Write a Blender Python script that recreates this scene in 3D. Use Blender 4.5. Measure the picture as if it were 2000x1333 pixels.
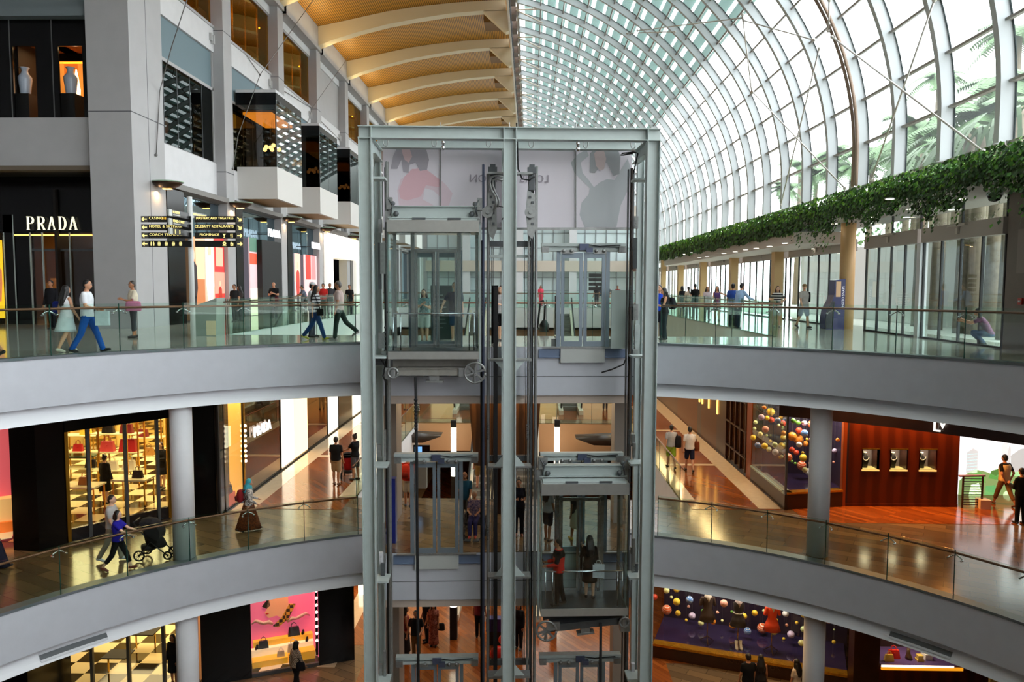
import bpy, bmesh, math, random
from mathutils import Vector, Matrix
random.seed(7)
for o in list(bpy.data.objects): bpy.data.objects.remove(o)
SC = bpy.context.scene
COL = SC.collection
PI = math.pi
rad = math.radians

# ---------------------------------------------------------------- camera
FPX, PCX, PCY, CAMZ = 1500.0, 1000.0, 666.5, 1.6
_pitch, _yaw, _roll = math.atan(107.5/1500), math.atan(35/1500), rad(0.15)
FW = Vector((-math.sin(_yaw)*math.cos(_pitch), math.cos(_yaw)*math.cos(_pitch), -math.sin(_pitch)))
_r0 = Vector((math.cos(_yaw), math.sin(_yaw), 0)); _u0 = _r0.cross(FW)
RT = _r0*math.cos(_roll)+_u0*math.sin(_roll); UP = _u0*math.cos(_roll)-_r0*math.sin(_roll)
cam = bpy.data.cameras.new('camera'); camo = bpy.data.objects.new('camera', cam); COL.objects.link(camo)
cam.sensor_width = 36.0; cam.lens = 27.0; cam.clip_end = 800; cam.clip_start = 0.1
_m = Matrix((RT, UP, -FW)).transposed().to_4x4(); _m.translation = (0, 0, CAMZ); camo.matrix_world = _m
SC.camera = camo
# ---------------------------------------------------------------- sky, exposure
SC.view_settings.view_transform = 'Standard'
try: SC.view_settings.look = 'None'
except Exception: pass
SC.view_settings.exposure = 0.0; SC.view_settings.gamma = 1.0; SC.view_settings.use_curve_mapping = False
W = bpy.data.worlds.new('sky'); SC.world = W; W.use_nodes = True
bg = W.node_tree.nodes['Background']; bg.inputs[0].default_value = (1.0, 0.99, 1.02, 1); bg.inputs[1].default_value = 6.7
try:
    cy = SC.cycles
    cy.max_bounces = 7; cy.diffuse_bounces = 3; cy.glossy_bounces = 3; cy.transmission_bounces = 4; cy.transparent_max_bounces = 28
    cy.use_denoising = True; cy.caustics_reflective = False; cy.caustics_refractive = False; cy.sample_clamp_indirect = 4.0
    cy.use_adaptive_sampling = True; cy.adaptive_threshold = 0.02
    cy.sample_clamp_direct = 0
except Exception: pass

def area(loc, size, power, col, rot=(0, 0, 0), sy=None, name='lamp_light'):
    l = bpy.data.lights.new(name, 'AREA'); l.energy = power; l.color = col; l.size = size
    if sy: l.shape = 'RECTANGLE'; l.size_y = sy
    o = bpy.data.objects.new(name, l); COL.objects.link(o); o.location = loc; o.rotation_euler = rot
    return o
WARM = (1.0, 0.62, 0.28); WARM2 = (1.0, 0.78, 0.5); GOLD = (1.0, 0.66, 0.16); COOL = (0.95, 0.98, 1.0)
def strip(x0, y0, x1, y1, z, power, col=WARM2):
    return area(((x0+x1)/2, (y0+y1)/2, z), abs(x1-x0), power, col, sy=abs(y1-y0))
Z1, Z2, Z3 = 0.0, -5.5, -11.0          # ground floor, basement one, basement two
# lights for the walkways and the shops behind the balconies
for k in range(4):  # unseen lamps added along the shop fronts to warm the open walkways
    area((-9.62, 27+6*k, -1.7), .25, 150, WARM2, rot=(0, rad(-25), 0), sy=5.0)
    area((8.02, 27+6*k, -1.7), .25, 110, WARM, rot=(0, rad(25), 0), sy=5.0)
strip(-4.5, 22.6, 3.6, 24.2, -1.75, 90, WARM2)
strip(-8.6, 21.4, -5.5, 24.2, -1.75, 60, WARM2)
strip(-7, 59, 6, 66, -1.75, 500, WARM2)
strip(-18.5, 24.5, -10.8, 33, -1.85, 1500, (1.0, 0.8, 0.42))         # bag shop, basement one
strip(-17.5, 25.5, -9.6, 32, -7.4, 650, (1.0, 0.8, 0.42))            # bag shop, basement two
strip(-9, 26, -5.2, 40, -7.25, 190, WARM)
strip(-4.5, 25.5, 4.0, 38, -7.25, 150, WARM)
strip(4.5, 20.5, 9.0, 23, -7.2, 90, WARM)
strip(8.0, 20.8, 13.5, 22.6, -1.75, 60, WARM)
# gold cove lights under the ribbed ceiling
for k in range(9):
    area((-13.7, 40.6+8*k, 17.2), 0.5, 105, (1.0, 0.72, 0.3), rot=(0, rad(180+38), 0), sy=6.5)

# ---------------------------------------------------------------- pixel rays -> places
def ray(x, y): return FW + RT*((x-PCX)/FPX) - UP*((y-PCY)/FPX)
CAM = Vector((0, 0, CAMZ))
def fl(x, y, z=0.0):
    d = ray(x, y); return CAM + d*((z-CAMZ)/d.z)
def atX(x, y, X):
    d = ray(x, y); return CAM + d*(X/d.x)
def atY(x, y, Y):
    d = ray(x, y); return CAM + d*(Y/d.y)

# ---------------------------------------------------------------- materials
def lin(c):
    return tuple(((v/255)/12.92 if v/255 <= .04045 else ((v/255+.055)/1.055)**2.4) for v in c[:3]) + (1,)
_MC = {}
def M(name, rgb=None, rough=.5, metal=0.0, noise=0.0, nscale=6.0, emit=0.0, ecol=None, spec=.5, bump=0.0, coat=0.0):
    if name in _MC: return _MC[name]
    m = bpy.data.materials.new(name); m.use_nodes = True; nt = m.node_tree; b = nt.nodes['Principled BSDF']
    c = lin(rgb); b.inputs['Base Color'].default_value = c; b.inputs['Roughness'].default_value = rough; b.inputs['Metallic'].default_value = metal
    b.inputs['Specular IOR Level'].default_value = spec
    if coat: b.inputs['Coat Weight'].default_value = coat; b.inputs['Coat Roughness'].default_value = .05
    if emit:
        b.inputs['Emission Color'].default_value = lin(ecol or rgb); b.inputs['Emission Strength'].default_value = emit
    if noise or bump:
        tc = nt.nodes.new('ShaderNodeTexCoord'); n = nt.nodes.new('ShaderNodeTexNoise'); n.inputs['Scale'].default_value = nscale; n.inputs['Detail'].default_value = 4
        nt.links.new(tc.outputs['Object'], n.inputs['Vector'])
        if noise:
            r = nt.nodes.new('ShaderNodeMapRange'); r.inputs[1].default_value = .3; r.inputs[2].default_value = .7; r.inputs[3].default_value = 1-noise; r.inputs[4].default_value = 1+noise
            v = nt.nodes.new('ShaderNodeVectorMath'); v.operation = 'SCALE'; v.inputs[0].default_value = c[:3]
            nt.links.new(n.outputs['Fac'], r.inputs[0]); nt.links.new(r.outputs[0], v.inputs['Scale']); nt.links.new(v.outputs[0], b.inputs['Base Color'])
        if bump:
            bp = nt.nodes.new('ShaderNodeBump'); bp.inputs['Strength'].default_value = bump; nt.links.new(n.outputs['Fac'], bp.inputs['Height']); nt.links.new(bp.outputs[0], b.inputs['Normal'])
    _MC[name] = m; return m
def tex(name, kind, c1, c2, scale, rough=.4, rot=0.0, coat=0.0, c3=None, bw=.5, rh=.25, mortar=.01, off=.5, warp=0, metal=0, vec='Object', rotv=None, spec=.5, emit=0):
    """two-colour pattern: checker / brick / wave / noise / voronoi / magic"""
    if name in _MC: return _MC[name]
    m = bpy.data.materials.new(name); m.use_nodes = True; nt = m.node_tree; b = nt.nodes['Principled BSDF']
    tc = nt.nodes.new('ShaderNodeTexCoord'); mp = nt.nodes.new('ShaderNodeMapping'); mp.inputs['Rotation'].default_value = rotv or (0, 0, rot)
    nt.links.new(tc.outputs[vec], mp.inputs['Vector'])
    A, B = lin(c1), lin(c2)
    if kind == 'checker':
        t = nt.nodes.new('ShaderNodeTexChecker'); t.inputs['Color1'].default_value = A; t.inputs['Color2'].default_value = B; t.inputs['Scale'].default_value = scale; out = t.outputs['Color']
    elif kind == 'brick':
        t = nt.nodes.new('ShaderNodeTexBrick'); t.inputs['Color1'].default_value = A; t.inputs['Color2'].default_value = B; t.inputs['Mortar'].default_value = lin(c3 or c1)
        t.inputs['Scale'].default_value = scale; t.inputs['Brick Width'].default_value = bw; t.inputs['Row Height'].default_value = rh; t.inputs['Mortar Size'].default_value = mortar; t.offset = off
        t.inputs['Bias'].default_value = 0.0; out = t.outputs['Color']
    else:
        if kind == 'wave':
            t = nt.nodes.new('ShaderNodeTexWave'); t.inputs['Scale'].default_value = scale; t.inputs['Distortion'].default_value = warp; t.inputs['Detail'].default_value = 3; f = t.outputs['Fac']
        elif kind == 'voronoi':
            t = nt.nodes.new('ShaderNodeTexVoronoi'); t.inputs['Scale'].default_value = scale; f = t.outputs['Distance']
        else:
            t = nt.nodes.new('ShaderNodeTexNoise'); t.inputs['Scale'].default_value = scale; t.inputs['Detail'].default_value = 5; f = t.outputs['Fac']
        cr = nt.nodes.new('ShaderNodeValToRGB'); cr.color_ramp.elements[0].color = A; cr.color_ramp.elements[1].color = B
        cr.color_ramp.elements[0].position = bw if kind != 'noise' else .35; cr.color_ramp.elements[1].position = bw+rh if kind != 'noise' else .65
        nt.links.new(f, cr.inputs[0]); out = cr.outputs[0]
    nt.links.new(mp.outputs[0], t.inputs['Vector']); nt.links.new(out, b.inputs['Base Color'])
    if emit: nt.links.new(out, b.inputs['Emission Color']); b.inputs['Emission Strength'].default_value = emit
    b.inputs['Roughness'].default_value = rough; b.inputs['Metallic'].default_value = metal; b.inputs['Specular IOR Level'].default_value = spec
    if coat: b.inputs['Coat Weight'].default_value = coat; b.inputs['Coat Roughness'].default_value = .04
    _MC[name] = m; return m
def glass(name, tint, base=0.0, k=1.0, rough=0.0, gcol=(255, 255, 255), haze=0.0):
    if name in _MC: return _MC[name]
    m = bpy.data.materials.new(name); m.use_nodes = True; nt = m.node_tree
    for n in list(nt.nodes):
        if n.type == 'BSDF_PRINCIPLED': nt.nodes.remove(n)
    out = [n for n in nt.nodes if n.type == 'OUTPUT_MATERIAL'][0]
    tr = nt.nodes.new('ShaderNodeBsdfTransparent'); tr.inputs[0].default_value = lin(tint)
    gl = nt.nodes.new('ShaderNodeBsdfGlossy'); gl.inputs['Roughness'].default_value = rough; gl.inputs[0].default_value = lin(gcol)
    fr = nt.nodes.new('ShaderNodeFresnel'); fr.inputs[0].default_value = 1.45
    ma = nt.nodes.new('ShaderNodeMath'); ma.operation = 'MULTIPLY_ADD'; ma.inputs[1].default_value = k; ma.inputs[2].default_value = base; ma.use_clamp = True
    mx = nt.nodes.new('ShaderNodeMixShader')
    ge = nt.nodes.new('ShaderNodeNewGeometry'); iv = nt.nodes.new('ShaderNodeMath'); iv.operation = 'SUBTRACT'; iv.inputs[0].default_value = 1.0; nt.links.new(ge.outputs['Backfacing'], iv.inputs[1])
    mu = nt.nodes.new('ShaderNodeMath'); mu.operation = 'MULTIPLY'; nt.links.new(ma.outputs[0], mu.inputs[0]); nt.links.new(iv.outputs[0], mu.inputs[1])
    nt.links.new(fr.outputs[0], ma.inputs[0]); nt.links.new(mu.outputs[0], mx.inputs[0]); nt.links.new(tr.outputs[0], mx.inputs[1]); nt.links.new(gl.outputs[0], mx.inputs[2]); nt.links.new(mx.outputs[0], out.inputs[0])
    if haze:
        tl = nt.nodes.new('ShaderNodeBsdfTranslucent'); tl.inputs[0].default_value = lin((225, 240, 238)); m2 = nt.nodes.new('ShaderNodeMixShader'); m2.inputs[0].default_value = haze
        nt.links.new(mx.outputs[0], m2.inputs[1]); nt.links.new(tl.outputs[0], m2.inputs[2]); nt.links.new(m2.outputs[0], out.inputs[0])
    _MC[name] = m; return m
def glow(name, rgb, s): return M(name, rgb, .6, emit=s)

# ---------------------------------------------------------------- mesh builder
class MB:
    def __init__(s): s.v = []; s.f = []; s.mi = []; s.m = 0; s.sm = []; s.smooth = False
    def _add(s, vs, fs):
        b = len(s.v); s.v += [tuple(v) for v in vs]; s.f += [tuple(b+i for i in f) for f in fs]; s.mi += [s.m]*len(fs); s.sm += [s.smooth]*len(fs); return s
    def box(s, x0, y0, z0, x1, y1, z1):
        return s._add([(x0,y0,z0),(x1,y0,z0),(x1,y1,z0),(x0,y1,z0),(x0,y0,z1),(x1,y0,z1),(x1,y1,z1),(x0,y1,z1)],
            [(0,3,2,1),(4,5,6,7),(0,1,5,4),(1,2,6,5),(2,3,7,6),(3,0,4,7)])
    def cbox(s, c, d): return s.box(c[0]-d[0]/2, c[1]-d[1]/2, c[2]-d[2]/2, c[0]+d[0]/2, c[1]+d[1]/2, c[2]+d[2]/2)
    def bar(s, a, b, w, h, up=(0,0,1)):
        a, b = Vector(a), Vector(b); d = (b-a).normalized(); u = Vector(up); sd = d.cross(u)
        if sd.length < 1e-4: sd = d.cross(Vector((1,0,0)))
        sd.normalize(); u = sd.cross(d); vs = []
        for p in (a, b):
            for i, j in ((-1,-1),(1,-1),(1,1),(-1,1)): vs.append(p+sd*(i*w/2)+u*(j*h/2))
        return s._add(vs, [(0,1,2,3),(7,6,5,4),(0,4,5,1),(1,5,6,2),(2,6,7,3),(3,7,4,0)])
    def quad(s, *p): return s._add(p, [tuple(range(len(p)))])
    def prism(s, pts, z0, z1):
        n = len(pts); vs = [(p[0],p[1],z0) for p in pts]+[(p[0],p[1],z1) for p in pts]
        return s._add(vs, [tuple(range(n))[::-1], tuple(range(n,2*n))]+[(i,(i+1)%n,n+(i+1)%n,n+i) for i in range(n)])
    def extr(s, pts, d):
        """planar outline pts (3d) pushed along vector d"""
        n = len(pts); d = Vector(d); vs = [Vector(p) for p in pts]+[Vector(p)+d for p in pts]
        return s._add(vs, [tuple(range(n))[::-1], tuple(range(n,2*n))]+[(i,(i+1)%n,n+(i+1)%n,n+i) for i in range(n)])
    def tube(s, path, r, n=8, caps=True):
        P = [Vector(p) for p in path]; R = r if isinstance(r, (list, tuple)) else [r]*len(P); b = len(s.v); fs = []; prev = None
        for i, p in enumerate(P):
            d = (P[min(i+1,len(P)-1)]-P[max(i-1,0)])
            d = d.normalized() if d.length > 1e-9 else Vector((0,0,1))
            if prev is None: u = d.orthogonal().normalized()
            else:
                u = prev-d*prev.dot(d); u = u.normalized() if u.length > 1e-6 else d.orthogonal().normalized()
            prev = u; w = d.cross(u)
            for j in range(n):
                a = 2*PI*j/n; s.v.append(tuple(p+(u*math.cos(a)+w*math.sin(a))*R[i]))
        for i in range(len(P)-1):
            for j in range(n): fs.append((b+i*n+j, b+i*n+(j+1)%n, b+(i+1)*n+(j+1)%n, b+(i+1)*n+j))
        if caps: fs += [tuple(b+j for j in range(n))[::-1], tuple(b+(len(P)-1)*n+j for j in range(n))]
        s.f += fs; s.mi += [s.m]*len(fs); s.sm += [s.smooth]*len(fs); return s
    def cap(s, a, b, ra, rb, n=10):
        """capsule with round ends"""
        a, b = Vector(a), Vector(b); d = (b-a); L = d.length; d = d/L if L > 1e-6 else Vector((0,0,1)); pts = []; rs = []
        for t in (-1,-.8,-.45,0): pts.append(a+d*(t*ra)); rs.append(max(.0015, ra*math.sqrt(max(0,1-t*t))))
        for t in (0,.45,.8,1): pts.append(b+d*(t*rb)); rs.append(max(.0015, rb*math.sqrt(max(0,1-t*t))))
        return s.tube(pts, rs, n)
    def loft(s, rings, n=14, caps=True):
        """rings of (cx,cy,cz,rx,ry)"""
        b = len(s.v); fs = []
        for (x,y,z,rx,ry) in rings:
            for j in range(n):
                a = 2*PI*j/n; s.v.append((x+rx*math.cos(a), y+ry*math.sin(a), z))
        for i in range(len(rings)-1):
            for j in range(n): fs.append((b+i*n+j, b+i*n+(j+1)%n, b+(i+1)*n+(j+1)%n, b+(i+1)*n+j))
        if caps: fs += [tuple(b+j for j in range(n))[::-1], tuple(b+(len(rings)-1)*n+j for j in range(n))]
        s.f += fs; s.mi += [s.m]*len(fs); s.sm += [s.smooth]*len(fs); return s
    def lathe(s, prof, c=(0,0,0), n=16): return s.loft([(c[0],c[1],c[2]+z,max(r,.0008),max(r,.0008)) for r,z in prof], n)
    def cyl(s, c, r, h, n=16): return s.lathe([(r,0),(r,h)], c, n)
    def ball(s, c, r, nu=12, nv=8):
        rx, ry, rz = r if isinstance(r, (tuple, list)) else (r,r,r)
        return s.loft([(c[0],c[1],c[2]-rz*math.cos(PI*i/nv),max(.0006,rx*math.sin(PI*i/nv)),max(.0006,ry*math.sin(PI*i/nv))) for i in range(nv+1)], nu)
    def xf(s, mat, start=0):
        for i in range(start, len(s.v)): s.v[i] = tuple(mat @ Vector(s.v[i]))
        return s
    def text(s, body, mat, size=1.0, depth=.02, align='CENTER', space=1.0, mirror=False):
        cu = bpy.data.curves.new('t', 'FONT'); cu.body = body; cu.size = size; cu.extrude = depth/2; cu.align_x = align; cu.align_y = 'CENTER'; cu.space_character = space; cu.resolution_u = 3
        o = bpy.data.objects.new('t', cu); COL.objects.link(o); dg = bpy.context.evaluated_depsgraph_get(); me = bpy.data.meshes.new_from_object(o.evaluated_get(dg))
        k = Matrix.Diagonal((-1,1,1,1)) if mirror else Matrix.Identity(4)
        s._add([mat @ (k @ v.co) for v in me.vertices], [tuple(p.vertices) for p in me.polygons])
        bpy.data.objects.remove(o); bpy.data.meshes.remove(me); bpy.data.curves.remove(cu); return s
    def mesh(s, name, mats, off=None):
        me = bpy.data.meshes.new(name)
        v = s.v if off is None else [(a[0]-off[0], a[1]-off[1], a[2]-off[2]) for a in s.v]
        me.from_pydata(v, [], s.f)
        for mt in (mats if isinstance(mats, (list, tuple)) else [mats]): me.materials.append(mt)
        me.polygons.foreach_set('material_index', s.mi); me.polygons.foreach_set('use_smooth', s.sm); me.update(); return me
    def build(s, name, mats, parent=None, local=False, label=None, cat=None, group=None, kind=None, base=None):
        off = None
        if parent is not None and not local: off = BASE.get(parent.name, (0,0,0))
        if parent is None and base is not None: off = base
        o = bpy.data.objects.new(name, s.mesh(name, mats, off)); COL.objects.link(o)
        if parent is not None:
            o.parent = parent; BASE[o.name] = BASE.get(parent.name, (0,0,0)) if not local else (0,0,0)
        else:
            if base is not None: o.location = base
            BASE[o.name] = tuple(base) if base is not None else (0,0,0)
        tag(o, label, cat, group, kind); return o
BASE = {}
def tag(o, label=None, cat=None, group=None, kind=None):
    if label: o['label'] = label
    if cat: o['category'] = cat
    if group: o['group'] = group
    if kind: o['kind'] = kind
    return o
def thing(name, label, cat, loc=(0,0,0), rotz=0.0, group=None, kind=None):
    o = bpy.data.objects.new(name, None); COL.objects.link(o); o.location = loc; o.rotation_euler = (0,0,rotz); o.empty_display_size = .2
    BASE[o.name] = tuple(loc) if rotz == 0 else (0,0,0)
    return tag(o, label, cat, group, kind)
def S(mb, name, mats, parent=None):
    return mb.build(name, mats, parent, kind=None if parent else 'structure')
def copy_tree(o, parent=None):
    c = o.copy(); COL.objects.link(c)
    if parent is not None: c.parent = parent
    for ch in [x for x in o.children]: copy_tree(ch, c)
    return c
ORD = 'first second third fourth fifth sixth seventh eighth ninth tenth eleventh twelfth thirteenth fourteenth fifteenth sixteenth seventeenth eighteenth nineteenth twentieth'.split()
def nth(i):
    if i < 20: return ORD[i]
    return ('twenty-' if i < 29 else 'thirty-' if i < 39 else 'forty-' if i < 49 else 'fifty-')+ORD[(i-20) % 10] if (i+1) % 10 else {30:'thirtieth',40:'fortieth',50:'fiftieth',60:'sixtieth'}[i+1]
def place(loc, rx=0, rz=0, ry=0): return Matrix.Translation(loc) @ Matrix.Rotation(rz,4,'Z') @ Matrix.Rotation(ry,4,'Y') @ Matrix.Rotation(rx,4,'X')
FACE = lambda loc, rz=0.0: place(loc, rx=PI/2, rz=rz)      # upright sign facing the camera side (-Y) when rz = 0

# palette
white = M('white_paint', (205, 207, 210), .55, noise=.02)
soffit_m = M('soffit_white', (228, 230, 233), .5)
fascia_m = M('fascia_paint', (196, 199, 206), .6, noise=.025, nscale=3)
concrete = M('concrete_paint', (168, 168, 172), .7, noise=.04, nscale=2)
concrete_l = M('concrete_light', (216, 216, 218), .7, noise=.03, nscale=2)
steel = M('grey_green_steel', (182, 193, 190), .38, noise=.04, nscale=5, spec=.45)
steel_d = M('dark_steel', (88, 92, 94), .42, metal=.3, noise=.1)
galv = M('galvanised_metal', (158, 160, 158), .35, metal=.6, noise=.1, nscale=14)
stainless = M('stainless', (190, 190, 188), .25, metal=.9)
chrome = M('chrome', (215, 215, 218), .12, metal=1.0)
black = M('black_gloss', (9, 9, 10), .16, spec=.22)
blackm = M('black_matt', (16, 16, 17), .6)
rubber = M('black_rubber', (20, 20, 21), .8)
bronze = M('copper_rail', (134, 84, 60), .3, metal=.25)
gold_m = M('gold_metal', (205, 160, 60), .22, metal=.9)
rail_glass = glass('rail_glass', (241, 250, 246), .01, .9)
clear_glass = glass('clear_glass', (246, 251, 249), .02, .9)
edge_glass = M('glass_edge_green', (30, 74, 62), .15)
shop_glass = glass('shop_glass', (245, 245, 240), .02, .8)
vault_glass = glass('vault_glass', (232, 238, 238), .0, .6, haze=.05)
mirror_glass = glass('reflective_glass', (84, 96, 104), .5, .9, gcol=(180, 205, 218))
dark_glass = glass('dark_glass', (84, 74, 64), .03, .75, gcol=(170, 180, 178))
gold_glass = glass('amber_glass', (226, 190, 96), .10, 1.0, gcol=(235, 215, 150))
# ================================================================ the building: slabs, balconies, roof, vault
ACX, ACY, AR = -0.4, 9.5, 12.7           # the round opening in the floors
WN = [0]
def win():
    WN[0] += 1; return 'window_%d' % WN[0]
def apt(deg, r=AR, z=0.0): return Vector((ACX+r*math.cos(rad(deg)), ACY+r*math.sin(rad(deg)), z))
def plan(mb, z, x0, x1, yb, ye, yf, vx0, vx1, vy1, r=AR, flip=False):
    """floor or ceiling sheet with the round opening and the oblong opening behind it"""
    def q(*p): mb.quad(*(p[::-1] if flip else p))
    A = list(range(0, 181, 4))
    for i in range(len(A)-1):
        for sgn, ylim in ((1, ye), (-1, yb)):
            p, n = apt(sgn*A[i], r), apt(sgn*A[i+1], r)
            pts = [(p.x,p.y,z), (p.x,ylim,z), (n.x,ylim,z), (n.x,n.y,z)]
            q(*(pts if sgn > 0 else pts[::-1]))
    q((ACX+r,yb,z),(x1,yb,z),(x1,ye,z),(ACX+r,ye,z)); q((x0,yb,z),(ACX-r,yb,z),(ACX-r,ye,z),(x0,ye,z))
    q((x0,ye,z),(vx0,ye,z),(vx0,vy1,z),(x0,vy1,z)); q((vx1,ye,z),(x1,ye,z),(x1,vy1,z),(vx1,vy1,z))
    q((x0,vy1,z),(x1,vy1,z),(x1,yf,z),(x0,yf,z))
    return mb
V1 = (-9.85, 7.9, 57.5); V2 = (-5.8, 5.0, 39.5)        # oblong openings: ground floor, basement one
E1, E2 = 24.6, 25.2
marble = tex('pale_marble', 'brick', (196,194,184), (184,182,172), 1.0, rough=.09, bw=1.2, rh=1.2, mortar=.004, c3=(150,150,145), off=0)
stone = tex('brown_stone_tile', 'brick', (126,100,70), (92,74,54), 1.0, rough=.16, bw=1.1, rh=.36, mortar=.006, c3=(58,46,34), rot=.5)
wood_floor = tex('red_wood_floor', 'brick', (150,82,36), (116,58,24), 1.0, rough=.14, bw=1.6, rh=.16, mortar=.003, c3=(70,34,14), rot=.95)
strip_m = M('cream_marble_strip', (214,190,156), .12, noise=.05)
f = plan(MB(), Z1, -30, 13.6, -46, E1, 120, *V1); S(f, 'floor', marble)
f = plan(MB(), Z2, -30, 22, -46, E2, 120, *V2); S(f, 'floor', stone)
f = MB().quad((-32,-47,Z3),(24,-47,Z3),(24,122,Z3),(-32,122,Z3)); S(f, 'floor', stone)
S(plan(MB(), -1.5, -30, 22, -46, E1, 120, *V1, r=AR+.25, flip=True), 'ceiling', soffit_m)
S(plan(MB(), Z2-1.5, -30, 22, -46, E2, 120, *V2, r=AR+.25, flip=True), 'ceiling', soffit_m)
# timber walkway floors with marble borders in basement one and two
f = MB()
for (xa, xb, yy0, yy1, z) in ((-9.4,-5.95,23.8,100,Z2),(5.2,8.0,24.2,100,Z2),(-5.8,5.0,40.6,58,Z2),(8.4,18,22.9,26.5,Z2),(-9.4,-5.6,26,100,Z3),(-5.5,4.6,23,60,Z3),(4.6,8,25,100,Z3)):
    f.box(xa, yy0, z, xb, yy1, z+.008)
S(f, 'floor_timber', wood_floor)
f = MB()
for (xa, xb, yy0, yy1, z) in ((-9.4,-8.75,23.5,100,Z2),(7.35,8.05,24.3,100,Z2),(-6.4,-5.85,25.2,39.5,Z2),(5.05,5.5,25.2,39.5,Z2),(-9.4,-8.8,25,100,Z3),(-7.0,-6.4,24.4,60,Z3)):
    f.box(xa, yy0, z, xb, yy1, z+.014)
for yy in (31.2, 38.5, 46):
    f.box(-8.75,yy,Z2,-6.4,yy+.35,Z2+.013); f.box(5.5,yy-1,Z2,7.35,yy-.7,Z2+.013)
f.box(-8.8,33,Z3,4.6,33.5,Z3+.013)
S(f, 'floor_border', strip_m)
# round edges of the two slabs: fascia, dark cap line, set-back lower band
def sweep(mb, prof, a0, a1, step=1.5):
    n = max(2, int(abs(a1-a0)/step)); 
    ring = [[apt(a0+(a1-a0)*i/n, AR+d, z) for d, z in prof] for i in range(n+1)]
    for i in range(n):
        for j in range(len(prof)-1): mb.quad(ring[i][j], ring[i+1][j], ring[i+1][j+1], ring[i][j+1])
    return mb
for zz in (Z1, Z2):
    b = MB(); b.smooth = True
    sweep(b, [(.3,zz+.012),(-.02,zz+.012)], -4, 184)
    b.smooth = False
    sweep(b, [(-.02,zz+.012),(-.02,zz-.05),(0,zz-.05)], -4, 184); b.smooth = True
    b.m = 1; sweep(b, [(0,zz-.05),(0,zz-1.13)], -4, 184); b.smooth = False
    sweep(b, [(0,zz-1.13),(.26,zz-1.15)], -4, 184); b.smooth = True
    b.m = 2; sweep(b, [(.26,zz-1.12),(.2,zz-1.26),(.08,zz-1.4),(.02,zz-1.5)], -4, 184); b.smooth = False
    sweep(b, [(.02,zz-1.5),(.4,zz-1.51)], -4, 184)
    S(b, 'wall_balcony', [M('slab_cap', (104,110,114), .4), fascia_m, soffit_m])
# edges of the oblong openings
for zz, (vx0, vx1, vy1), ye in ((Z1, V1, E1), (Z2, V2, E2)):
    b = MB(); t = .25
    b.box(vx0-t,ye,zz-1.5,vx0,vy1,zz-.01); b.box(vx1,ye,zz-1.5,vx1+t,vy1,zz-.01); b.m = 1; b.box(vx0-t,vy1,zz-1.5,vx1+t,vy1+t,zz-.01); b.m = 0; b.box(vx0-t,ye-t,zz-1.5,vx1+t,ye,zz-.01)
    S(b, 'wall_void', [concrete_l, concrete_l if zz == 0 else M('fascia_warm_light', (196,150,106), .5)])  # far edge of the lower opening: warm lamp light put into its colour
# return air slots in the lower slab band
for a0, a1, lab in ((146.4, 139.8, 'long dark air slot in the white band under the lower balcony, bag shop side'), (37.7, 44.0, 'long dark air slot in the white band under the lower balcony, globe shop side')):
    b = MB(); sweep(b, [(.15,Z2-1.29),(.066,Z2-1.385)], a0, a1, 1)
    for j in range(len(b.v)): pass
    t = thing('air_vent', lab, 'vent', apt((a0+a1)/2, AR, Z2-1.4), group=None)
    b.build('slot', M('vent_dark', (92,96,98), .6), t)
    sweep(MB(), [(.178,Z2-1.262),(.148,Z2-1.292)], a0, a1, 1).build('upper_frame', white, t); sweep(MB(), [(.066,Z2-1.383),(.034,Z2-1.43)], a0, a1, 1).build('lower_frame', white, t)

# glass balustrades
def balustrade(path, z, label, group='glass balustrades', brk=True, hgt=1.16, inward=None, rail=True):
    """path: plan points, one glass pane between neighbours"""
    P = [Vector((p[0],p[1],z)) for p in path]; c = P[len(P)//2]
    t = thing('glass_balustrade', label, 'balustrade', tuple(c), group=None)
    inn = []
    for i, p in enumerate(P):
        d = (P[min(i+1,len(P)-1)]-P[max(0,i-1)]).normalized(); n = Vector((-d.y, d.x, 0)); inn.append(n*(inward or 1))
    for i in range(len(P)-1):
        a, b_ = P[i], P[i+1]; d = (b_-a).normalized(); a2, b2 = a+d*.008, b_-d*.008; n = inn[i]*.012
        g = MB(); lo, hi = Vector((0,0,-.05)), Vector((0,0,hgt))
        g._add([a2+lo,b2+lo,b2+hi,a2+hi,a2+lo+n,b2+lo+n,b2+hi+n,a2+hi+n], [(0,1,2,3),(7,6,5,4)])
        g.m = 1; g.bar(a2+lo+n*.5+d*.006, a2+hi+n*.5+d*.006, .016, .018); g._add([a2+lo,b2+lo,b2+hi,a2+hi,a2+lo+n,b2+lo+n,b2+hi+n,a2+hi+n], [(3,2,6,7),(0,3,7,4),(1,5,6,2)])
        gp = g.build('glass_pane', [rail_glass, edge_glass], t)
        if brk and i:
            k = MB(); k.smooth = True; q = a+inn[i]*.1+Vector((0,0,1.03))
            for sg in (-1, 1):
                k.tube([q+Vector((0,0,-.01)), q+d*(.1*sg)+Vector((0,0,-.06)), q+d*(.15*sg)+Vector((0,0,-.1))], [.016,.016,.012], 6)
                k.tube([q+d*(.15*sg)+Vector((0,0,-.1)), a+d*(.15*sg)+Vector((0,0,.93))], .022, 6)
            k.build('rail_bracket', chrome, gp)
    if rail:
        k = MB(); k.smooth = True; pts = []
        for i in range(len(P)): pts.append(P[i]+inn[i]*.1+Vector((0,0,1.06)))
        k.tube(pts, .028, 8); k.build('handrail', bronze, t)
    return t
def arcpts(a0, a1, n): return [apt(a0+(a1-a0)*i/n) for i in range(n+1)]
balustrade(arcpts(110.6, 178, 10), Z1, 'curved glass balustrade on the upper balcony, sign post side of the lift', inward=-1)
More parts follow.
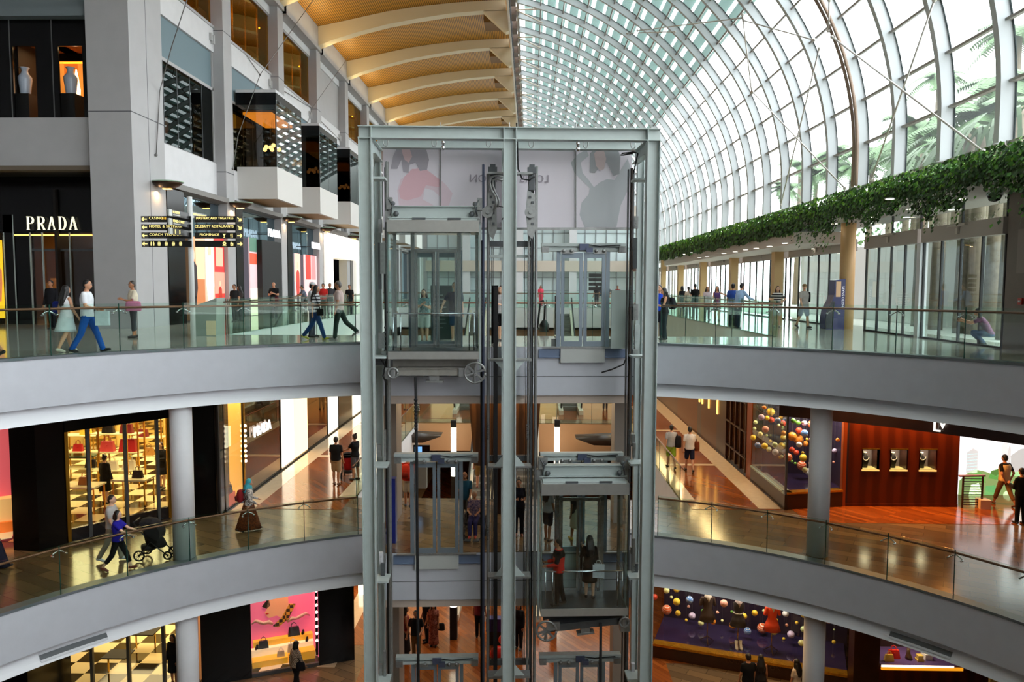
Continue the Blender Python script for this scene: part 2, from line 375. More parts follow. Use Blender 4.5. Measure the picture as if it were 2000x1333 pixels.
balustrade(arcpts(71.4, 4, 10), Z1, 'curved glass balustrade on the upper balcony, green planter side of the lift', inward=1)
balustrade(arcpts(110.6, 178, 10), Z2, 'curved glass balustrade on the lower balcony by the bag shop', inward=-1)
balustrade(arcpts(71.4, 4, 10), Z2, 'curved glass balustrade on the lower balcony by the globe window', inward=1)
balustrade([(-9.85+(17.75*i/12), 24.6) for i in range(13)], Z1, 'straight glass balustrade along the rear edge of the upper bridge', inward=-1)
balustrade([(-9.85, 24.8+2.05*i) for i in range(17)], Z1, 'long glass balustrade along the upper walkway by the lit posters', inward=1, brk=False)
balustrade([(7.9, 24.8+2.05*i) for i in range(17)], Z1, 'long glass balustrade along the upper walkway by the glass doors', inward=-1, brk=False)
balustrade([(-9.8+(17.6*i/10), 57.5) for i in range(11)], Z1, 'distant glass balustrade on the upper bridge beyond the far opening', inward=1, brk=False)
balustrade([(-5.8, 25.2+2.04*i) for i in range(8)], Z2, 'glass balustrade along the lower timber walkway, couple with pushchair side', inward=1, brk=False)
balustrade([(5.0, 25.2+2.04*i) for i in range(8)], Z2, 'glass balustrade along the lower timber walkway, two strolling shoppers side', inward=-1, brk=False)
balustrade([(-5.8+(10.8*i/6), 39.5) for i in range(7)], Z2, 'distant glass balustrade on the lower floor beyond the opening', inward=1, brk=False)
# glass fins beside the lift
for px, lab in ((706, 'tall upright glass fin between lift and upper balcony, sign post side'), (1282, 'tall upright glass fin between lift and upper balcony, planter side')):
    p = fl(px, 690, -.18); dirv = Vector((p.x, p.y, 0)).normalized(); b = MB(); top = atY(px, 443, p.y).z
    e = p+dirv*1.6
    b.bar((p.x,p.y,(p.z+top)/2), (e.x,e.y,(p.z+top)/2), .02, top-p.z)
    fin = b.build('glass_fin', rail_glass, label=lab, cat='glass panel')
    k = MB().bar(p+Vector((0,0,.0)), Vector((p.x,p.y,top)), .024, .03); k.build('glass_edge', edge_glass, fin)
# round columns on the two lower floors
for (x, y) in ((-9.0, 19.42), (7.66, 20.15)):
    for z0, z1 in ((Z2, -1.5), (Z3, Z2-1.5)):
        b = MB(); b.smooth = True; b.cyl((x,y,z0), .275, z1-z0, 28); S(b, 'column', concrete_l)
# outer ends
S(MB().box(-32,-46.6,Z3,24,-46,21), 'wall_light_stop', M('light_stop_dark', (92,92,92), .7))  # unseen dark wall added to cut light from behind and its bounce
S(MB().box(-32,119,Z3,24,119.5,22), 'wall_far', M('far_wall', (222,226,224), .6))
S(MB().box(21,-46,Z3,21.4,120,-.1), 'wall_right', concrete)
S(MB().box(-30.4,-46,Z3,-30,120,20), 'wall_left_outer', concrete)
S(MB().box(13.4,-48,-.25,95,140,-.02), 'ground', M('outdoor_paving', (176,174,166), .7))

# ---------------------------------------------------------------- slatted roof with arched beams
roofx = [(-14.5,18.95),(-13.2,19.2),(-11.5,19.55),(-9.6,19.95),(-7.5,20.25),(-5.2,20.48),(-3,20.6),(-1.3,20.65)]
slat_m = tex('gold_slats', 'wave', (44,28,6), (196,138,34), 2.5, rough=.4, bw=.18, rh=.1)
b = MB(); b.smooth = True
for i in range(len(roofx)-1):
    (xa,za),(xb,zb) = roofx[i], roofx[i+1]
    b.quad((xa,-46,za),(xa,118,za),(xb,118,zb),(xb,-46,zb))
S(b, 'ceiling_slatted', slat_m)
b = MB()
for i in range(len(roofx)-1):
    (xa,za),(xb,zb) = roofx[i], roofx[i+1]
    b.quad((xa,-46,za+.5),(xb,-46,zb+.5),(xb,118,zb+.5),(xa,118,za+.5))
b.quad((-30,-46,19.5),(-14.4,-46,19.5),(-14.4,118,19.5),(-30,118,19.5)); b.quad((-1.3,-46,20.65),(-1.3,118,20.65),(-1.3,118,21.2),(-1.3,-46,21.2))
S(b, 'roof', M('roof_outside', (150,150,150), .8))
cream = M('cream_beam', (214,200,168), .5)
for k in range(-10, 9):
    Y = 52.6+8*(k-2); b = MB()
    bot = [(-14.5,17.62),(-13.2,18.12),(-11.5,18.62),(-9.6,19.08),(-7.5,19.45),(-5.2,19.78),(-3,19.95),(-1.7,19.98)]
    top = [(x,z-.02) for x,z in roofx[:-1]]+[(-1.7,20.62)]
    for i in range(7):
        for y0, fl_ in ((Y,False),(Y+.75,True)):
            q = [(bot[i][0],y0,bot[i][1]),(bot[i+1][0],y0,bot[i+1][1]),(top[i+1][0],y0,top[i+1][1]),(top[i][0],y0,top[i][1])]
            b.quad(*(q[::-1] if fl_ else q))
        b.quad((bot[i][0],Y,bot[i][1]),(bot[i][0],Y+.75,bot[i][1]),(bot[i+1][0],Y+.75,bot[i+1][1]),(bot[i+1][0],Y,bot[i+1][1]))
    b.extr([(-3.2,Y+.05,19.9),(-1.7,Y+.05,18.55),(-1.5,Y+.05,18.6),(-1.5,Y+.05,19.95)], (0,.6,0))
    S(b, 'beam', cream)
    b = MB().box(-3.3,Y+2.2,19.9,-1.75,Y+4.0,20.56); S(b, 'trim_roof_hatch', M('hatch_brown', (120,84,34), .6))
# truss between slatted roof and glass vault
truss_m = M('truss_paint', (206,196,180), .45)
b = MB()
b.box(-1.55,-46,20.1,-1.35,118,20.35); b.box(-1.0,-46,20.05,-.85,118,20.25); b.box(-1.5,-46,18.75,-1.38,118,18.9)
S(b, 'beam_edge', truss_m)
for k in range(-3, 40):
    y = 27.2+2.8*k; b = MB().box(-1.35,y+.5,19.75,-1.0,y+1.75,20.3); S(b, 'trim_truss_box', M('brown_box', (84,66,50), .5))
    b = MB().box(-1.5,y-.12,19.0,-1.32,y+.12,20.1); S(b, 'trim_truss_clip', steel_d)

# ---------------------------------------------------------------- glass vault
arc = []
ph = 90.0; x, z = 12.15, 5.25
arc.append((x, z)); x, z = 12.15, 6.4; arc.append((x,z))
for i in range(14):
    d = 35/14; a = rad(ph-d/2); x -= 11*rad(d)*math.cos(a); z += 11*rad(d)*math.sin(a); ph -= d; arc.append((x,z))
for i in range(20):
    d = 42/20; a = rad(ph-d/2); x -= 18.5*rad(d)*math.cos(a); z += 18.5*rad(d)*math.sin(a); ph -= d; arc.append((x,z))
L = [0]
for i in range(1,len(arc)): L.append(L[-1]+math.hypot(arc[i][0]-arc[i-1][0], arc[i][1]-arc[i-1][1]))
def at_arc(s, off=0.0):
    s = min(max(s,0),L[-1]-1e-6); i = max(j for j in range(len(L)) if L[j] <= s); i = min(i,len(arc)-2); t = (s-L[i])/(L[i+1]-L[i])
    tx, tz = arc[i+1][0]-arc[i][0], arc[i+1][1]-arc[i][1]; l = math.hypot(tx,tz); nx, nz = tz/l, -tx/l     # outward
    return (arc[i][0]+tx*t+nx*off, arc[i][1]+tz*t+nz*off)
NP = 14
rib_m = M('rib_white', (184,190,192), .5); rib_e = M('rib_edge', (62,80,86), .5); shade_m = None
m = bpy.data.materials.new('sunshade_cloth'); m.use_nodes = True; nt = m.node_tree; bs = nt.nodes['Principled BSDF']; bs.inputs['Base Color'].default_value = lin((196,212,210)); bs.inputs['Roughness'].default_value = .8
trn = nt.nodes.new('ShaderNodeBsdfTranslucent'); trn.inputs[0].default_value = lin((180,204,200)); mx = nt.nodes.new('ShaderNodeMixShader'); mx.inputs[0].default_value = .35
nt.links.new(bs.outputs[0], mx.inputs[1]); nt.links.new(trn.outputs[0], mx.inputs[2]); nt.links.new(mx.outputs[0], [n for n in nt.nodes if n.type == 'OUTPUT_MATERIAL'][0].inputs[0]); shade_m = m
mull_m = M('purlin_grey', (150,146,140), .5)
RIBY = [28.5+2.8*k for k in range(-26, 32)]
rib_src = bay_src = None
for k, Y in enumerate(RIBY):
    if rib_src is None:
        b = MB(); n = 40
        for i in range(n):
            (xi,zi),(xo,zo) = at_arc(L[-1]*i/n,-.34), at_arc(L[-1]*i/n,.04); (xi2,zi2),(xo2,zo2) = at_arc(L[-1]*(i+1)/n,-.34), at_arc(L[-1]*(i+1)/n,.04)
            h = .11; b.m = 0
            b.quad((xi,-h,zi),(xi,h,zi),(xi2,h,zi2),(xi2,-h,zi2)); b.quad((xi,-h,zi),(xi2,-h,zi2),(xo2,-h,zo2),(xo,-h,zo)); b.quad((xi,h,zi),(xo,h,zo),(xo2,h,zo2),(xi2,h,zi2))
            (xf,zf),(xg,zg) = at_arc(L[-1]*i/n,.02), at_arc(L[-1]*(i+1)/n,.02); b.m = 1
            for s_ in (-1,1):
                q = [(xf,s_*.11,zf),(xf,s_*.19,zf),(xg,s_*.19,zg),(xg,s_*.11,zg)]; b.quad(*(q if s_ < 0 else q[::-1]))
        rib_src = b.mesh('beam_rib', [rib_m, rib_e])
    o = bpy.data.objects.new('beam_rib', rib_src); COL.objects.link(o); o.location = (0,Y,0); o['kind'] = 'structure'
    if k == len(RIBY)-1: break
    if bay_src is None:
        fr, pn, sh = MB(), MB(), MB()
        for i in range(NP+1):
            s_ = L[-1]*i/NP; (a,b_),(c,d) = at_arc(s_,-.14), at_arc(s_,.02)
            fr.bar((( a+c)/2,.1,(b_+d)/2),((a+c)/2,2.7,(b_+d)/2),.07,.16,up=(c-a,0,d-b_))
        for i in range(28):
            (a,b_),(c,d) = at_arc(L[-1]*i/28), at_arc(L[-1]*(i+1)/28); (a2,b2),(c2,d2) = at_arc(L[-1]*i/28,.02), at_arc(L[-1]*(i+1)/28,.02)
            pn.quad((a,.12,b_),(a,2.68,b_),(c,2.68,d),(c,.12,d))
        for i in range(6, NP):
            for j, (u0,u1) in enumerate(((.02,.36),(.5,.86))):
                s0, s1 = L[-1]*(i+u0)/NP, L[-1]*(i+u1)/NP; (a,b_),(c,d) = at_arc(s0,.75), at_arc(s1,.55+.12*j); (a2,b2),(c2,d2) = at_arc(s0,.79), at_arc(s1,.59+.12*j)
                sh.quad((a,-.1,b_),(a,2.7,b_),(c,2.7,d),(c,-.1,d)); sh.quad((a2,-.1,b2),(c2,-.1,d2),(c2,2.7,d2),(a2,2.7,b2))
        bay_src = (fr.mesh('window_frame', mull_m), pn.mesh('window_pane', vault_glass), sh.mesh('sunshade', shade_m))
    o = bpy.data.objects.new(win(), bay_src[0]); COL.objects.link(o); o.location = (0,Y,0); o['kind'] = 'structure'
    for nm, me in (('pane', bay_src[1]), ('sunshade', bay_src[2])):
        c = bpy.data.objects.new(nm, me); COL.objects.link(c); c.parent = o
# the double brown expansion rib and the rods that brace the vault
b = MB()
for yy in (28.35, 28.65):
    b.smooth = True; b.tube([(at_arc(L[-1]*i/40,-.4)[0], yy, at_arc(L[-1]*i/40,-.4)[1]) for i in range(41)], .06, 6)
S(b, 'beam_rib_pair', M('brown_rib', (150,128,110), .4))
rod = M('bracing_rod', (200,196,190), .4, metal=.3)
def vpt(px, py, off=-.55):
    """where a pixel ray meets the inside of the vault"""
    best = None
    d = ray(px,py)
    for i in range(400):
        s_ = L[-1]*i/399; X, Z = at_arc(s_, off)
        t1 = X/d.x if abs(d.x) > 1e-6 else 1e9; zz = CAMZ+d.z*t1; e = abs(zz-Z)
        if t1 > 0 and (best is None or e < best[0]): best = (e, CAM+d*t1)
    return best[1]
RODS = [((1225,65),(1318,62)),((1245,60),(1450,35)),((1452,40),(1590,78)),((1450,28),(1468,180)),((1470,180),(1650,368)),((1600,95),(1525,400)),((1625,72),(1920,296)),((1825,0),(1702,350)),((1620,0),(1618,60))]
nm = ['near the beam end of the truss','high on the vault','meeting the brown rib pair','hanging from a high purlin','slanting to the planter past the lift','crossing just beyond the brown ribs','slanting to the planter before the brown ribs','rising steeply over the palm view','dropping to the brown rib node']
for i, (p, q) in enumerate(RODS):
    b = MB(); b.smooth = True; a, c = vpt(*p), vpt(*q); b.tube([a,c], .03, 6); b.ball(a,.07,8,6); b.ball(c,.07,8,6)
    b.build('bracing_rod', rod, label='thin steel bracing rod of the glass vault, '+nm[i], cat='rod')
# zigzag struts beside the truss
zz = []
for k in range(0, 30):
    y = 28.5+5.6*k
    if y > 100: break
    (xa,za) = at_arc(L[-1]*(NP-.6)/NP, -.3)
    for dy in (0, 2.8):
        b = MB(); b.smooth = True
        b.tube([(-1.0, y+1.4, 20.1-.25), (xa+.9, y+(0 if dy == 0 else 2.8), at_arc(L[-1]*(NP-1)/NP,-.3)[1])], .05, 6)
        o = S(b, 'beam_strut', truss_m)
# ================================================================ upper side: shop fronts, towers of windows
XF = -14.9; XP = -14.45
conc = M('facade_paint', (176,175,176), .65, noise=.03, nscale=1.5); conc_side = concrete_l
blind_m = M('roller_blind', (112,132,140), .7)
dark_room = M('dark_room', (26,20,16), .7); amber_glow_wall = M('amber_glow_wall', (226,150,62), .7, emit=.35)  # lamp light on the amber niche wall is put in as its own glow
spot_g = glow('spot_glow', (255,226,170), 9.0); cove_g = glow('cove_glow', (255,168,48), 1.6)
# big square pillar by the bag shop + its groove lines
b = MB().box(-16.02,27.95,0,-14.45,30.45,21)
S(b, 'pillar', conc)
b = MB(); b.box(-16.03,27.94,7.86,-14.44,27.96,7.89); b.box(-14.46,27.95,7.86,-14.44,30.46,7.89); b.box(-14.46,29.2,0,-14.445,29.22,21)
S(b, 'trim_groove', M('groove_grey', (92,92,96), .8))
for k in range(1, 11):
    y = 28.6+8*k
    S(MB().box(XF-.2,y,0,XP,y+1.0,18.9), 'pillar', conc)
    b = MB().box(XP-.6,y-.005,6.95,XP+.006,y+1.006,6.99); b.box(XP-.6,y-.005,13.5,XP+.006,y+1.006,13.53); S(b, 'trim_groove', M('groove_grey', (92,92,96), .8))
def sconce(x, y, z, lab):
    t = thing('wall_uplighter', lab, 'wall lamp', (x,y,z))
    b = MB(); b.smooth = True
    prof = [(-.42,.0),(-.36,.12),(-.2,.2),(0,.24)]
    for i in range(9):
        pass
    b.loft([(x+.45,y,z-.24,.06,.1),(x+.42,y,z-.2,.3,.25),(x+.42,y,z-.08,.52,.42),(x+.42,y,z,.6,.5)], 20); b.build('bowl', M('bronze_bowl', (62,42,26), .3, metal=.6), t)
    b = MB(); b.smooth = True; b.loft([(x+.42,y,z,.62,.52),(x+.42,y,z+.04,.62,.52)], 20); b.build('rim', M('rim_green', (150,176,150), .3), t)
    b = MB(); b.cbox((x+.42,y,z-.245),(.3,.2,.02)); b.build('lamp', glow('sconce_glow', (255,190,90), 8), t)
    area((x+.1,y,z-.35), .2, 14, WARM)
for k in range(0, 7):
    y = 29.2+8*k if k == 0 else 29.1+8*k
    sconce(XP, y+.1 if k else 29.7, 5.55, 'dark bowl wall lamp with warm glow on the %s pillar from the big square pillar' % nth(k) if k else 'large dark bowl wall lamp with warm glow on the big square pillar')
header_m = M('header_grey', (124,120,116), .5); cream_box = M('bay_cream', (214,211,206), .55)
for k in range(0, 9):
    ya = 30.45 if k == 0 else 29.6+8*k; yb = 36.6+8*k
    ya2, yb2 = ya, yb
    # wall bands between openings
    b = MB()
    b.box(XF-.25,ya,5.85,XF,yb,7.35); b.box(XF-.25,ya,12.5,XF,yb,13.65); b.box(XF-.3,ya,17.0,XF,yb,17.5)
    S(b, 'wall_left', conc_side)
    S(MB().box(XF-.6,ya-.2,17.45,XP+.15,yb+1.2,18.95), 'trim_gutter', conc)
    # header over the shop fronts
    b = MB(); b.extr([(XF-.1,ya,5.9),(XP+.12,ya,5.72),(XP+.12,ya,5.5),(XF-.1,ya,5.42)], (0,yb-ya,0)); S(b, 'trim_header', header_m)
    # second storey window with roller blind
    o = S(MB().box(XF-.16,ya,10.72,XF-.06,yb,10.86).box(XF-.16,ya,7.3,XF-.04,yb,7.4).box(XF-.16,yb-.1,7.4,XF-.06,yb,12.5), win(), conc)
    b = MB().box(XF-.14,ya,7.4,XF-.11,yb-.1,10.72); b.build('pane', dark_glass, o)
    b = MB().box(XF-.2,ya,10.86,XF-.12,yb-.1,12.5); b.build('roller_blind', blind_m, o)
    b = MB()
    for j in range(1,5): yy = ya+(yb-ya)*j/5; b.box(XF-.17,yy-.015,7.4,XF-.1,yy+.015,10.72)
    b.build('mullion', steel_d, o)
    # third storey amber window
    if k == 3:
        S(MB().box(XF-.3,ya,13.65,XF-.1,yb,17), 'wall_left', conc)
    else:
        o = S(MB().box(XF-.16,ya,13.6,XF+.05,yb,13.72).box(XF-.16,ya,16.9,XF-.05,yb,17.0), win(), conc)
        b = MB().box(XF-.14,ya,13.72,XF-.11,yb,16.9); b.build('pane', gold_glass, o)
        b = MB()
        for j in range(1,4): yy = ya+(yb-ya)*j/4; b.box(XF-.17,yy-.015,13.72,XF-.1,yy+.015,16.9)
        b.build('mullion', gold_m, o)
    # rooms behind: floors and back walls
    b = MB(); b.box(-19.5,ya-1,7.2,XF-.3,yb+1,7.3); b.box(-19.6,ya-1,7.3,-19.5,yb+1,12.5); b.box(-19.5,ya-1,12.5,XF-.3,yb+1,12.6); S(b, 'wall_room', dark_room)
    b = MB(); b.box(-18.6,ya-1,13.6,-18.5,yb+1,17.2); b.box(-18.5,ya-1,17.1,XF-.3,yb+1,17.2); b.box(-18.5,ya-1,13.5,XF-.3,yb+1,13.6); S(b, 'wall_room_upper', M('ochre_room', (150,112,34), .7))
    if k != 3: area((-16.6,(ya+yb)/2,16.9), 1.2, 60, GOLD, sy=3)
    for j in range(4):
        y_ = ya+1+1.6*j; b = MB(); b.smooth = True; b.ball((-16.2-.5*(j%2),y_,12.4 if j%2 else 16.9),.05,8,6)
        b.build('ceiling_spot', spot_g, label='tiny glowing ceiling spot, %s along the %s window bay of the %s storey' % (nth(j), nth(k), 'second' if j%2 else 'third'), cat='ceiling light')
# hooks and cable stays on the facade
for k in range(0, 5):
    y = 36.2+8*k; b = MB().cbox((XF+.05,y,13.1),(.12,.16,.34)); b.cbox((XF+.12,y+.1,13.0),(.1,.1,.4))
    b.build('wall_speaker', M('speaker_white', (190,190,190), .5), label='small black and white wall speaker, %s window bay from the big pillar' % nth(k), cat='speaker')
CB = [([(378,-40),(335,92),(312,178),(305,303)], 14.4),([(470,92),(508,146)],14.86),([(640,-40),(508,146),(465,265),(455,330)],14.4),([(555,178),(606,210)],14.86),([(760,0),(609,212),(585,300)],14.4),([(628,238),(665,275)],14.86)]
wire_m = M('stay_wire', (120,118,116), .4, metal=.4)
for i, (pts, X) in enumerate(CB):
    P = [atX(px,py,-X) for px,py in pts[-2:]] ; P = [atX(px,py,-X+ (0 if j >= len(pts)-2 else 1.5*(len(pts)-2-j))) for j,(px,py) in enumerate(pts)]
    b = MB(); b.smooth = True; b.tube(P, .018, 5); b.ball(P[-1],.06,8,6)
    b.build('stay_wire', wire_m, label='thin steel stay wire across the facade, %s one from the big pillar' % nth(i), cat='wire')
def reach(px, py, X0=-14.2):
    return atX(px, py, X0)
# glazed bay boxes hanging from the second storey
warm_lamp = glow('globe_glow', (255,214,140), 7)
for k in range(1, 8):
    y0, y1 = 31.2+8*k, 35.5+8*k; x0, x1 = XF, -12.86
    t = thing('bay_window_box', 'cream glazed box cantilevered from the facade, %s one past the big pillar' % nth(k-1), 'bay window', ((x0+x1)/2,(y0+y1)/2,6.0), kind='structure')
    b = MB(); b.box(x0,y0,6.0,x1,y1,7.6); b.build('base', cream_box, t)
    b = MB(); b.box(x0+.2,y0+.2,5.985,x1-.2,y1-.2,6.002); b.build('soffit', M('bay_soffit', (176,140,96), .6), t)
    b = MB(); b.box(x0,y0,11.3,x1,y1,11.45); b.build('roof', concrete_l, t)
    b = MB(); b.box(x0,y0-.01,10.7,x1,y0+.02,11.3); b.box(x1-.02,y0,10.95,x1+.01,y1,11.3); b.build('dark_band', black, t)
    b = MB(); b.box(x0,y0,7.6,x1,y0+.03,10.7); b.box(x1-.03,y0+.03,7.6,x1,y1,10.95); b.box(x0,y1-.03,7.6,x1,y1,10.9); b.build('glass_pane', dark_glass if k > 1 else glass('bay_glass', (205,196,182), .05, 1.0), t)
    b = MB(); b.box(x1-.05,y0,7.6,x1+.005,y0+.05,11.3); b.box(x1-.05,(y0+y1)/2-.02,7.6,x1+.005,(y0+y1)/2+.02,11.0); b.build('mullion', steel_d, t)
    b = MB(); b.box(x0+.0,y0+.1,10.45,x1-.1,y1-.1,10.5); b.m = 1; b.box(x0+.2,y0+.4,10.3,x1-.35,y1-.5,10.42); b.build('lit_ceiling', [dark_room, cove_g], t)
    b = MB(); b.smooth = True
    q = thing('globe_chandelier', 'cluster of warm glowing globes inside the %s glazed box' % nth(k-1), 'chandelier', (-13.7,41.0+8*(k-1),8.9))
    for j in range(7):
        a = 2*PI*j/6; c = (-13.7+(.38*math.cos(a) if j < 6 else 0), 41.0+8*(k-1)+(.38*math.sin(a) if j < 6 else 0), 8.78+.08*(j%3))
        g = MB(); g.smooth = True; g.ball(c,.11,10,8); g.build('globe', warm_lamp, q)
        g = MB(); g.tube([c,(c[0],c[1],10.3)],.006,4); g.build('cord', blackm, q)
    if k <= 2:
        tb = thing('restaurant_table', 'dark restaurant table inside the %s glazed box' % nth(k-1), 'table', (-13.8,40.9+8*(k-1),7.6))
        g = MB(); g.lathe([(.5,.7),(.5,.74)],(-13.8,40.9+8*(k-1),7.6)); g.build('table_top', dark_room, tb); g = MB(); g.lathe([(.3,0),(.05,.05),(.05,.7)],(-13.8,40.9+8*(k-1),7.6)); g.build('pedestal', dark_room, tb)
# round restaurant table with white cloth and lamp seen in the nearest dark window
p = atX(382, 280, -16.2); tz = 7.3
t = thing('dining_table', 'round dining table with long white cloth behind the dark second storey window', 'table', (p.x,p.y,tz))
b = MB(); b.smooth = True; b.lathe([(.52,.05),(.46,.5),(.45,.73),(.44,.75),(0,.75)],(p.x,p.y,tz),20); b.build('tablecloth', white, t)
b = MB(); b.cyl((p.x,p.y,tz),.3,.06); b.build('table_base', blackm, t)
p = atX(323, 245, -16.0); b = MB(); b.smooth = True; b.lathe([(.09,-.35),(.12,0),(.1,.35)],(p.x,p.y,p.z),12)
t = thing('pendant_lantern', 'tall glowing cylinder lantern hanging in the dark second storey window', 'lamp', (p.x,p.y,p.z)); b.build('shade', glow('lantern', (255,190,120), 5), t)
b = MB(); b.tube([(p.x,p.y,p.z+.3),(p.x,p.y,12.5)],.01,5); b.build('cord', blackm, t)
# ---------------------------------------------------------------- upper floor shop fronts along the facade
def lit_poster(ya, yb, z0, z1, label, blobs, base, s=1.0, X=-14.62, figs=()):
    t = thing('lit_poster', label, 'poster', (X,(ya+yb)/2,z0))
    b = MB().box(X-.06,ya,z0,X,yb,z1); b.build('backing', glow('poster_%d_%d_%d' % base, base, s), t)
    w, h = yb-ya, z1-z0
    for (u0,v0,u1,v1,c,e) in blobs:
        q = MB().box(X,ya+u0*w,z0+v0*h,X+.006,ya+u1*w,z0+v1*h); q.build('colour_field', glow('pf_%d_%d_%d' % c, c, e), t)
    for (u, hh, c1, c2) in figs:
        q = MB(); yc = ya+u*w; k = hh*h/1.75
        def sil(pts, c):
            q = MB(); q.extr([(X+.007,yc+a*k,z0+.02+v*k) for a,v in pts], (.008,0,0)); q.build('printed_figure', glow('pg_%d_%d_%d' % c, c, .9), t)
        sil([(-.2,.85),(-.16,1.35),(-.06,1.45),(.06,1.45),(.18,1.35),(.22,.8),(.14,.55),(-.14,.55)], c1)
        sil([(-.13,0),(-.14,.6),(.14,.6),(.13,0),(.04,0),(.0,.5),(-.04,0)], c2)
        sil([(-.08,1.5),(-.1,1.62),(-.05,1.73),(.05,1.73),(.1,1.62),(.07,1.5)], (226,180,150))
    return t
for k in range(0, 8):
    ya = 30.45 if k == 0 else 29.6+8*k; yb = 36.6+8*k
    S(MB().box(XF+.02,ya-.0,0,XP+.04,ya+(1.5 if k == 0 else .9),5.45), 'trim_black_pilaster', black)
    if k == 3: continue
    o = S(MB().box(XF-.02,ya,0,XF+.1,yb,.06).box(XF-.02,ya,5.4,XF+.1,yb,5.46), win(), steel_d)
    b = MB(); n = 4
    for j in range(n):
        y0_, y1_ = ya+(yb-ya)*j/n, ya+(yb-ya)*(j+1)/n; b.box(XF+.02,y0_+.01,.06,XF+.04,y1_-.01,5.4)
    b.build('pane', mirror_glass, o)
    S(MB().box(-19,ya,0,-18.9,yb,5.4), 'wall_room', dark_room)
lit_poster(33.0, 34.3, .02, 3.7, 'bright poster with a dark coated figure on orange behind the sign post', [(0,0,1,.5,(198,120,70),.6),(.3,.5,1,1,(240,190,150),.9)], (226,158,110), .55, figs=((.1,.85,(40,30,30),(30,26,26)),))
lit_poster(34.31, 35.38, .02, 3.8, 'bright poster with a white dressed figure behind the sign post', [(.1,.5,.9,1,(250,220,200),1.0)], (240,186,160), .6, figs=((.5,.9,(255,250,248),(250,240,238)),))
lit_poster(35.4, 36.55, .02, 4.0, 'red poster with two faces mirrored one above the other', [(.15,.62,.85,.84,(240,180,150),.6),(.25,.1,.8,.3,(196,60,30),.8),(0,.3,1,.55,(228,150,128),.8)], (214,56,52), .55, figs=((.5,.45,(170,40,20),(190,60,30)),))
# doorway shop with white letters
lit_poster(39.9, 40.95, .02, 4.1, 'pale lit display panel before the black doorway, red band on top', [(0,.66,1,.8,(206,84,56),.7),(0,.82,1,1,(90,130,110),.5),(0,0,1,.35,(255,236,206),1.0)], (226,190,194), .6)
lit_poster(45.65, 46.9, .02, 3.9, 'pale lit display panel past the black doorway, yellow band on top', [(0,.68,1,.86,(190,150,60),.7),(0,0,1,.3,(255,240,214),1.0)], (200,194,220), .6)
o = S(MB().box(XF,41.0,0,XP+.1,44.2,4.05), 'door_1', blackm)
lit_poster(47.6, 48.7, .02, 3.6, 'narrow lit poster with slim figure in the second lettered shop front', [(0,.5,1,1,(240,190,170),.8)], (224,206,206), .55, figs=((.5,.85,(180,60,50),(60,50,60)),))
lit_poster(49.6, 52.5, .02, 3.6, 'red and pink lit poster in the second lettered shop front', [(.1,.55,.5,1,(224,60,50),.9),(.55,.55,.9,1,(240,130,130),.9)], (244,196,196), .6)
let_m = glow('lit_letters', (250,252,255), 1.15)
for y, z, s_, lab in ((42.6,4.45,.62,'lit white shop letters over the black doorway'),(50.9,4.2,.6,'lit white shop letters over the red and pink posters')):
    b = MB(); b.text('PRADA', Matrix.Translation((-14.2,y,z)) @ Matrix.Rotation(PI/2,4,'Z') @ Matrix.Rotation(PI/2,4,'X'), s_, .06, space=1.05); b.m = 1; b.box(-14.9,y-.1,z-.04,-14.22,y+.1,z+.0); b.build('shop_lettering', [let_m, steel_d], label=lab, cat='sign')
# white shop front further on
o = S(MB().box(XF,53.6,0,XP+.3,55.2,5.3).box(XF,55.2,3.6,XP+.3,64,5.3).box(XF,62.5,0,XP+.3,64,5.3), 'wall_left', glow('white_shop', (252,248,238), .5))
b = MB().box(-16.5,55.2,.0,-16.4,62.5,3.6); S(b, 'wall_room', glow('cream_shop', (240,214,150), .7))
# ---------------------------------------------------------------- bag shop facing us, upper floor
YW = 28.25
b = MB().box(-31,YW,5.97,-16.02,YW+.4,7.72); S(b, 'wall_front', conc)
b = MB().box(-31,YW,11.3,-16.02,YW+.4,21); b.box(-31,YW-.15,11.3,-16.02,YW,11.62); S(b, 'wall_front', M('front_slate', (112,122,126), .7))
b = MB().box(-31,YW-.1,5.8,-16.02,YW+.4,5.97); S(b, 'trim_beam_edge', M('beam_edge_brown', (104,92,78), .6))
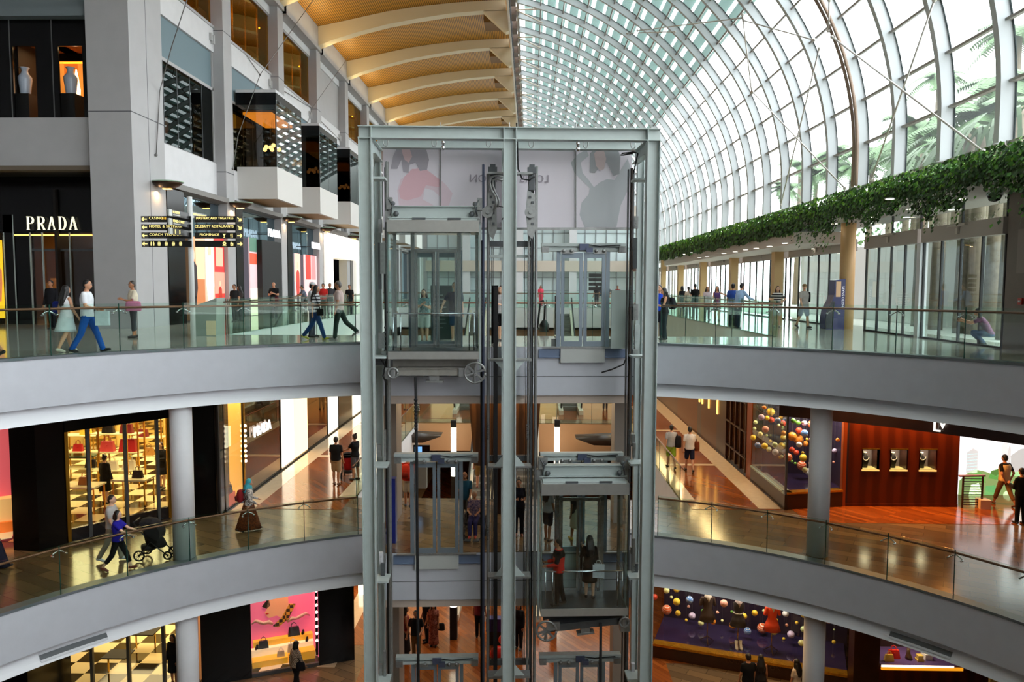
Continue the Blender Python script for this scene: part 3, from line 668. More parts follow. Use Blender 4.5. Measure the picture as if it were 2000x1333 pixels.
# black glazed strip with two lit niches
def zy(py, Y): return atY(500, py, Y).z
def xy(px, py, Y): return atY(px, py, Y).x
Yg = 28.5
nx = [(xy(26,150,Yg),xy(71,150,Yg)),(xy(115,150,Yg),xy(162,150,Yg))]; nz0, nz1 = 7.72, zy(88,Yg)
b = MB(); b.box(-31,Yg,nz1,-16.02,Yg+.08,11.3); b.box(-31,Yg,7.72,nx[0][0],Yg+.08,nz1); b.box(nx[0][1],Yg,7.72,nx[1][0],Yg+.08,nz1); b.box(nx[1][1],Yg,7.72,-16.02,Yg+.08,nz1)
S(b, 'wall_black_glass', black)
for px in (22, 104):
    x = xy(px,150,Yg); S(MB().box(x-.015,Yg-.03,7.72,x+.015,Yg,11.3), 'trim_joint', M('joint_grey', (92,92,92), .5))
for i, (xa, xb) in enumerate(nx):
    b = MB(); b.box(xa-1.3,Yg+2.5,7.72,xb+.1,Yg+2.6,zy(118,Yg+2.5)); b.m = 1; b.box(xa-1.3,Yg+.1,nz1+.5,xb+.1,Yg+2.6,nz1+.6)
    S(b, 'wall_niche', [amber_glow_wall, M('niche_ceiling', (120,76,34), .7)])
    S(MB().box(xa-1.3,Yg+2.45,zy(123,Yg+2.5),xb+.3,Yg+2.5,zy(120,Yg+2.5)), 'trim_cove', cove_g)
    area(((xa+xb)/2,Yg+1.6,nz1+.3), .8, 18, WARM)
    cx = xy((48,137)[i],150,Yg+.6); zt = zy(182,Yg+.4)
    lab = ('plinth under the white vase, beside the shop corner', 'plinth under the white vase, beside the big pillar')[i]
    b = MB(); b.box(cx-.32,Yg+.3,7.72,cx+.32,Yg+.95,zt); b.build('display_plinth', blackm, label='tall black '+lab, cat='plinth')
    b = MB(); b.smooth = True; hgt = zy(130,Yg+.6)-zt
    b.lathe([(.16*hgt,0),(.17*hgt,.02*hgt),(.2*hgt,.3*hgt),(.235*hgt,.55*hgt),(.23*hgt,.65*hgt),(.13*hgt,.78*hgt),(.105*hgt,.86*hgt),(.12*hgt,.95*hgt),(.17*hgt,.99*hgt),(.16*hgt,1.0*hgt)],(cx,Yg+.62,zt),24)
    b.build('porcelain_vase', M('porcelain', (196,208,226), .15), label='tall white porcelain vase on black plinth, '+('nearer the shop corner','nearer the big pillar')[i], cat='vase')
    b = MB(); b.smooth = True; b.ball(((xa+xb)/2+.1,Yg+1.2,nz1+.42),.05,8,6); b.build('niche_spot', spot_g, label='small glowing spot above the white vase '+('nearer the shop corner','nearer the big pillar')[i], cat='ceiling light')
x = xy(147,165,Yg+1.8); b = MB(); b.smooth = True; b.lathe([(.1,-.55),(.13,-.2),(.07,.3),(.02,.6)],(x,Yg+1.9,zy(165,Yg+1.9)),12); b.build('crystal_lantern', glow('crystal', (255,200,150), 5), label='glowing tapered crystal lantern beside the vase near the big pillar', cat='lamp')
S(MB().box(-20.5,Yg+.1,7.66,-16,Yg+3,7.72), 'floor_niche', dark_room)
# black shop front under it
YB = 30.6
xs = lambda px: xy(px, 520, YB)
b = MB(); b.box(-31,YB,zy(455,YB),-16.0,YB+.2,6.2); b.box(-31,YB,0,xs(-2),YB+.2,6); b.box(xs(9),YB,0,xs(28),YB+.2,4.4); b.box(xs(28),YB+.05,0,xs(62),YB+.2,4.4)
S(b, 'wall_shop_black', black)
b = MB().box(-31,28.3,5.9,-16.02,YB,5.98); S(b, 'ceiling_lobby', blackm)
b = MB(); b.box(xs(28),YB-.02,0,xs(29.5),YB+.02,4.4)
for px in (9,60,84,137): b.box(xs(px),YB-.03,0,xs(px+2.0),YB+.04,zy(455,YB))
S(b, 'door_frame', steel)
b = MB(); b.box(xs(30),YB+.02,zy(461,YB),xs(181),YB+.06,zy(458.5,YB)); S(b, 'trim_light_line', glow('gold_line', (255,206,110), 1.8))
o = S(MB().box(xs(62),YB+.05,2.95,xs(181),YB+.12,3.05), 'door_2', steel_d)
b = MB(); b.box(xs(62),YB+.08,.02,xs(84),YB+.1,4.2); b.box(xs(86),YB+.08,.02,xs(137),YB+.1,2.95); b.box(xs(139),YB+.08,.02,xs(190),YB+.1,4.2); b.build('pane', glass('door_dark_glass', (206,186,160), .03, .6), o)
# dim shop interior
b = MB(); b.box(-24,36,0,-16.5,36.2,5); b.m = 1; b.box(-24,YB+.3,4.6,-15.5,36,4.7); S(b, 'wall_shop_back', [M('shop_brown', (120,84,44), .6), dark_room])
area((-19.5,33.5,4.4), 2.5, 320, WARM)
t = thing('display_shelf', 'dim lit display shelves inside the black shop entrance', 'shelf', (-19.4,35.5,0))
for j in range(4):
    b = MB().box(-21.5,35.4,.8+.7*j,-17.4,35.9,.85+.7*j); b.build('shelf_board', gold_m, t)
b = MB().box(-21.5,35.9,.0,-17.4,35.95,3.6); b.build('back_panel', M('shop_brown', (120,84,44), .6), t)
for i, px in enumerate((100,108,120)):
    x = xy(px,530,34.6); b = MB(); b.box(x-.12,34.4,1.3,x+.12,34.6,1.7+.2*(i%2)); b.build('handbag', M('bag_cream', (236,214,150), .5), label='pale handbag glimpsed on the shelf inside the black entrance, %s of three' % nth(i), cat='bag', group='bags inside the black entrance')
# sign letters: fine serif capitals with one thick and one thin stroke each
def serif_word(mb, word, c, h, width, ax=Vector((1,0,0)), dep=.07):
    n = Vector((0,0,1)).cross(ax) if False else Vector((-ax.y, ax.x, 0)); adv = width/len(word); w = adv*.62; up = Vector((0,0,1)); T_, t_ = h*.095, h*.04
    for i, ch in enumerate(word):
        o = Vector(c)+ax*(-width/2+adv*(i+.5)-w/2)-up*(h/2)
        def st(x0, z0, x1, z1, k):
            a, b_ = o+ax*x0*w+up*z0*h, o+ax*x1*w+up*z1*h; d = (b_-a).normalized(); s_ = d.cross(n)*k/2; mb.extr([a-s_, b_-s_, b_+s_, a+s_], -n*dep)
        def bowl(x, zc, r, rx, k):
            P_ = [o+ax*(x*w+rx*w*math.cos(a))+up*(zc*h+r*h*math.sin(a)) for a in [-PI/2+PI*j/10 for j in range(11)]]
            for j in range(10):
                kk = k*(.5+1.3*math.sin(PI*(j+.5)/10)); d = (P_[j+1]-P_[j]).normalized(); s_ = d.cross(n)*kk/2; mb.extr([P_[j]-s_, P_[j+1]-s_, P_[j+1]+s_, P_[j]+s_], -n*dep)
        if ch in 'PRD':
            st(.12,0,.12,1,T_); st(-.04,0,.3,0,t_); st(-.04,1,.3,1,t_)
            if ch == 'D': st(.12,1,.45,1,t_); st(.12,0,.45,0,t_); bowl(.45,.5,.5,.5,t_*1.4)
            else: st(.12,1,.5,1,t_); st(.12,.48,.5,.48,t_); bowl(.5,.74,.26,.4,t_*1.4)
            if ch == 'R': st(.5,.48,.95,0,T_); st(.85,0,1.05,0,t_)
        else: st(.02,0,.5,1,t_*1.2); st(.5,1,.95,0,T_); st(.2,.36,.78,.36,t_); st(-.1,0,.14,0,t_); st(.8,0,1.1,0,t_)
t = MB(); x0 = (xs(57)+xs(160))/2; serif_word(t, 'PRADA', (x0,YB-.1,zy(437,YB)), .50, xs(160)-xs(57))
t.build('shop_lettering', [glow('sign_cream', (255,250,220), .95), steel], label='large cream PRADA letters over the black shop entrance', cat='sign')
sgn = MB(); 
# yellow lit poster at the frame edge
xa, xb = xs(-60), xs(8); z0, z1 = .25, zy(470,YB)
t = thing('lit_poster', 'yellow lit poster with a tanned face beside the black entrance', 'poster', ((xa+xb)/2,YB-.1,z0))
b = MB().box(xa,YB-.12,z0,xb,YB-.06,z1); b.build('backing', glow('poster_yellow', (250,196,40), .9), t)
b = MB(); b.extr([(xs(-20),YB-.13,zy(595,YB)),(xs(4),YB-.13,zy(590,YB)),(xs(7),YB-.13,zy(555,YB)),(xs(7),YB-.13,zy(530,YB)),(xs(2),YB-.13,zy(522,YB)),(xs(-20),YB-.13,zy(520,YB))],(0,.01,0)); b.build('printed_face', glow('face_tan', (214,130,84), .7), t)
# ---------------------------------------------------------------- door side of the mall: doors, pillars, canopy, planter
XD = 12.3
tan_m = M('tan_pillar', (206,170,118), .5); door_grey = M('door_head_grey', (158,150,142), .45)
door_glass = glass('door_glass', (236,245,243), .04, 1.0)
b = MB()
YS = [17.6, 20.4, 24.4, 28.6]
def doorset(ya, yb, n, X=XD, ztop=4.15, lab=None):
    o = S(MB().box(X-.12,ya,2.98,X+.12,yb,3.42), win(), door_grey)
    b = MB(); b.box(X-.015,ya,.02,X+.015,yb,2.98); b.build('pane', door_glass, o)
    b = MB(); b.box(X-.015,ya,3.42,X+.015,yb,ztop); b.build('transom_pane', door_glass, o)
    for j in range(n+1):
        y = ya+(yb-ya)*j/n; b = MB().box(X-.035,y-.03,0,X+.035,y+.03,2.98); b.build('mullion', blackm, o)
    b = MB(); b.box(X-.03,ya-.01,3.42,X+.03,ya+.03,ztop); b.box(X-.03,(ya+yb)/2-.02,3.42,X+.03,(ya+yb)/2+.02,ztop); b.box(X-.05,ya,0,X+.05,yb,.05); b.build('frame', blackm, o)
    b = MB().cbox((X-.16,(ya+yb)/2,3.36),(.1,.9,.06)); b.cbox((X-.15,(ya+yb)/2,3.2),(.06,.12,.18)); b.build('door_sensor', M('sensor_grey', (176,170,160), .4), o)
doorset(20.25, 24.4, 4); doorset(24.65, 28.5, 4)
S(MB().box(XD-.12,24.41,0,XD+.12,24.64,2.98), 'pillar', white)
S(MB().box(XD-.02,17.0,0,XD+.5,20.2,4.0), 'wall_right', M('taupe_wall', (112,102,94), .6, noise=.03))
S(MB().box(XD-.02,5,0,XD+.5,17.0,4.0), 'wall_right', concrete)
b = MB().cbox((XD-.04,19.35,2.5),(.03,.75,1.1)); b.build('access_panel', M('panel_taupe', (126,116,108), .5), label='flat square access panel on the taupe wall', cat='panel')
b = MB(); b.smooth = True; t = thing('call_point', 'small red fire call point on the taupe wall', 'alarm', (XD-.08,19.5,1.25))
MB().cbox((XD-.05,19.5,1.25),(.05,.16,.16)).build('housing', M('alarm_red', (170,34,30), .4), t); MB().cbox((XD-.08,19.5,1.25),(.02,.09,.04)).build('press_plate', white, t)
# round tan pillar near the kiosk + square tan pillars between door sets
b = MB(); b.smooth = True; p = fl(1651, 643); b.cyl((p.x,p.y,0),.27,4.2,24); S(b, 'pillar', tan_m)
yy = [29.6,37.5,45.5,53.5,61.5,69.5]
for j in range(len(yy)-1):
    doorset(yy[j]+.5, yy[j+1]-.15, 6, X=XD+.2)
    S(MB().box(XD-.52,yy[j+1]-.02,0,XD-.1,yy[j+1]+.5,4.05), 'pillar', tan_m)
    if j in (1,2):
        S(MB().box(XD+.1,yy[j]+.6,3.42,XD+.3,yy[j+1]-.2,4.2), 'wall_right', M('pink_panel', (206,176,156), .6))
doorset(70, 100, 12, X=XD+.2)
# pale opaque wall added outside the doors to screen the bright sky
S(MB().box(XD+4.4,25.5,0,XD+4.6,48,3.6), 'wall_sky_screen', M('sky_screen_pale', (214,216,212), .4))
# ceiling above the doors, canopy with down lights
S(MB().box(10.2,4,4.0,XD+1.2,100,4.08), 'ceiling_lobby', M('lobby_ceiling', (170,164,158), .6))
can = M('canopy_beige', (206,196,184), .5)
a = fl(1540,470,0); cy0 = 31.5
pts = [(10.25,30.3),(12.3,30.1),(12.3,63),(10.9,63),(10.5,44)]
S(MB().prism(pts,3.28,3.72), 'ceiling_canopy', can)
dl = glow('downlight_glow', (255,246,226), 7)
DL = [(1738,387,10.7,4.0),(1777,407,11.4,4.0),(1859,408,11.9,4.0),(1878,387,11.2,4.0),(1698,423,11.0,4.0),(1770,423,11.6,4.0),(1699,435,11.7,4.0),(1630,436,10.8,4.0),(1533,474,None,3.28),(1503,480,None,3.28),(1477,484,None,3.28),(1456,487,None,3.28),(1436,491,None,3.28),(1414,494,None,3.28),(1381,500,None,3.28),(1366,503,None,3.28),(1588,485,None,3.28),(1337,496,None,3.7),(1352,493,None,3.7)]
for i, (px,py,X,z) in enumerate(DL):
    p = fl(px,py,z)
    t = thing('downlight', 'round white downlight in the %s, %s counted from the taupe wall' % ('lobby ceiling' if z > 3.9 else 'beige canopy' if z < 3.5 else 'canopy far end', nth(i if i < 8 else i-8 if i < 17 else i-17)), 'ceiling light', (p.x,p.y,z-.02))
    r_ = .13; b = MB(); b.cyl((p.x,p.y,z-.03),r_,.03,16); b.build('trim_ring', white, t); b = MB(); b.cyl((p.x,p.y,z-.036),r_*.8,.02,16); b.build('lamp', dl, t)
b = MB(); b.smooth = True; p = fl(1943,376,4.0); b.loft([(p.x,p.y,3.76,.03,.03),(p.x,p.y,3.8,.13,.13),(p.x,p.y,3.92,.17,.17)],16)
t = thing('dome_camera', 'dark dome security camera under the planter end by the taupe wall', 'camera', (p.x,p.y,3.92)); b.build('dome', black, t); MB().cyl((p.x,p.y,3.92),.19,.08,16).build('housing', white, t)
# planter trough and hanging creeper
t = thing('hanging_planter', 'long ledge planter with green creeper hanging above the glass doors', 'planter', (11.6,50,4.4))
MB().box(10.12,3,4.08,12.3,104,4.42).build('trough', M('trough_grey', (150,146,140), .6), t)
leafA = M('leaf_green', (70,128,34), .5, noise=.35, nscale=3); leafB = M('leaf_dark', (36,74,24), .55, noise=.3, nscale=3); leafC = M('leaf_bright', (112,168,44), .5)
b = MB(); rnd = random.Random(3)
def leaf(c, s, n, up):
    n = Vector(n).normalized(); u = (Vector(up)-n*Vector(up).dot(n)); u = u.normalized() if u.length > 1e-3 else n.orthogonal(); w = n.cross(u)
    b.quad(c-w*s*.1+u*s*.5, c-w*s*.5+u*s*.05, c-u*s*.6, c+w*s*.5+u*s*.05)
y = 12.0
while y < 104:
    sc = max(1.0, (y/26)**.9); ls = .095*sc; dens = int(84/sc**.6)
    low = .5+.22*math.sin(y*1.7)+.16*math.sin(y*4.1+1)+.1*math.sin(y*9)
    if y > 29: low = .5+.06*math.sin(y*2.1)
    for _ in range(dens):
        r_ = rnd.random(); 
        if r_ < .28:
            c = Vector((rnd.uniform(9.95,12.1), y+rnd.uniform(-.2,.2), 4.46+rnd.random()*.22)); nrm = (rnd.uniform(-.8,.3), rnd.uniform(-.7,.4), 1); b.m = rnd.choice((0,2,2))
        else:
            h = rnd.random()**.85; dz = h*(.5+low); c = Vector((10.05-rnd.random()*.26*(1-h*.6), y+rnd.uniform(-.2,.2), 4.62-dz)); nrm = (-1, rnd.uniform(-.9,.5), rnd.uniform(-.1,.9))
            b.m = rnd.choice((0,0,1,1,2) if h < .5 else (0,1,1,1))
        leaf(c, ls*rnd.uniform(.7,1.2), nrm, (rnd.uniform(-.4,.4), rnd.uniform(-.4,.4), 1))
    if y < 30 and rnd.random() < .3:
        yv = y; ln = rnd.uniform(.25,.75)
        for q in range(int(ln/.07)):
            c = Vector((9.98+rnd.uniform(-.07,.07), yv+rnd.uniform(-.08,.08), 4.1-low-q*.07)); b.m = rnd.choice((0,1)); leaf(c, .1*rnd.uniform(.7,1.1), (-1,rnd.uniform(-.6,.6),.4), (0,0,1))
    y += .11*sc
o = b.build('creeper', [leafA, leafB, leafC], t, kind='stuff')
# dark soil core so the hanging curtain is closed
MB().box(10.05,6,3.98,10.11,104,4.4).build('root_mat', leafB, t)
# ---------------------------------------------------------------- palms and shrubs outside
palm_g = M('palm_green', (84,116,72), .6, noise=.2, nscale=2); trunk_m = M('palm_trunk', (120,108,90), .8, noise=.15)
def palm(x, y, h, r, lab, seed):
    rn = random.Random(seed); t = thing('palm_tree', lab, 'tree', (x,y,-.02), group=None)
    b = MB(); b.smooth = True; b.tube([(x,y,-.02),(x+.1,y,h*.5),(x+.15,y,h)],[.24,.19,.15],10); b.build('trunk', trunk_m, t)
    b = MB()
    for i in range(22):
        a = rn.uniform(0,2*PI); el = rn.uniform(-.1,1.1); ln = r*rn.uniform(.8,1.15); pts = []
        for s_ in range(9):
            u = s_/8; rr = ln*u*math.cos(el*(1-u*.4)); zz_ = h+ln*u*math.sin(el)-1.15*ln*u*u*.62
            pts.append(Vector((x+.15+rr*math.cos(a), y+rr*math.sin(a), zz_)))
        b.tube(pts,[.03*(1-u/9) for u in range(9)],4)
        sd = Vector((-math.sin(a), math.cos(a), 0))
        for s_ in range(1,9):
            for q in range(3):
                f_ = (s_-1)+q/3; i0 = int(f_); fr_ = f_-i0; c = pts[i0].lerp(pts[min(8,i0+1)], fr_); w = r*.3*(1-.06*s_)
                for sg in (-1,1):
                    e = c+sd*(sg*w)+Vector((0,0,-.45*w)); d = (pts[min(8,i0+1)]-pts[i0]).normalized()*.06*r/2
                    b.quad(c-d, c+d, e+d*.3, e-d*.2)
    b.build('crown', palm_g, t)
PL = [(1590,345,21,2.2),(1530,368,22,2.2),(1660,330,21,2.2),(1770,300,21,2.3),(1850,290,20,2.5),(1960,240,19,2.6),(1925,230,17.5,2.6),(1965,170,20,2.7),(1868,260,19,2.4),(1790,245,20,2.4),(1738,290,22,2.4),(1700,300,22,2.2),(1560,320,24,2.2),(1620,300,26,2.4),(1830,150,30,2.3),(1985,60,24,2.2)]
for i, (px,py,X,r) in enumerate(PL):
    p = atX(px,py,X); palm(p.x,p.y,p.z,r,'outdoor palm tree beyond the glass vault, %s counted from the taupe wall' % nth(i), i)
PT = [(1945,400,15.0),(1910,400,15.2),(1975,390,14.6),(1835,430,15.5),(1800,432,16),(1885,420,15.1)]
for i, (px,py,X) in enumerate(PT):
    p = atX(px,py,X); b = MB(); b.smooth = True; b.tube([(p.x,p.y,-.02),(p.x+.05,p.y,7.0)],[.26,.2],12); t = thing('palm_tree', 'bare palm trunk outside the glass doors, %s counted from the taupe wall' % nth(i), 'tree', (p.x,p.y,-.02)); b.build('trunk', trunk_m, t)
    b = MB(); rn = random.Random(40+i)
    for q in range(14):
        a = rn.uniform(0,6.28); c = Vector((p.x,p.y,6.6)); prev = c
        for s_ in range(1,7):
            e = c+Vector((math.cos(a)*.3*s_, math.sin(a)*.3*s_, .35*s_-.09*s_*s_)); b.quad(prev+Vector((0,.12,0)), prev-Vector((0,.12,0)), e-Vector((0,.1,0)), e+Vector((0,.1,0))); prev = e
    b.build('crown', palm_g, t)
b = MB(); rn = random.Random(9)
for _ in range(5200):
    y = rn.uniform(14,75); h = rn.random(); c = Vector((27.5+rn.random()*3+y*.02, y, .4+h*(7.6+1.3*math.sin(y*.7)+.8*math.sin(y*1.9)))); s = rn.uniform(.25,.6)
    n = Vector((-1,rn.uniform(-1,1),rn.uniform(-.2,1))).normalized(); u = n.orthogonal().normalized(); w = n.cross(u); b.quad(c-u*s*.5, c-w*s*.35, c+u*s*.5, c+w*s*.35)
b.build('foliage', palm_g, label='dense green garden foliage outside beyond the glass doors', cat='foliage', kind='stuff')
# ================================================================ lower floors: bag shop side
checker = tex('checker_floor', 'checker', (40,34,26), (232,214,170), 1.0/.72, rough=.08)
def poly_xy(px, py, z): p = fl(px, py, z); return (p.x, p.y)
A_, B_, C_, D_, E_, F_ = (-13.81,19.82), (-13.02,19.68), (-12.69,20.43), (-10.93,22.78), (-10.12,22.6), (-9.66,23.0)
ZC = -1.51
def black_pier(pts, z0, z1, nm='pillar'):
    S(MB().prism(pts, z0, z1), nm, black)
black_pier([A_, B_, C_, (-13.3,21.3), (-14.4,21.0)], Z2, ZC)
black_pier([E_, F_, (-9.5,23.4), (-9.6,24.0), (-10.3,24.0), (-10.5,23.2)], Z2, ZC)
# window to the bag shop, basement one
def wall_pt(a, b, t): return Vector((a[0]+(b[0]-a[0])*t, a[1]+(b[1]-a[1])*t, 0))
dcd = (Vector(D_)-Vector(C_)).normalized()
nrm = Vector((-dcd.y, dcd.x)) # into the shop
def front(mb, a, b, z0, z1, th, off=0.0):
    a, b = Vector(a), Vector(b); d = (b-a).normalized(); n = Vector((-d.y, d.x)); a, b = a+n*off, b+n*off
    return mb.prism([tuple(a), tuple(b), tuple(b+n*th), tuple(a+n*th)], z0, z1)
zt1 = atY(230, 830, 21.6).z
o = S(front(MB(), C_, D_, Z2, Z2+.36, .12), win(), M('mirror_plinth', (70,72,80), .1, metal=.8))
front(MB(), C_, D_, Z2+.36, zt1, .02, .05).build('pane', shop_glass, o)
for i, px in enumerate((131,163,240,308,333)):
    t_ = [.01,.2,.55,.87,.985][i]; p = wall_pt(C_, D_, t_); b = MB(); b.bar((p.x,p.y,Z2+.02),(p.x,p.y,zt1),.07,.09,up=(dcd.x,dcd.y,0)); b.build('mullion', steel_d if i % 4 else gold_m, o)
S(front(MB(), (-14.6,17.9), (-9.9,24.2), zt1, ZC, .1, -.02) if False else front(MB(), C_, (D_[0]+dcd.x*1.2, D_[1]+dcd.y*1.2), zt1, ZC, .14, -.02), 'wall_header', black)
S(front(MB(), (D_[0]+.05,D_[1]+.05), (E_[0]-.25,E_[1]+.2), Z2, zt1, .02), 'window_shop_side', shop_glass)
b = MB(); b.text('PRADA', place((-12.06,21.22,-1.83), rx=PI/2, rz=math.atan2(dcd.y,dcd.x)) @ Matrix.Translation((0,0,.12)), .62, .05, space=1.3)
b.build('shop_lettering', glow('sign_cream', (255,250,220), 1.4), label='cream shop letters half hidden under the upper balcony soffit', cat='sign')
# shop shell
cream_wall = M('cream_gold_wall', (226,196,120), .35, noise=.05); mirror = M('mirror', (225,205,150), .04, metal=1.0)
b = MB(); b.prism([(C_[0],C_[1]),(D_[0],D_[1]),(-10.3,24.0),(-10.3,33),(-22,33),(-22,20.5)], Z2+.004, Z2+.012); S(b, 'floor_checker', checker)
b = MB(); b.box(-22,32.9,Z2,-10.2,33,ZC); b.box(-10.28,24.0,Z2,-10.2,33,ZC); b.box(-22.1,20,Z2,-22,33,ZC); S(b, 'wall_shop', cream_wall)
b = MB()
for x0, x1 in ((-19.5,-18.1),(-17.4,-16),(-15,-13.4),(-12.8,-11.4)): b.box(x0,32.8,Z2+.1,x1,32.88,ZC-.2)
S(b, 'wall_mirror', mirror)
S(MB().box(-22,20.6,ZC-.02,-10.2,33,ZC-.0), 'ceiling_shop', M('cream_ceiling', (236,220,180), .6))
bag_m = [M('bag_red', (176,34,40), .4), M('bag_crimson', (200,70,74), .4), M('bag_black', (24,22,22), .3), M('bag_white', (232,226,214), .45), M('bag_tan', (176,124,60), .45), M('bag_wine', (110,26,34), .4), M('bag_yellow', (220,176,66), .4)]
BAGCOL = ['red','rose red','black','white','tan','wine','yellow']
bagsrc = {}
def bag(x, y, z, w, ci, label=None, group=None, rz=0.0, mats=None):
    h = w*.72; d = w*.42
    key = (round(w,2), ci)
    t = thing('handbag', label, 'bag', (x,y,z), rz, group)
    b = MB(); b._add([(-w/2,-d/2,0),(w/2,-d/2,0),(w/2,d/2,0),(-w/2,d/2,0),(-w*.4,-d*.28,h),(w*.4,-d*.28,h),(w*.4,d*.28,h),(-w*.4,d*.28,h)],[(0,3,2,1),(4,5,6,7),(0,1,5,4),(1,2,6,5),(2,3,7,6),(3,0,4,7)])
    b.box(-w*.06,-d*.5,h*.55,w*.06,-d*.3,h*.72); b.build('body', mats or bag_m[ci], t, local=True)
    b = MB(); b.smooth = True
    for s_ in (-1,1): b.tube([(-w*.22,s_*d*.2,h*.95),(-w*.2,s_*d*.16,h*1.35),(0,s_*d*.12,h*1.55),(w*.2,s_*d*.16,h*1.35),(w*.22,s_*d*.2,h*.95)],w*.022,6)
    b.build('handle', mats or bag_m[ci], t, local=True)
    return t
def rack(px, py_base, w, levels, zb, lab, top=None):
    p = fl(px, py_base, zb); t = thing('display_rack', lab, 'rack', (p.x,p.y,zb))
    d = .45; hh = levels[-1]+.5
    b = MB()
    for sx in (-1,1):
        for sy in (-1,1): b.box(p.x+sx*w/2-.02,p.y+sy*d/2-.02,zb,p.x+sx*w/2+.02,p.y+sy*d/2+.02,zb+hh)
    b.box(p.x-w/2,p.y-d/2-.02,zb+hh-.04,p.x+w/2,p.y-d/2+.02,zb+hh); b.box(p.x-w/2,p.y+d/2-.02,zb+hh-.04,p.x+w/2,p.y+d/2+.02,zb+hh); b.build('frame', gold_m, t)
    for l in levels:
        b = MB().box(p.x-w/2,p.y-d/2,zb+l-.03,p.x+w/2,p.y+d/2,zb+l); b.build('shelf', M('glass_shelf', (214,214,176), .1), t)
    return p
p = rack(232, 950, 1.7, [.6,1.25,1.9], Z2, 'gold framed display rack with red handbags inside the lower bag shop')
bag(p.x-.35,p.y,Z2+1.25,.5,1,'rose red handbag on the middle shelf of the gold rack'); bag(p.x+.4,p.y,Z2+1.25,.62,0,'large red handbag on the middle shelf of the gold rack')
bag(p.x-.3,p.y,Z2+1.9,.42,2,'black studded handbag on the top shelf of the gold rack'); bag(p.x+.35,p.y,Z2+1.9,.45,5,'wine handbag on the top shelf of the gold rack')
bag(p.x-.2,p.y,Z2+.6,.4,3,'white patterned handbag on the low shelf of the gold rack'); bag(p.x+.4,p.y,Z2+.6,.46,3,'larger white striped handbag on the low shelf of the gold rack')
p = rack(166, 940, 1.3, [.5,1.1,1.7], Z2, 'gold framed rack with small goods inside the lower bag shop, near the black pier')
bag(p.x-.2,p.y,Z2+1.1,.36,0,'small red handbag on the rack near the black pier'); bag(p.x+.25,p.y,Z2+.5,.4,2,'black handbag on the low shelf near the black pier'); bag(p.x+.1,p.y,Z2+1.7,.4,6,'yellow handbag on the top shelf near the black pier')
p = rack(292, 925, 1.2, [.7,1.4,2.1], Z2, 'gold framed rack beside the round column inside the lower bag shop')
bag(p.x-.2,p.y,Z2+1.4,.4,5,'wine handbag on the rack behind the shop assistant by the column'); bag(p.x+.25,p.y,Z2+2.1,.4,0,'red handbag on the top shelf beside the round column'); bag(p.x,p.y,Z2+.7,.4,4,'tan handbag on the low shelf beside the round column')
for (px,py,w,lab) in ((158,1000,1.3,'gold legged display table with white top, next to the shop window'),(262,985,1.1,'gold legged display table in the middle of the checkered floor'),(148,935,1.5,'long green display table deep in the lower bag shop')):
    p = fl(px,py,Z2); t = thing('display_table', lab, 'table', (p.x,p.y,Z2)); b = MB().box(p.x-w/2,p.y-.35,Z2+.82,p.x+w/2,p.y+.35,Z2+.87); b.build('table_top', M('table_cream', (230,220,186), .12) if 'green' not in lab else M('table_green', (60,84,60), .3), t)
    for sx in (-1,1):
        for sy in (-1,1): MB().box(p.x+sx*w*.46-.018,p.y+sy*.3-.018,Z2,p.x+sx*w*.46+.018,p.y+sy*.3+.018,Z2+.82).build('leg', gold_m, t)
    bag(p.x+.15,p.y,Z2+.87,.34,2 if 'middle' in lab else 4,'%s handbag on the %s' % ('black' if 'middle' in lab else 'tan', lab.split(' display')[0].replace('gold legged','gold legged table by the middle') if 'middle' in lab else ('table next to the shop window' if 'window' in lab else 'long green table')))
# window at the frame edge, pink and orange
b = MB(); b.prism([(-13.9,19.9),(-14.5,20.9),(-18,18.3),(-17.4,17.3)], Z2+.3, Z2+.32)
S(b, 'floor_window', M('cream_step', (240,214,160), .4, emit=.3))
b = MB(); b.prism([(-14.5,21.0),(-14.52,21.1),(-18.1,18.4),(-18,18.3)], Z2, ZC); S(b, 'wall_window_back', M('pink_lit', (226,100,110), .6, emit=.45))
for i, (c, z0, d) in enumerate((((236,120,40), .3, .2),((255,200,120),.62,.5))):
    b = MB(); b.prism([(-14.2,20.3+d*.5),(-14.5,20.8),(-18,18.2),(-17.8,17.8+d*.3)], Z2+.3, Z2+.3+z0+.3*i)
    b.build('display_step', M('step_%d' % i, c, .5, emit=.4), label=('lower orange','upper pale orange')[i]+' display step in the pink window beside the black pier', cat='step')
area((-15.6,19.2,ZC-.1), 1.0, 60, WARM2)
for i, (px, py) in enumerate(((196,965),(215,930),(251,960),(272,915),(285,950),(184,915))):
    p = fl(px,py,Z2); MB().box(p.x-.02,p.y-.02,Z2+.012,p.x+.02,p.y+.02,ZC).build('display_pole', gold_m, label='slim gold display pole on the checkered floor, %s counted across the lower bag shop' % nth([0,2,3,4,5,1][i]), cat='pole')
# ---- shop fronts along the timber walkway, basement one (line X = -9.5)
XL = -9.5
yat = lambda px: atX(px, 800, XL).y
def panel(y0, y1, mat, name='window_bay', z0=Z2, z1=ZC, x=XL, th=.06):
    return S(MB().box(x-th,y0,z0,x,y1,z1), name, mat)
S(MB().box(XL-.02,23.4,Z2,XL+.03,62,Z2+.07), 'baseboard_left', black)
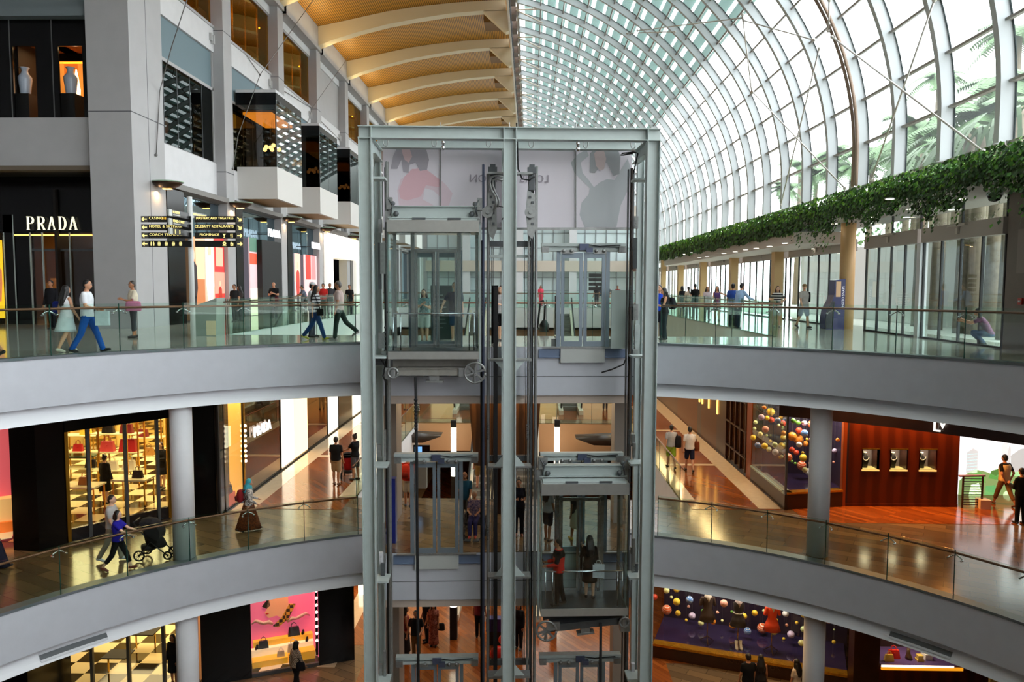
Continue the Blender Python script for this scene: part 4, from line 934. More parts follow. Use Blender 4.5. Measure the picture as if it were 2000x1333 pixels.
# yellow niche with steps
ya, yb = yat(428), yat(474)
o = S(MB().box(XL-.06,ya-.1,Z2,XL,ya,ZC).box(XL-.06,yb,Z2,XL,yb+.1,ZC), win(), blackm)
MB().box(XL-.03,ya,Z2+.05,XL-.015,yb,ZC).build('pane', shop_glass, o)
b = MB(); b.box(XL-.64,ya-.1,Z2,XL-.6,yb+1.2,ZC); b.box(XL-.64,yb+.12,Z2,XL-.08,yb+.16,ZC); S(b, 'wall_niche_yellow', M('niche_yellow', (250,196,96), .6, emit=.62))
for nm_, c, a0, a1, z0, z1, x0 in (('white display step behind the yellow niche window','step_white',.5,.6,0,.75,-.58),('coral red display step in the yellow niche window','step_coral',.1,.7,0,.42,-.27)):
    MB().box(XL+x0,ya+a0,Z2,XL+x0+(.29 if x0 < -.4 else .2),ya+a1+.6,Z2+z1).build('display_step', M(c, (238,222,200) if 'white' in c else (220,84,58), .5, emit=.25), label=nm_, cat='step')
bag(XL-.43,ya+.7,Z2+.75,.42,1,'rose red handbag on the white step in the yellow niche',rz=PI/2); bag(XL-.17,ya+1.0,Z2+.42,.36,2,'black handbag on the coral step in the yellow niche',rz=PI/2)
area((XL-.4,(ya+yb)/2,ZC-.1), .5, 30, WARM2, sy=1.5)
t = thing('bulb_strip', 'upright strip of round dressing room bulbs beside the yellow niche', 'light strip', (XL+.02,yb+.05,Z2+1.2))
MB().box(XL,yb,Z2+.2,XL+.03,yb+.1,ZC-.3).build('backing', gold_m, t)
for j in range(8):
    b = MB(); b.smooth = True; b.ball((XL+.05,yb+.05,Z2+1.25+.17*j),.045,8,6); b.build('bulb', glow('bulb_glow', (255,236,200), 8), t)
brown_glass = glass('brown_reflect_glass', (74,54,40), .20, 1.1, gcol=(255,226,200))
hot = glow('hot_white', (255,236,206), 2.6); hot2 = glow('warm_panel', (255,214,160), 1.7)
for a, c, kind in ((475,548,'g'),(549,573,'h'),(575,600,'w'),(601,640,'g'),(641,660,'h'),(662,688,'b'),(690,706,'h'),(708,730,'g')):
    y0, y1 = yat(a), yat(c)
    if kind == 'g':
        o = S(MB().box(XL-.06,y0,ZC-.1,XL,y1,ZC).box(XL-.06,y1-.06,Z2,XL+.01,y1,ZC), win(), blackm)
        MB().box(XL-.03,y0,Z2+.06,XL-.015,y1-.06,ZC-.1).build('pane', brown_glass, o)
        S(MB().box(XL-1.6,y0,Z2,XL-1.5,y1,ZC), 'wall_shop', M('shop_dim', (64,44,34), .6))
    elif kind == 'b': panel(y0, y1, black, 'wall_black_panel')
    else: S(MB().box(XL-.06,y0,Z2+.1,XL,y1,ZC), win(), hot if kind == 'h' else hot2)
y = yat(509); b = MB(); b.text('PRADA', Matrix.Translation((XL+.06,y,atX(509,838,XL).z)) @ Matrix.Rotation(PI/2,4,'Z') @ Matrix.Rotation(PI/2,4,'X'), .52, .05, space=1.05)
b.m = 1; b.box(XL,y-.3,atX(509,838,XL).z-.02,XL+.05,y+.3,atX(509,838,XL).z+.02)
b.build('shop_lettering', [let_m, steel_d], label='lit white shop letters on the brown glass beside the lower walkway', cat='sign')
for i, px in enumerate((612, 622)):
    y = yat(px); b = MB(); b.smooth = True; x = XL-.5
    b.cap((x,y,Z2+.1),(x,y+.05,Z2+.95),.06,.08); b.cap((x,y+.02,Z2+1.0),(x,y,Z2+1.42),.15,.12); b.cap((x,y,Z2+1.5),(x,y,Z2+1.75),.04,.09); b.cap((x,y-.1,Z2+1.4),(x+.1,y-.2,Z2+.95),.04,.035)
    b.build('mannequin', M('mannequin_dark', (60,48,44), .4), label='dark standing mannequin behind brown walkway glass, %s from the lit letters' % nth(i), cat='mannequin')
# ---- basement two under it
LA, LB = (-8.95,23.62), (-5.9,24.93)
dl_ = (Vector(LB)-Vector(LA)).normalized()
def lp(px):   # point of the shop line under a pixel column
    best = None
    for i in range(401):
        t_ = -.8+i*.006; q = Vector(LA)+(Vector(LB)-Vector(LA))*t_
        d = ray(px,1250); e = abs(q.x*d.y-q.y*d.x)
        if best is None or e < best[0]: best = (e, q)
    return best[1]
ZB = Z2-1.51
P1, P2, P3, P4 = lp(392), lp(490), lp(622), lp(692)
S(front(MB(), P1, P2, Z3, ZB, .3), 'wall_black_panel', black); S(front(MB(), P3, P4, Z3, ZB, .3), 'wall_black_panel', black)
o = S(front(MB(), P2, P3, Z3, Z3+.12, .1), win(), steel_d); front(MB(), P2, P3, Z3+.12, ZB, .02, .04).build('pane', shop_glass, o)
n2 = Vector((-dl_.y, dl_.x)); back = 1.25
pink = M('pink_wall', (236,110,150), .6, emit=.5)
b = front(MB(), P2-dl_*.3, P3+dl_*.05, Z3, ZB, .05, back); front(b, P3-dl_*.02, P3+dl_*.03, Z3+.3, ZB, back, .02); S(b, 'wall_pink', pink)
S(front(MB(), P2, P3, Z3+.08, Z3+.1, back, .05), 'floor_window', tex('checker_bright', 'checker', (40,34,30), (250,240,220), 1.6, rough=.1))
area(tuple((P2+P3)/2+n2*.5)+(ZB-.1,), 1.0, 95, WARM2)
w = (P3-P2).length
def stepbox(u0, u1, v0, v1, z0, z1, mat, lab):
    a_ = P2+dl_*(w*u0)+n2*v0; b_ = P2+dl_*(w*u1)+n2*v0; b = MB(); b.prism([tuple(a_),tuple(b_),tuple(b_+n2*(v1-v0)),tuple(a_+n2*(v1-v0))], Z3+z0, Z3+z1); b.build('display_step', mat, label=lab, cat='step')
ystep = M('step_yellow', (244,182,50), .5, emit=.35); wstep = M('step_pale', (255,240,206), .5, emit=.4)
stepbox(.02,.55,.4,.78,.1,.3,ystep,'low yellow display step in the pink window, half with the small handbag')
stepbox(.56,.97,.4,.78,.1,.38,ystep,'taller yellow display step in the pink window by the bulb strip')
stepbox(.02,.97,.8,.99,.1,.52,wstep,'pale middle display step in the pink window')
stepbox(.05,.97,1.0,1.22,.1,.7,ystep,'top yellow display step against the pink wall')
for u, v, z, ww, ci, lab in ((.2,.9,.52,.34,2,'black and white handbag on the pale step of the pink window'),(.68,1.1,.7,.4,2,'dark handbag on the top step of the pink window'),(.64,.6,.38,.38,3,'white tote bag at the taller yellow step of the pink window'),(.45,.55,.3,.26,3,'small white bag on the low yellow step of the pink window')):
    q = P2+dl_*(w*u)+n2*v; bag(q.x,q.y,Z3+z,ww,ci,lab,rz=math.atan2(dl_.y,dl_.x))
for u, z, v in ((.1,.52,.9),(.82,.7,1.1),(.87,.52,.9)):
    q = P2+dl_*(w*u)+n2*v; b = MB(); b.smooth = True; b.loft([(q.x,q.y,Z3+z,.05,.1),(q.x,q.y,Z3+z+.05,.045,.11),(q.x,q.y+.04,Z3+z+.12,.03,.04)],10); b.cap((q.x,q.y+.07,Z3+z+.09),(q.x,q.y+.09,Z3+z+.02),.012,.008,6)
    b.build('shoe', black, label='black shoe on a display step of the pink window, %s' % {.1:'beside the black and white handbag',.82:'beside the dark handbag',.87:'under the dark handbag'}[u], cat='shoe')
# framed portrait without a known design: face, neck, patterned collar, scroll brackets
def pp(u, z): q = P2+dl_*(w*u)+n2*(back-.03); return (q.x,q.y,Z3+1.02+(z-2.0)*.66)
t = thing('wall_portrait', 'cropped portrait cut-out with patterned collar and scroll brackets on the pink wall', 'picture', pp(.45,2.4))
dv = (-n2.x*.02, -n2.y*.02, 0)
MB().extr([pp(.3,3.6),pp(.27,3.0),pp(.24,2.85),pp(.26,2.7),pp(.3,2.55),pp(.42,2.62),pp(.5,2.45),pp(.62,2.6),pp(.6,3.6)], dv).build('face_and_neck', M('portrait_skin', (232,166,126), .6, emit=.3), t)
MB().extr([pp(.3,3.6),pp(.2,3.2),pp(.27,3.05),pp(.33,3.2)], dv).build('hair', M('portrait_hair', (40,36,30), .6), t)
MB().extr([pp(.27,2.84),pp(.25,2.8),pp(.27,2.76),pp(.31,2.8)], tuple(x*1.6 for x in dv)).build('lips', M('portrait_lips', (206,50,54), .5), t)
MB().extr([pp(.36,2.1),pp(.44,2.0),pp(.6,2.35),pp(.72,3.1),pp(.62,3.15),pp(.5,2.5)], tuple(x*1.8 for x in dv)).build('collar', tex('collar_pattern', 'checker', (40,28,18), (220,170,60), 9, rough=.6, rot=.8), t)
for s_, us in ((-1,(.04,.1,.16,.22,.3,.36)),(1,(.94,.88,.8,.72,.66,.58))):
    b = MB(); b.smooth = True; b.tube([pp(us[0],2.35),pp(us[1],2.5),pp(us[2],2.4),pp(us[3],2.3),pp(us[4],2.35),pp(us[5],2.2)],[.02,.05,.06,.05,.07,.04],8); b.build('scroll_bracket', M('scroll_grey', (206,176,170), .5), t)
t = thing('bulb_strip', 'upright strip of round bulbs on the edge of the pink window', 'light strip', (P3.x,P3.y,Z3+1.5))
q0 = P3-dl_*.06-n2*.03; front(MB(), P3-dl_*.1, P3-dl_*.02, Z3+.4, ZB, .02, -.02).build('backing', black, t)
for j in range(9):
    b = MB(); b.smooth = True; b.ball((q0.x,q0.y,Z3+.9+.24*j),.045,8,6); b.build('bulb', glow('bulb_glow', (255,236,200), 8), t)
# checkered bag shop, basement two
S(MB().prism([(-20,20.5),(-12,20.5),(P1.x-.05,P1.y-.05),(P1.x-.3,31.5),(-20,31.5)], Z3+.004, Z3+.012), 'floor_checker', checker)
b = MB(); b.box(-20,31.4,Z3,P1.x-.2,31.5,ZB); b.box(P1.x-.3,P1.y+.3,Z3,P1.x-.2,31.5,ZB); S(b, 'wall_shop', cream_wall)
o = S(MB().prism([(-15,19.9),(P1.x-.05,P1.y-.1),(P1.x-.05,P1.y),(-15,20.0)], Z3, Z3+.25), win(), steel_d)
for px in (180, 252, 321, 352):
    q = lp(px); d = ray(px,1300); k_ = (P1.y-.3)/d.y; x = d.x*k_
    b = MB().box(x-.045,P1.y-.35,Z3,x+.045,P1.y-.25,ZB); b.build('mullion', steel_d, o)
S(MB().box(-16,20.5,Z3,xy(138,1290,22.5),22.5,ZB), 'wall_black_panel', black)
for (px,py,lab) in ((232,1315,'small display table on the lowest checkered floor'),(285,1268,'small display table deep on the lowest checkered floor')):
    p = fl(px,py,Z3); t = thing('display_table', lab, 'table', (p.x,p.y,Z3)); MB().box(p.x-.4,p.y-.3,Z3+.6,p.x+.4,p.y+.3,Z3+.64).build('table_top', dark_room, t)
    for sx in (-1,1): MB().box(p.x+sx*.33-.02,p.y-.02,Z3,p.x+sx*.33+.02,p.y+.02,Z3+.6).build('leg', gold_m, t)
# ================================================================ lower floors: globe window side
XR = 8.12; K = (8.15,24.22); K2 = (10.12,24.62)
mahog = tex('mahogany', 'wave', (70,24,10), (88,33,13), .7, rough=.3, bw=.3, rh=.5, warp=2.0); dark_wood = M('dark_wood', (52,26,14), .3, noise=.15, nscale=4); bronze_p = M('bronze_panel', (104,62,36), .35, metal=.4)
b = MB(); front(b, K, K2, Z2, Z2+.5, .1); b.box(XR,24.2,Z2,XR+.1,28.0,Z2+.5); o = S(b, win(), dark_wood)
b = MB(); front(b, K, K2, Z2+.5, Z2+.56, .3, -.02); b.build('gold_sill', M('gold_sill', (206,140,30), .25, metal=.7, noise=.25, nscale=10), o)
b = MB(); b.box(XR-.02,24.25,Z2+.5,XR+.25,28.0,Z2+.56); b.build('side_sill', M('pale_sill', (180,196,176), .2), o)
b = MB(); front(b, K, K2, Z2+.56, -2.1, .02, .02); b.build('pane', shop_glass, o)
b = MB(); b.box(XR+.02,24.25,Z2+.56,XR+.04,28.0,-2.1); b.build('side_pane', glass('shop_glass_side', (225,225,220), .12, 1.0), o)
MB().box(XR-.01,24.15,Z2+.5,XR+.05,24.23,-2.1).build('corner_post', steel_d, o)
purple = M('purple_backdrop', (34,22,44), .5); purple_f = M('purple_floor', (44,34,66), .07)
b = MB(); b.box(8.2,26.9,Z2,10.3,27.0,ZC); b.box(10.22,24.7,Z2,10.3,27,ZC); S(b, 'wall_globe_window', purple)
S(MB().prism([(8.2,24.3),(10.2,24.7),(10.2,26.9),(8.2,26.9)], Z2+.5, Z2+.53), 'floor_window', purple_f)
S(MB().box(8.1,24.2,-2.1,10.3,28,-2.0), 'ceiling_window', dark_wood)
area((9.2,25.4,-2.15), 1.2, 140, (1,.93,.85), sy=1.6)
# bronze lattice and brown fronts further along
for (y0,y1,mt) in ((28.0,28.6,M('rust_post', (150,66,22), .4)),(31.6,33.2,dark_wood),(33.2,36.2,bronze_p),(36.2,37,dark_wood),(37,42,M('brown_wall', (126,72,40), .4)),(42,60,bronze_p)):
    S(MB().box(XR,y0,Z2,XR+.15,y1,ZC), 'wall_shop_brown', mt)
b = MB()
for j in range(5): y = 28.65+.72*j; b.box(XR-.03,y,Z2+.1,XR+.05,y+.09,ZC)
for z in (-4.9,-3.9,-2.8): b.box(XR-.03,28.6,z,XR+.05,31.6,z+.07)
S(b, 'trim_lattice', dark_wood); S(MB().box(XR+.06,28.6,Z2,XR+.1,31.6,ZC), 'wall_lattice_panel', M('lattice_glass', (92,56,34), .15))
strip_g = glow('gold_strip', (255,190,90), 3.0)
for i, y in enumerate((33.0,34.6,35.9,36.5,41.6,44)):
    MB().box(XR-.04,y,Z2+1.6,XR,y+.12,ZC-.4-.5*(i%2)).build('light_strip', strip_g, label='upright glowing strip on the brown shop front, %s beyond the globe window' % nth(i), cat='light strip')
# globes
GC = {'o':(236,128,36),'r':(206,62,34),'y':(240,180,50),'w':(236,230,224),'b':(84,140,214),'g':(98,148,52),'p':(232,150,130),'l':(222,210,140),'v':(196,176,206),'c':(190,210,150),'s':(226,98,46)}
GN = {'o':'orange','r':'red','y':'yellow','w':'white','b':'blue','g':'green','p':'pink','l':'pale yellow','v':'lilac','c':'pale green','s':'banded red orange'}
gm = {}
def globe_mat(k):
    if k not in gm:
        c = GC[k]; c2 = tuple(min(255,int(v*1.18+16)) for v in c)
        if k in 'sb': gm[k] = tex('globe_'+k, 'wave', c, (250,236,214), .9, rough=.35, bw=.86, rh=.05, rotv=(0,PI/2,.3), warp=.4)
        else: gm[k] = tex('globe_'+k, 'noise', c, c2, 3.0, rough=.35)
    return gm[k]
G1 = [(308,97,22,'o'),(290,92,12,'o'),(378,145,46,'y'),(272,206,36,'v'),(338,215,27,'y'),(384,236,35,'r'),(455,244,36,'b'),(514,274,36,'r'),(468,296,20,'l'),(510,318,14,'g'),(206,264,24,'c'),(196,335,20,'c'),(320,342,38,'p'),(260,397,28,'l'),(335,412,14,'c'),(180,435,32,'y'),(526,388,32,'o'),(540,438,28,'l'),(230,523,34,'b'),(310,532,36,'y'),(374,478,17,'y'),(425,518,32,'c'),(502,530,38,'y'),(358,570,29,'l'),(430,602,37,'w'),(502,652,22,'l'),(482,660,15,'y'),(572,660,50,'s'),(620,706,15,'g'),(656,728,16,'g'),
 (635,246,29,'g'),(688,270,29,'g'),(762,275,33,'v'),(740,266,16,'p'),(855,288,56,'s'),(698,358,39,'r'),(760,388,43,'b'),(620,423,52,'o'),(692,455,56,'o'),(700,516,32,'w'),(788,456,18,'y'),(773,508,34,'o'),(850,464,40,'p'),(618,574,32,'r'),(668,606,32,'r'),(740,607,17,'y'),(746,665,43,'y'),(728,752,54,'s'),(822,726,18,'p'),(765,802,32,'l'),(812,826,45,'w'),(1137,462,23,'o'),(1102,586,28,'v'),(1098,425,14,'o'),(1090,715,14,'p')]
G2 = [(145,480,30,'y'),(230,538,27,'l'),(318,530,27,'y'),(466,520,24,'y'),(128,594,26,'r'),(273,596,14,'l'),(318,636,33,'y'),(430,618,33,'b'),(422,678,13,'p'),(233,705,43,'s'),(330,735,25,'y'),(453,758,31,'v'),(401,795,13,'y'),(545,628,26,'y'),(530,820,27,'l'),(634,808,26,'o'),(672,728,14,'p'),(713,800,13,'l'),(728,650,34,'p'),(640,548,24,'s'),(797,723,12,'g'),(540,712,12,'g'),(905,762,26,'y'),(805,840,33,'o'),(922,606,28,'p'),(933,892,33,'b'),(1022,638,28,'l'),(995,734,27,'y'),(1075,714,14,'c'),(1062,866,46,'s'),(1165,898,28,'l'),(1175,800,24,'y'),(1263,740,28,'w'),(1273,838,14,'p'),(1360,818,15,'y'),(1425,742,36,'y'),(1420,875,28,'c'),(1310,920,33,'v'),(1248,958,14,'y'),(1400,994,28,'l'),(1635,800,26,'p'),(1682,985,18,'y'),(1684,878,8,'c'),(1668,1195,14,'o')]
def szw(r, big): return 'large' if r > big*1.25 else 'small' if r < big*.6 else 'medium'
def globes(lst, conv, deps, big, where, zc):
    used = {}; src = {}
    for i, (cx,cy,r,k) in enumerate(lst):
        px, py, rp = conv(cx,cy,r); Y = deps(px, i); p = atY(px,py,Y); R = rp*p.y/1500*.98
        key = (szw(r,big),GN[k]); used.setdefault(key,[]).append((px,p,R,k))
    for (sz,cn), L_ in used.items():
        L_.sort(key=lambda q: q[0])
        for i, (px,p,R,k) in enumerate(L_):
            lab = '%s %s planet ball in the %s' % (sz, cn, where)
            if len(L_) > 1: lab = '%s %s planet ball in the %s, %s such from the lift' % (sz, cn, where, nth(i))
            t = thing('planet_ball', lab, 'ball', tuple(p), 0, 'planet balls in the '+where)
            if k not in src:
                b = MB(); b.smooth = True; b.ball((0,0,0),1,18,12); src[k] = b.mesh('planet', globe_mat(k))
            o = bpy.data.objects.new('globe', src[k]); COL.objects.link(o); o.parent = t; o.scale = (R,R,R)
            b = MB(); b.tube([(0,0,R*.9),(0,0,max(R+.05,zc-p.z))],.004,4); b.build('hanging_wire', M('thin_wire', (90,86,90), .5), t, local=True)
rg = random.Random(5)
def dep1(px, i): return [24.75,25.3,25.9][i%3]+rg.random()*.3 if px > 1478 else 26.2-(px-1466)*.02
globes(G1, lambda x,y,r: (1440+x/5.795, 780+y/5.795, r/5.795), dep1, 34, 'corner window', -2.1)
# jewellery wall
YJ = 24.72
jx = lambda px: atY(px, 900, YJ).x
jz = lambda py: atY(1750, py, YJ).z
NJ = [(1685,1716),(1740,1771),(1797,1828)]
z0, z1 = jz(918), jz(879); xa = jx(1652); b = MB()
xs_ = [jx(1652)]+[jx(v) for pr in NJ for v in pr]+[jx(1873)]
b.box(xs_[0],YJ,Z2,xs_[-1],YJ+.12,z0); b.box(xs_[0],YJ,z1,xs_[-1],YJ+.12,ZC)
for i in range(0,8,2): b.box(xs_[i],YJ,z0,xs_[i+1],YJ+.12,z1)
S(b, 'wall_mahogany', mahog)
S(MB().box(xs_[0],YJ-.03,Z2,xs_[-1],YJ,Z2+.1), 'baseboard_right', mahog); S(MB().box(xs_[0]-.12,YJ-.06,Z2,xs_[0],YJ+.1,ZC), 'trim_post', M('rust_post', (150,66,22), .4))
for i in range(3):
    x0, x1 = xs_[1+2*i], xs_[2+2*i]; cx = (x0+x1)/2; w_ = ('nearest the globe window','in the middle of the mahogany wall','nearest the bright mural')[i]
    t = thing('display_niche', 'small square lit jewellery niche '+w_, 'niche', (cx,YJ+.2,z0))
    MB().box(x0-.02,YJ+.5,z0-.05,x1+.02,YJ+.55,z1+.05).build('back_panel', M('niche_grey', (120,112,116), .6), t)
    MB().box(x0-.03,YJ+.0,z0-.02,x0,YJ+.5,z1).build('side_panel', dark_wood, t); MB().box(x1,YJ,z0-.02,x1+.03,YJ+.5,z1).build('side_panel', dark_wood, t)
    b = MB(); b.box(x0-.03,YJ-.02,z0-.05,x1+.03,YJ+.5,z0); b.build('sill', M('niche_sill', (240,214,130), .2, emit=.6), t)
    b = MB(); b.box(x0-.03,YJ-.02,z1,x1+.03,YJ+.5,z1+.04); b.build('lintel', gold_m, t)
    area((cx,YJ+.2,z1-.02), .25, 5, WARM2)
    t = thing('jewellery_bust', 'black neck bust with necklace in the niche '+w_, 'display bust', (cx-.06,YJ+.3,z0))
    b = MB(); b.smooth = True; h = z1-z0; b.loft([(cx-.06,YJ+.3,z0+.0,.09,.07),(cx-.06,YJ+.3,z0+.18*h,.1,.07),(cx-.06,YJ+.3,z0+.45*h,.15,.08),(cx-.06,YJ+.3,z0+.55*h,.1,.07),(cx-.06,YJ+.3,z0+.62*h,.055,.05),(cx-.06,YJ+.3,z0+.74*h,.05,.05)],16); b.build('bust', blackm, t)
    b = MB(); b.smooth = True; b.loft([(cx-.06,YJ+.3,z0+.74*h,.055,.052),(cx-.06,YJ+.3,z0+.78*h,.055,.052)],14); b.build('cap', M('bag_cream2', (236,230,210), .5), t)
    b = MB(); b.smooth = True; b.tube([(cx-.06+.1*math.cos(PI+PI*j/10), YJ+.215-.0*j, z0+h*(.55+.02*i)+.11*math.sin(PI+PI*j/10)) for j in range(11)],.014,6); b.build('necklace', M('pearls', (240,232,214), .3), t)
for i in range(3): area((xs_[0]+.6+1.35*i,YJ-.22,-1.95), .25, 130, (1,.42,.1), rot=(rad(14),0,0))
# curved dark header over the brand shop
b = MB(); n = 30; zz0 = -2.33
for i in range(n):
    a0, a1 = 8+(60-8)*i/n, 8+(60-8)*(i+1)/n; p, q = apt(a0,16.0), apt(a1,16.0); b.quad((p.x,p.y,zz0),(q.x,q.y,zz0),(q.x,q.y,ZC),(p.x,p.y,ZC)); p2, q2 = apt(a0,16.3), apt(a1,16.3); b.quad((p.x,p.y,zz0),(p2.x,p2.y,zz0),(q2.x,q2.y,zz0),(q.x,q.y,zz0)); b.quad((q2.x,q2.y,zz0),(p2.x,p2.y,zz0),(p2.x,p2.y,ZC),(q2.x,q2.y,ZC))
S(b, 'wall_header_dark', dark_wood)
def arcpix(px, py, r):
    d = ray(px,py); best = None
    for i in range(900):
        a = i*.1; p = apt(a,r); e = abs(p.x*d.y-p.y*d.x)
        if best is None or e < best[0]: best = (e,a,p)
    k_ = best[2].y/d.y; return best[1], Vector((best[2].x,best[2].y,CAMZ+d.z*k_))
a, p = arcpix(1836,831,15.9)
b = MB(); R_ = place(p, rx=PI/2, rz=rad(a-90)); b.text('L', R_ @ Matrix.Translation((-.08,-.05,0)), .42, .05); b.text('V', R_ @ Matrix.Translation((.07,.05,0)), .42, .05)
b.m = 1; b.box(p.x-.02,p.y,p.z-.1,p.x+.02,p.y+.16,p.z+.1)
b.build('monogram_sign', [glow('monogram', (255,248,236), 1.6), dark_wood], label='lit white interlaced monogram on the dark curved header', cat='sign')
pz = atY(1500, 784, 24.1); b = MB(); b.text('LOUIS VUITTON', FACE((8.1,24.1,-1.86)), .34, .05, space=1.1); b.m = 1; b.box(7.2,24.12,-1.95,9.2,24.2,-1.7)
b.build('shop_lettering', [glow('monogram', (255,248,236), 3), dark_wood], label='lit white shop name over the globe corner, nearly hidden by the soffit', cat='sign')
# bright city mural + barrier
YM = 26.2
mx = lambda px: atY(px, 930, YM).x
mz = lambda py: atY(1950, py, YM).z
t = thing('light_wall', 'large glowing wall picture of pale towers and green trees', 'mural', (17,YM,Z2+.01))
MB().box(mx(1870),YM,Z2+.02,22,YM+.1,ZC-.25).build('backing', glow('mural_white', (250,250,255), 1.12), t)
def mpoly(pts, c, e, nm): MB().extr([(mx(a),YM-.004,mz(b_)) for a,b_ in pts], (0,-.006,0)).build(nm, glow('mural_%d_%d_%d' % c, c, e), t)
mpoly([(1886,925),(1886,885),(1898,876),(1908,882),(1908,925)], (222,226,226), .9, 'printed_tower')
for k_ in range(6): mpoly([(1887,890+6*k_),(1887,888+6*k_),(1907,886+6*k_),(1907,888+6*k_)], (160,172,170), .8, 'printed_tower')
mpoly([(1954,912),(1954,870),(1960,862),(1966,862),(1966,912)], (230,234,236), 1.0, 'printed_tower')
mpoly([(1966,905),(1966,880),(1969,866),(1972,880),(1972,905)], (216,220,220), .95, 'printed_tower')
mpoly([(1930,935),(1936,920),(1950,916),(1962,924),(1966,940)], (96,150,74), .7, 'printed_trees')
mpoly([(1894,940),(1900,926),(1914,922),(1922,930),(1926,944)], (112,160,84), .7, 'printed_trees')
mpoly([(1956,985),(1962,962),(1972,956),(1982,966),(1988,985)], (226,232,214), .9, 'printed_leaves')
mpoly([(1970,930),(1972,890),(1988,878),(2010,872),(2010,930)], (206,214,214), .8, 'printed_tower')
mpoly([(1872,985),(1874,940),(1888,926),(1905,918),(1925,922),(1945,930),(1962,918),(1985,922),(2010,912),(2010,985)], (150,186,118), .7, 'printed_trees')
mpoly([(1922,985),(1926,950),(1944,948),(1956,985)], (104,166,122), .65, 'printed_trees')
mpoly([(1890,985),(1897,948),(1912,944),(1926,985)], (244,246,240), 1.5, 'printed_fountain')
area((17.3,YM-.4,-3.6), 2.6, 45, COOL, rot=(rad(90),0,PI), sy=3.0)
xa, xb, yb_ = mx(1880)-.9, mx(1918)-1.0, 24.95
p0_, p1_ = fl(1877,993,Z2), fl(1916,993,Z2)
t = thing('barrier', 'short barrier with timber handrail and thin horizontal bars before the mural', 'barrier', (p0_.x,p0_.y,Z2))
bar_m = M('barrier_steel', (74,58,46), .5)
for x in (p0_.x+.03,p1_.x): MB().box(x-.025,p0_.y-.02,Z2,x+.025,p0_.y+.02,Z2+1.03).build('post', bar_m, t)
for j in range(11): MB().box(p0_.x,p0_.y-.008,Z2+.1+.085*j,p1_.x,p0_.y+.008,Z2+.122+.085*j).build('bar', bar_m, t)
b = MB(); b.bar((p0_.x-.1,p0_.y,Z2+1.05),(p1_.x+.06,p0_.y,Z2+1.07),.1,.05); b.build('handrail', M('timber_rail', (130,74,40), .35), t)
b = MB(); b.prism([(p1_.x-.12,p0_.y-.15),(p1_.x+.22,p0_.y-.15),(p1_.x+.22,p0_.y+.15),(p1_.x-.12,p0_.y+.15)],Z2,Z2+.3); b.build('foot_block', M('foot_cream', (214,190,160), .6), t)
# ---- globe window on the lowest floor
RA, RB = Vector((4.22,25.4)), Vector((8.5,23.92)); dr = (RB-RA).normalized(); nr = Vector((-dr.y, dr.x)); wr = (RB-RA).length; RC = RA+dr*(wr+1.55)
b = front(MB(), RA, RC, Z3, Z3+.42, .12); b.box(RA.x-.02,RA.y,Z3,RA.x+.1,RA.y+3,Z3+.42); o = S(b, win(), dark_wood)
b = MB(); front(b, RA, RC, Z3+.42, Z3+.5, .36, -.03); b.build('gold_sill', M('gold_sill', (206,140,30), .25, metal=.7, noise=.25, nscale=10), o)
b = MB(); front(b, RA, RC, Z3+.5, ZB, .02, .05); b.build('pane', shop_glass, o)
S(front(MB(), RA, RC, Z3+.4, Z3+.49, 2.2, .3), 'floor_window', purple_f)
b = front(MB(), RA, RC+dr*.1, Z3, ZB, .08, 2.3); S(b, 'wall_globe_window', purple)
qa = RA+nr*.3; b = MB(); b.box(RA.x,RA.y+.1,Z3+.42,RA.x+.05,RA.y+2.4,Z3+.5); S(b, 'trim_side_sill', gold_m)
for u in (.2,.5,.8):
    q = RA+dr*(wr*u)+nr*.9; area((q.x,q.y,ZB-.1), .9, 62, (1,.93,.85))
def dep2(px, i):
    d = ray(px,1200); off = [.7,1.2,1.7][i%3]+rg.random()*.3; q0 = RA+nr*off; # line through q0 along dr
    den = d.x*dr.y-d.y*dr.x; k_ = (q0.x*dr.y-q0.y*dr.x)/den; return d.y*k_
globes(G2, lambda x,y,r: (1250+x/4.4425, 1033+y/4.4425, r/4.4425), dep2, 28, 'lowest shop window', ZB)
GCOL = 0
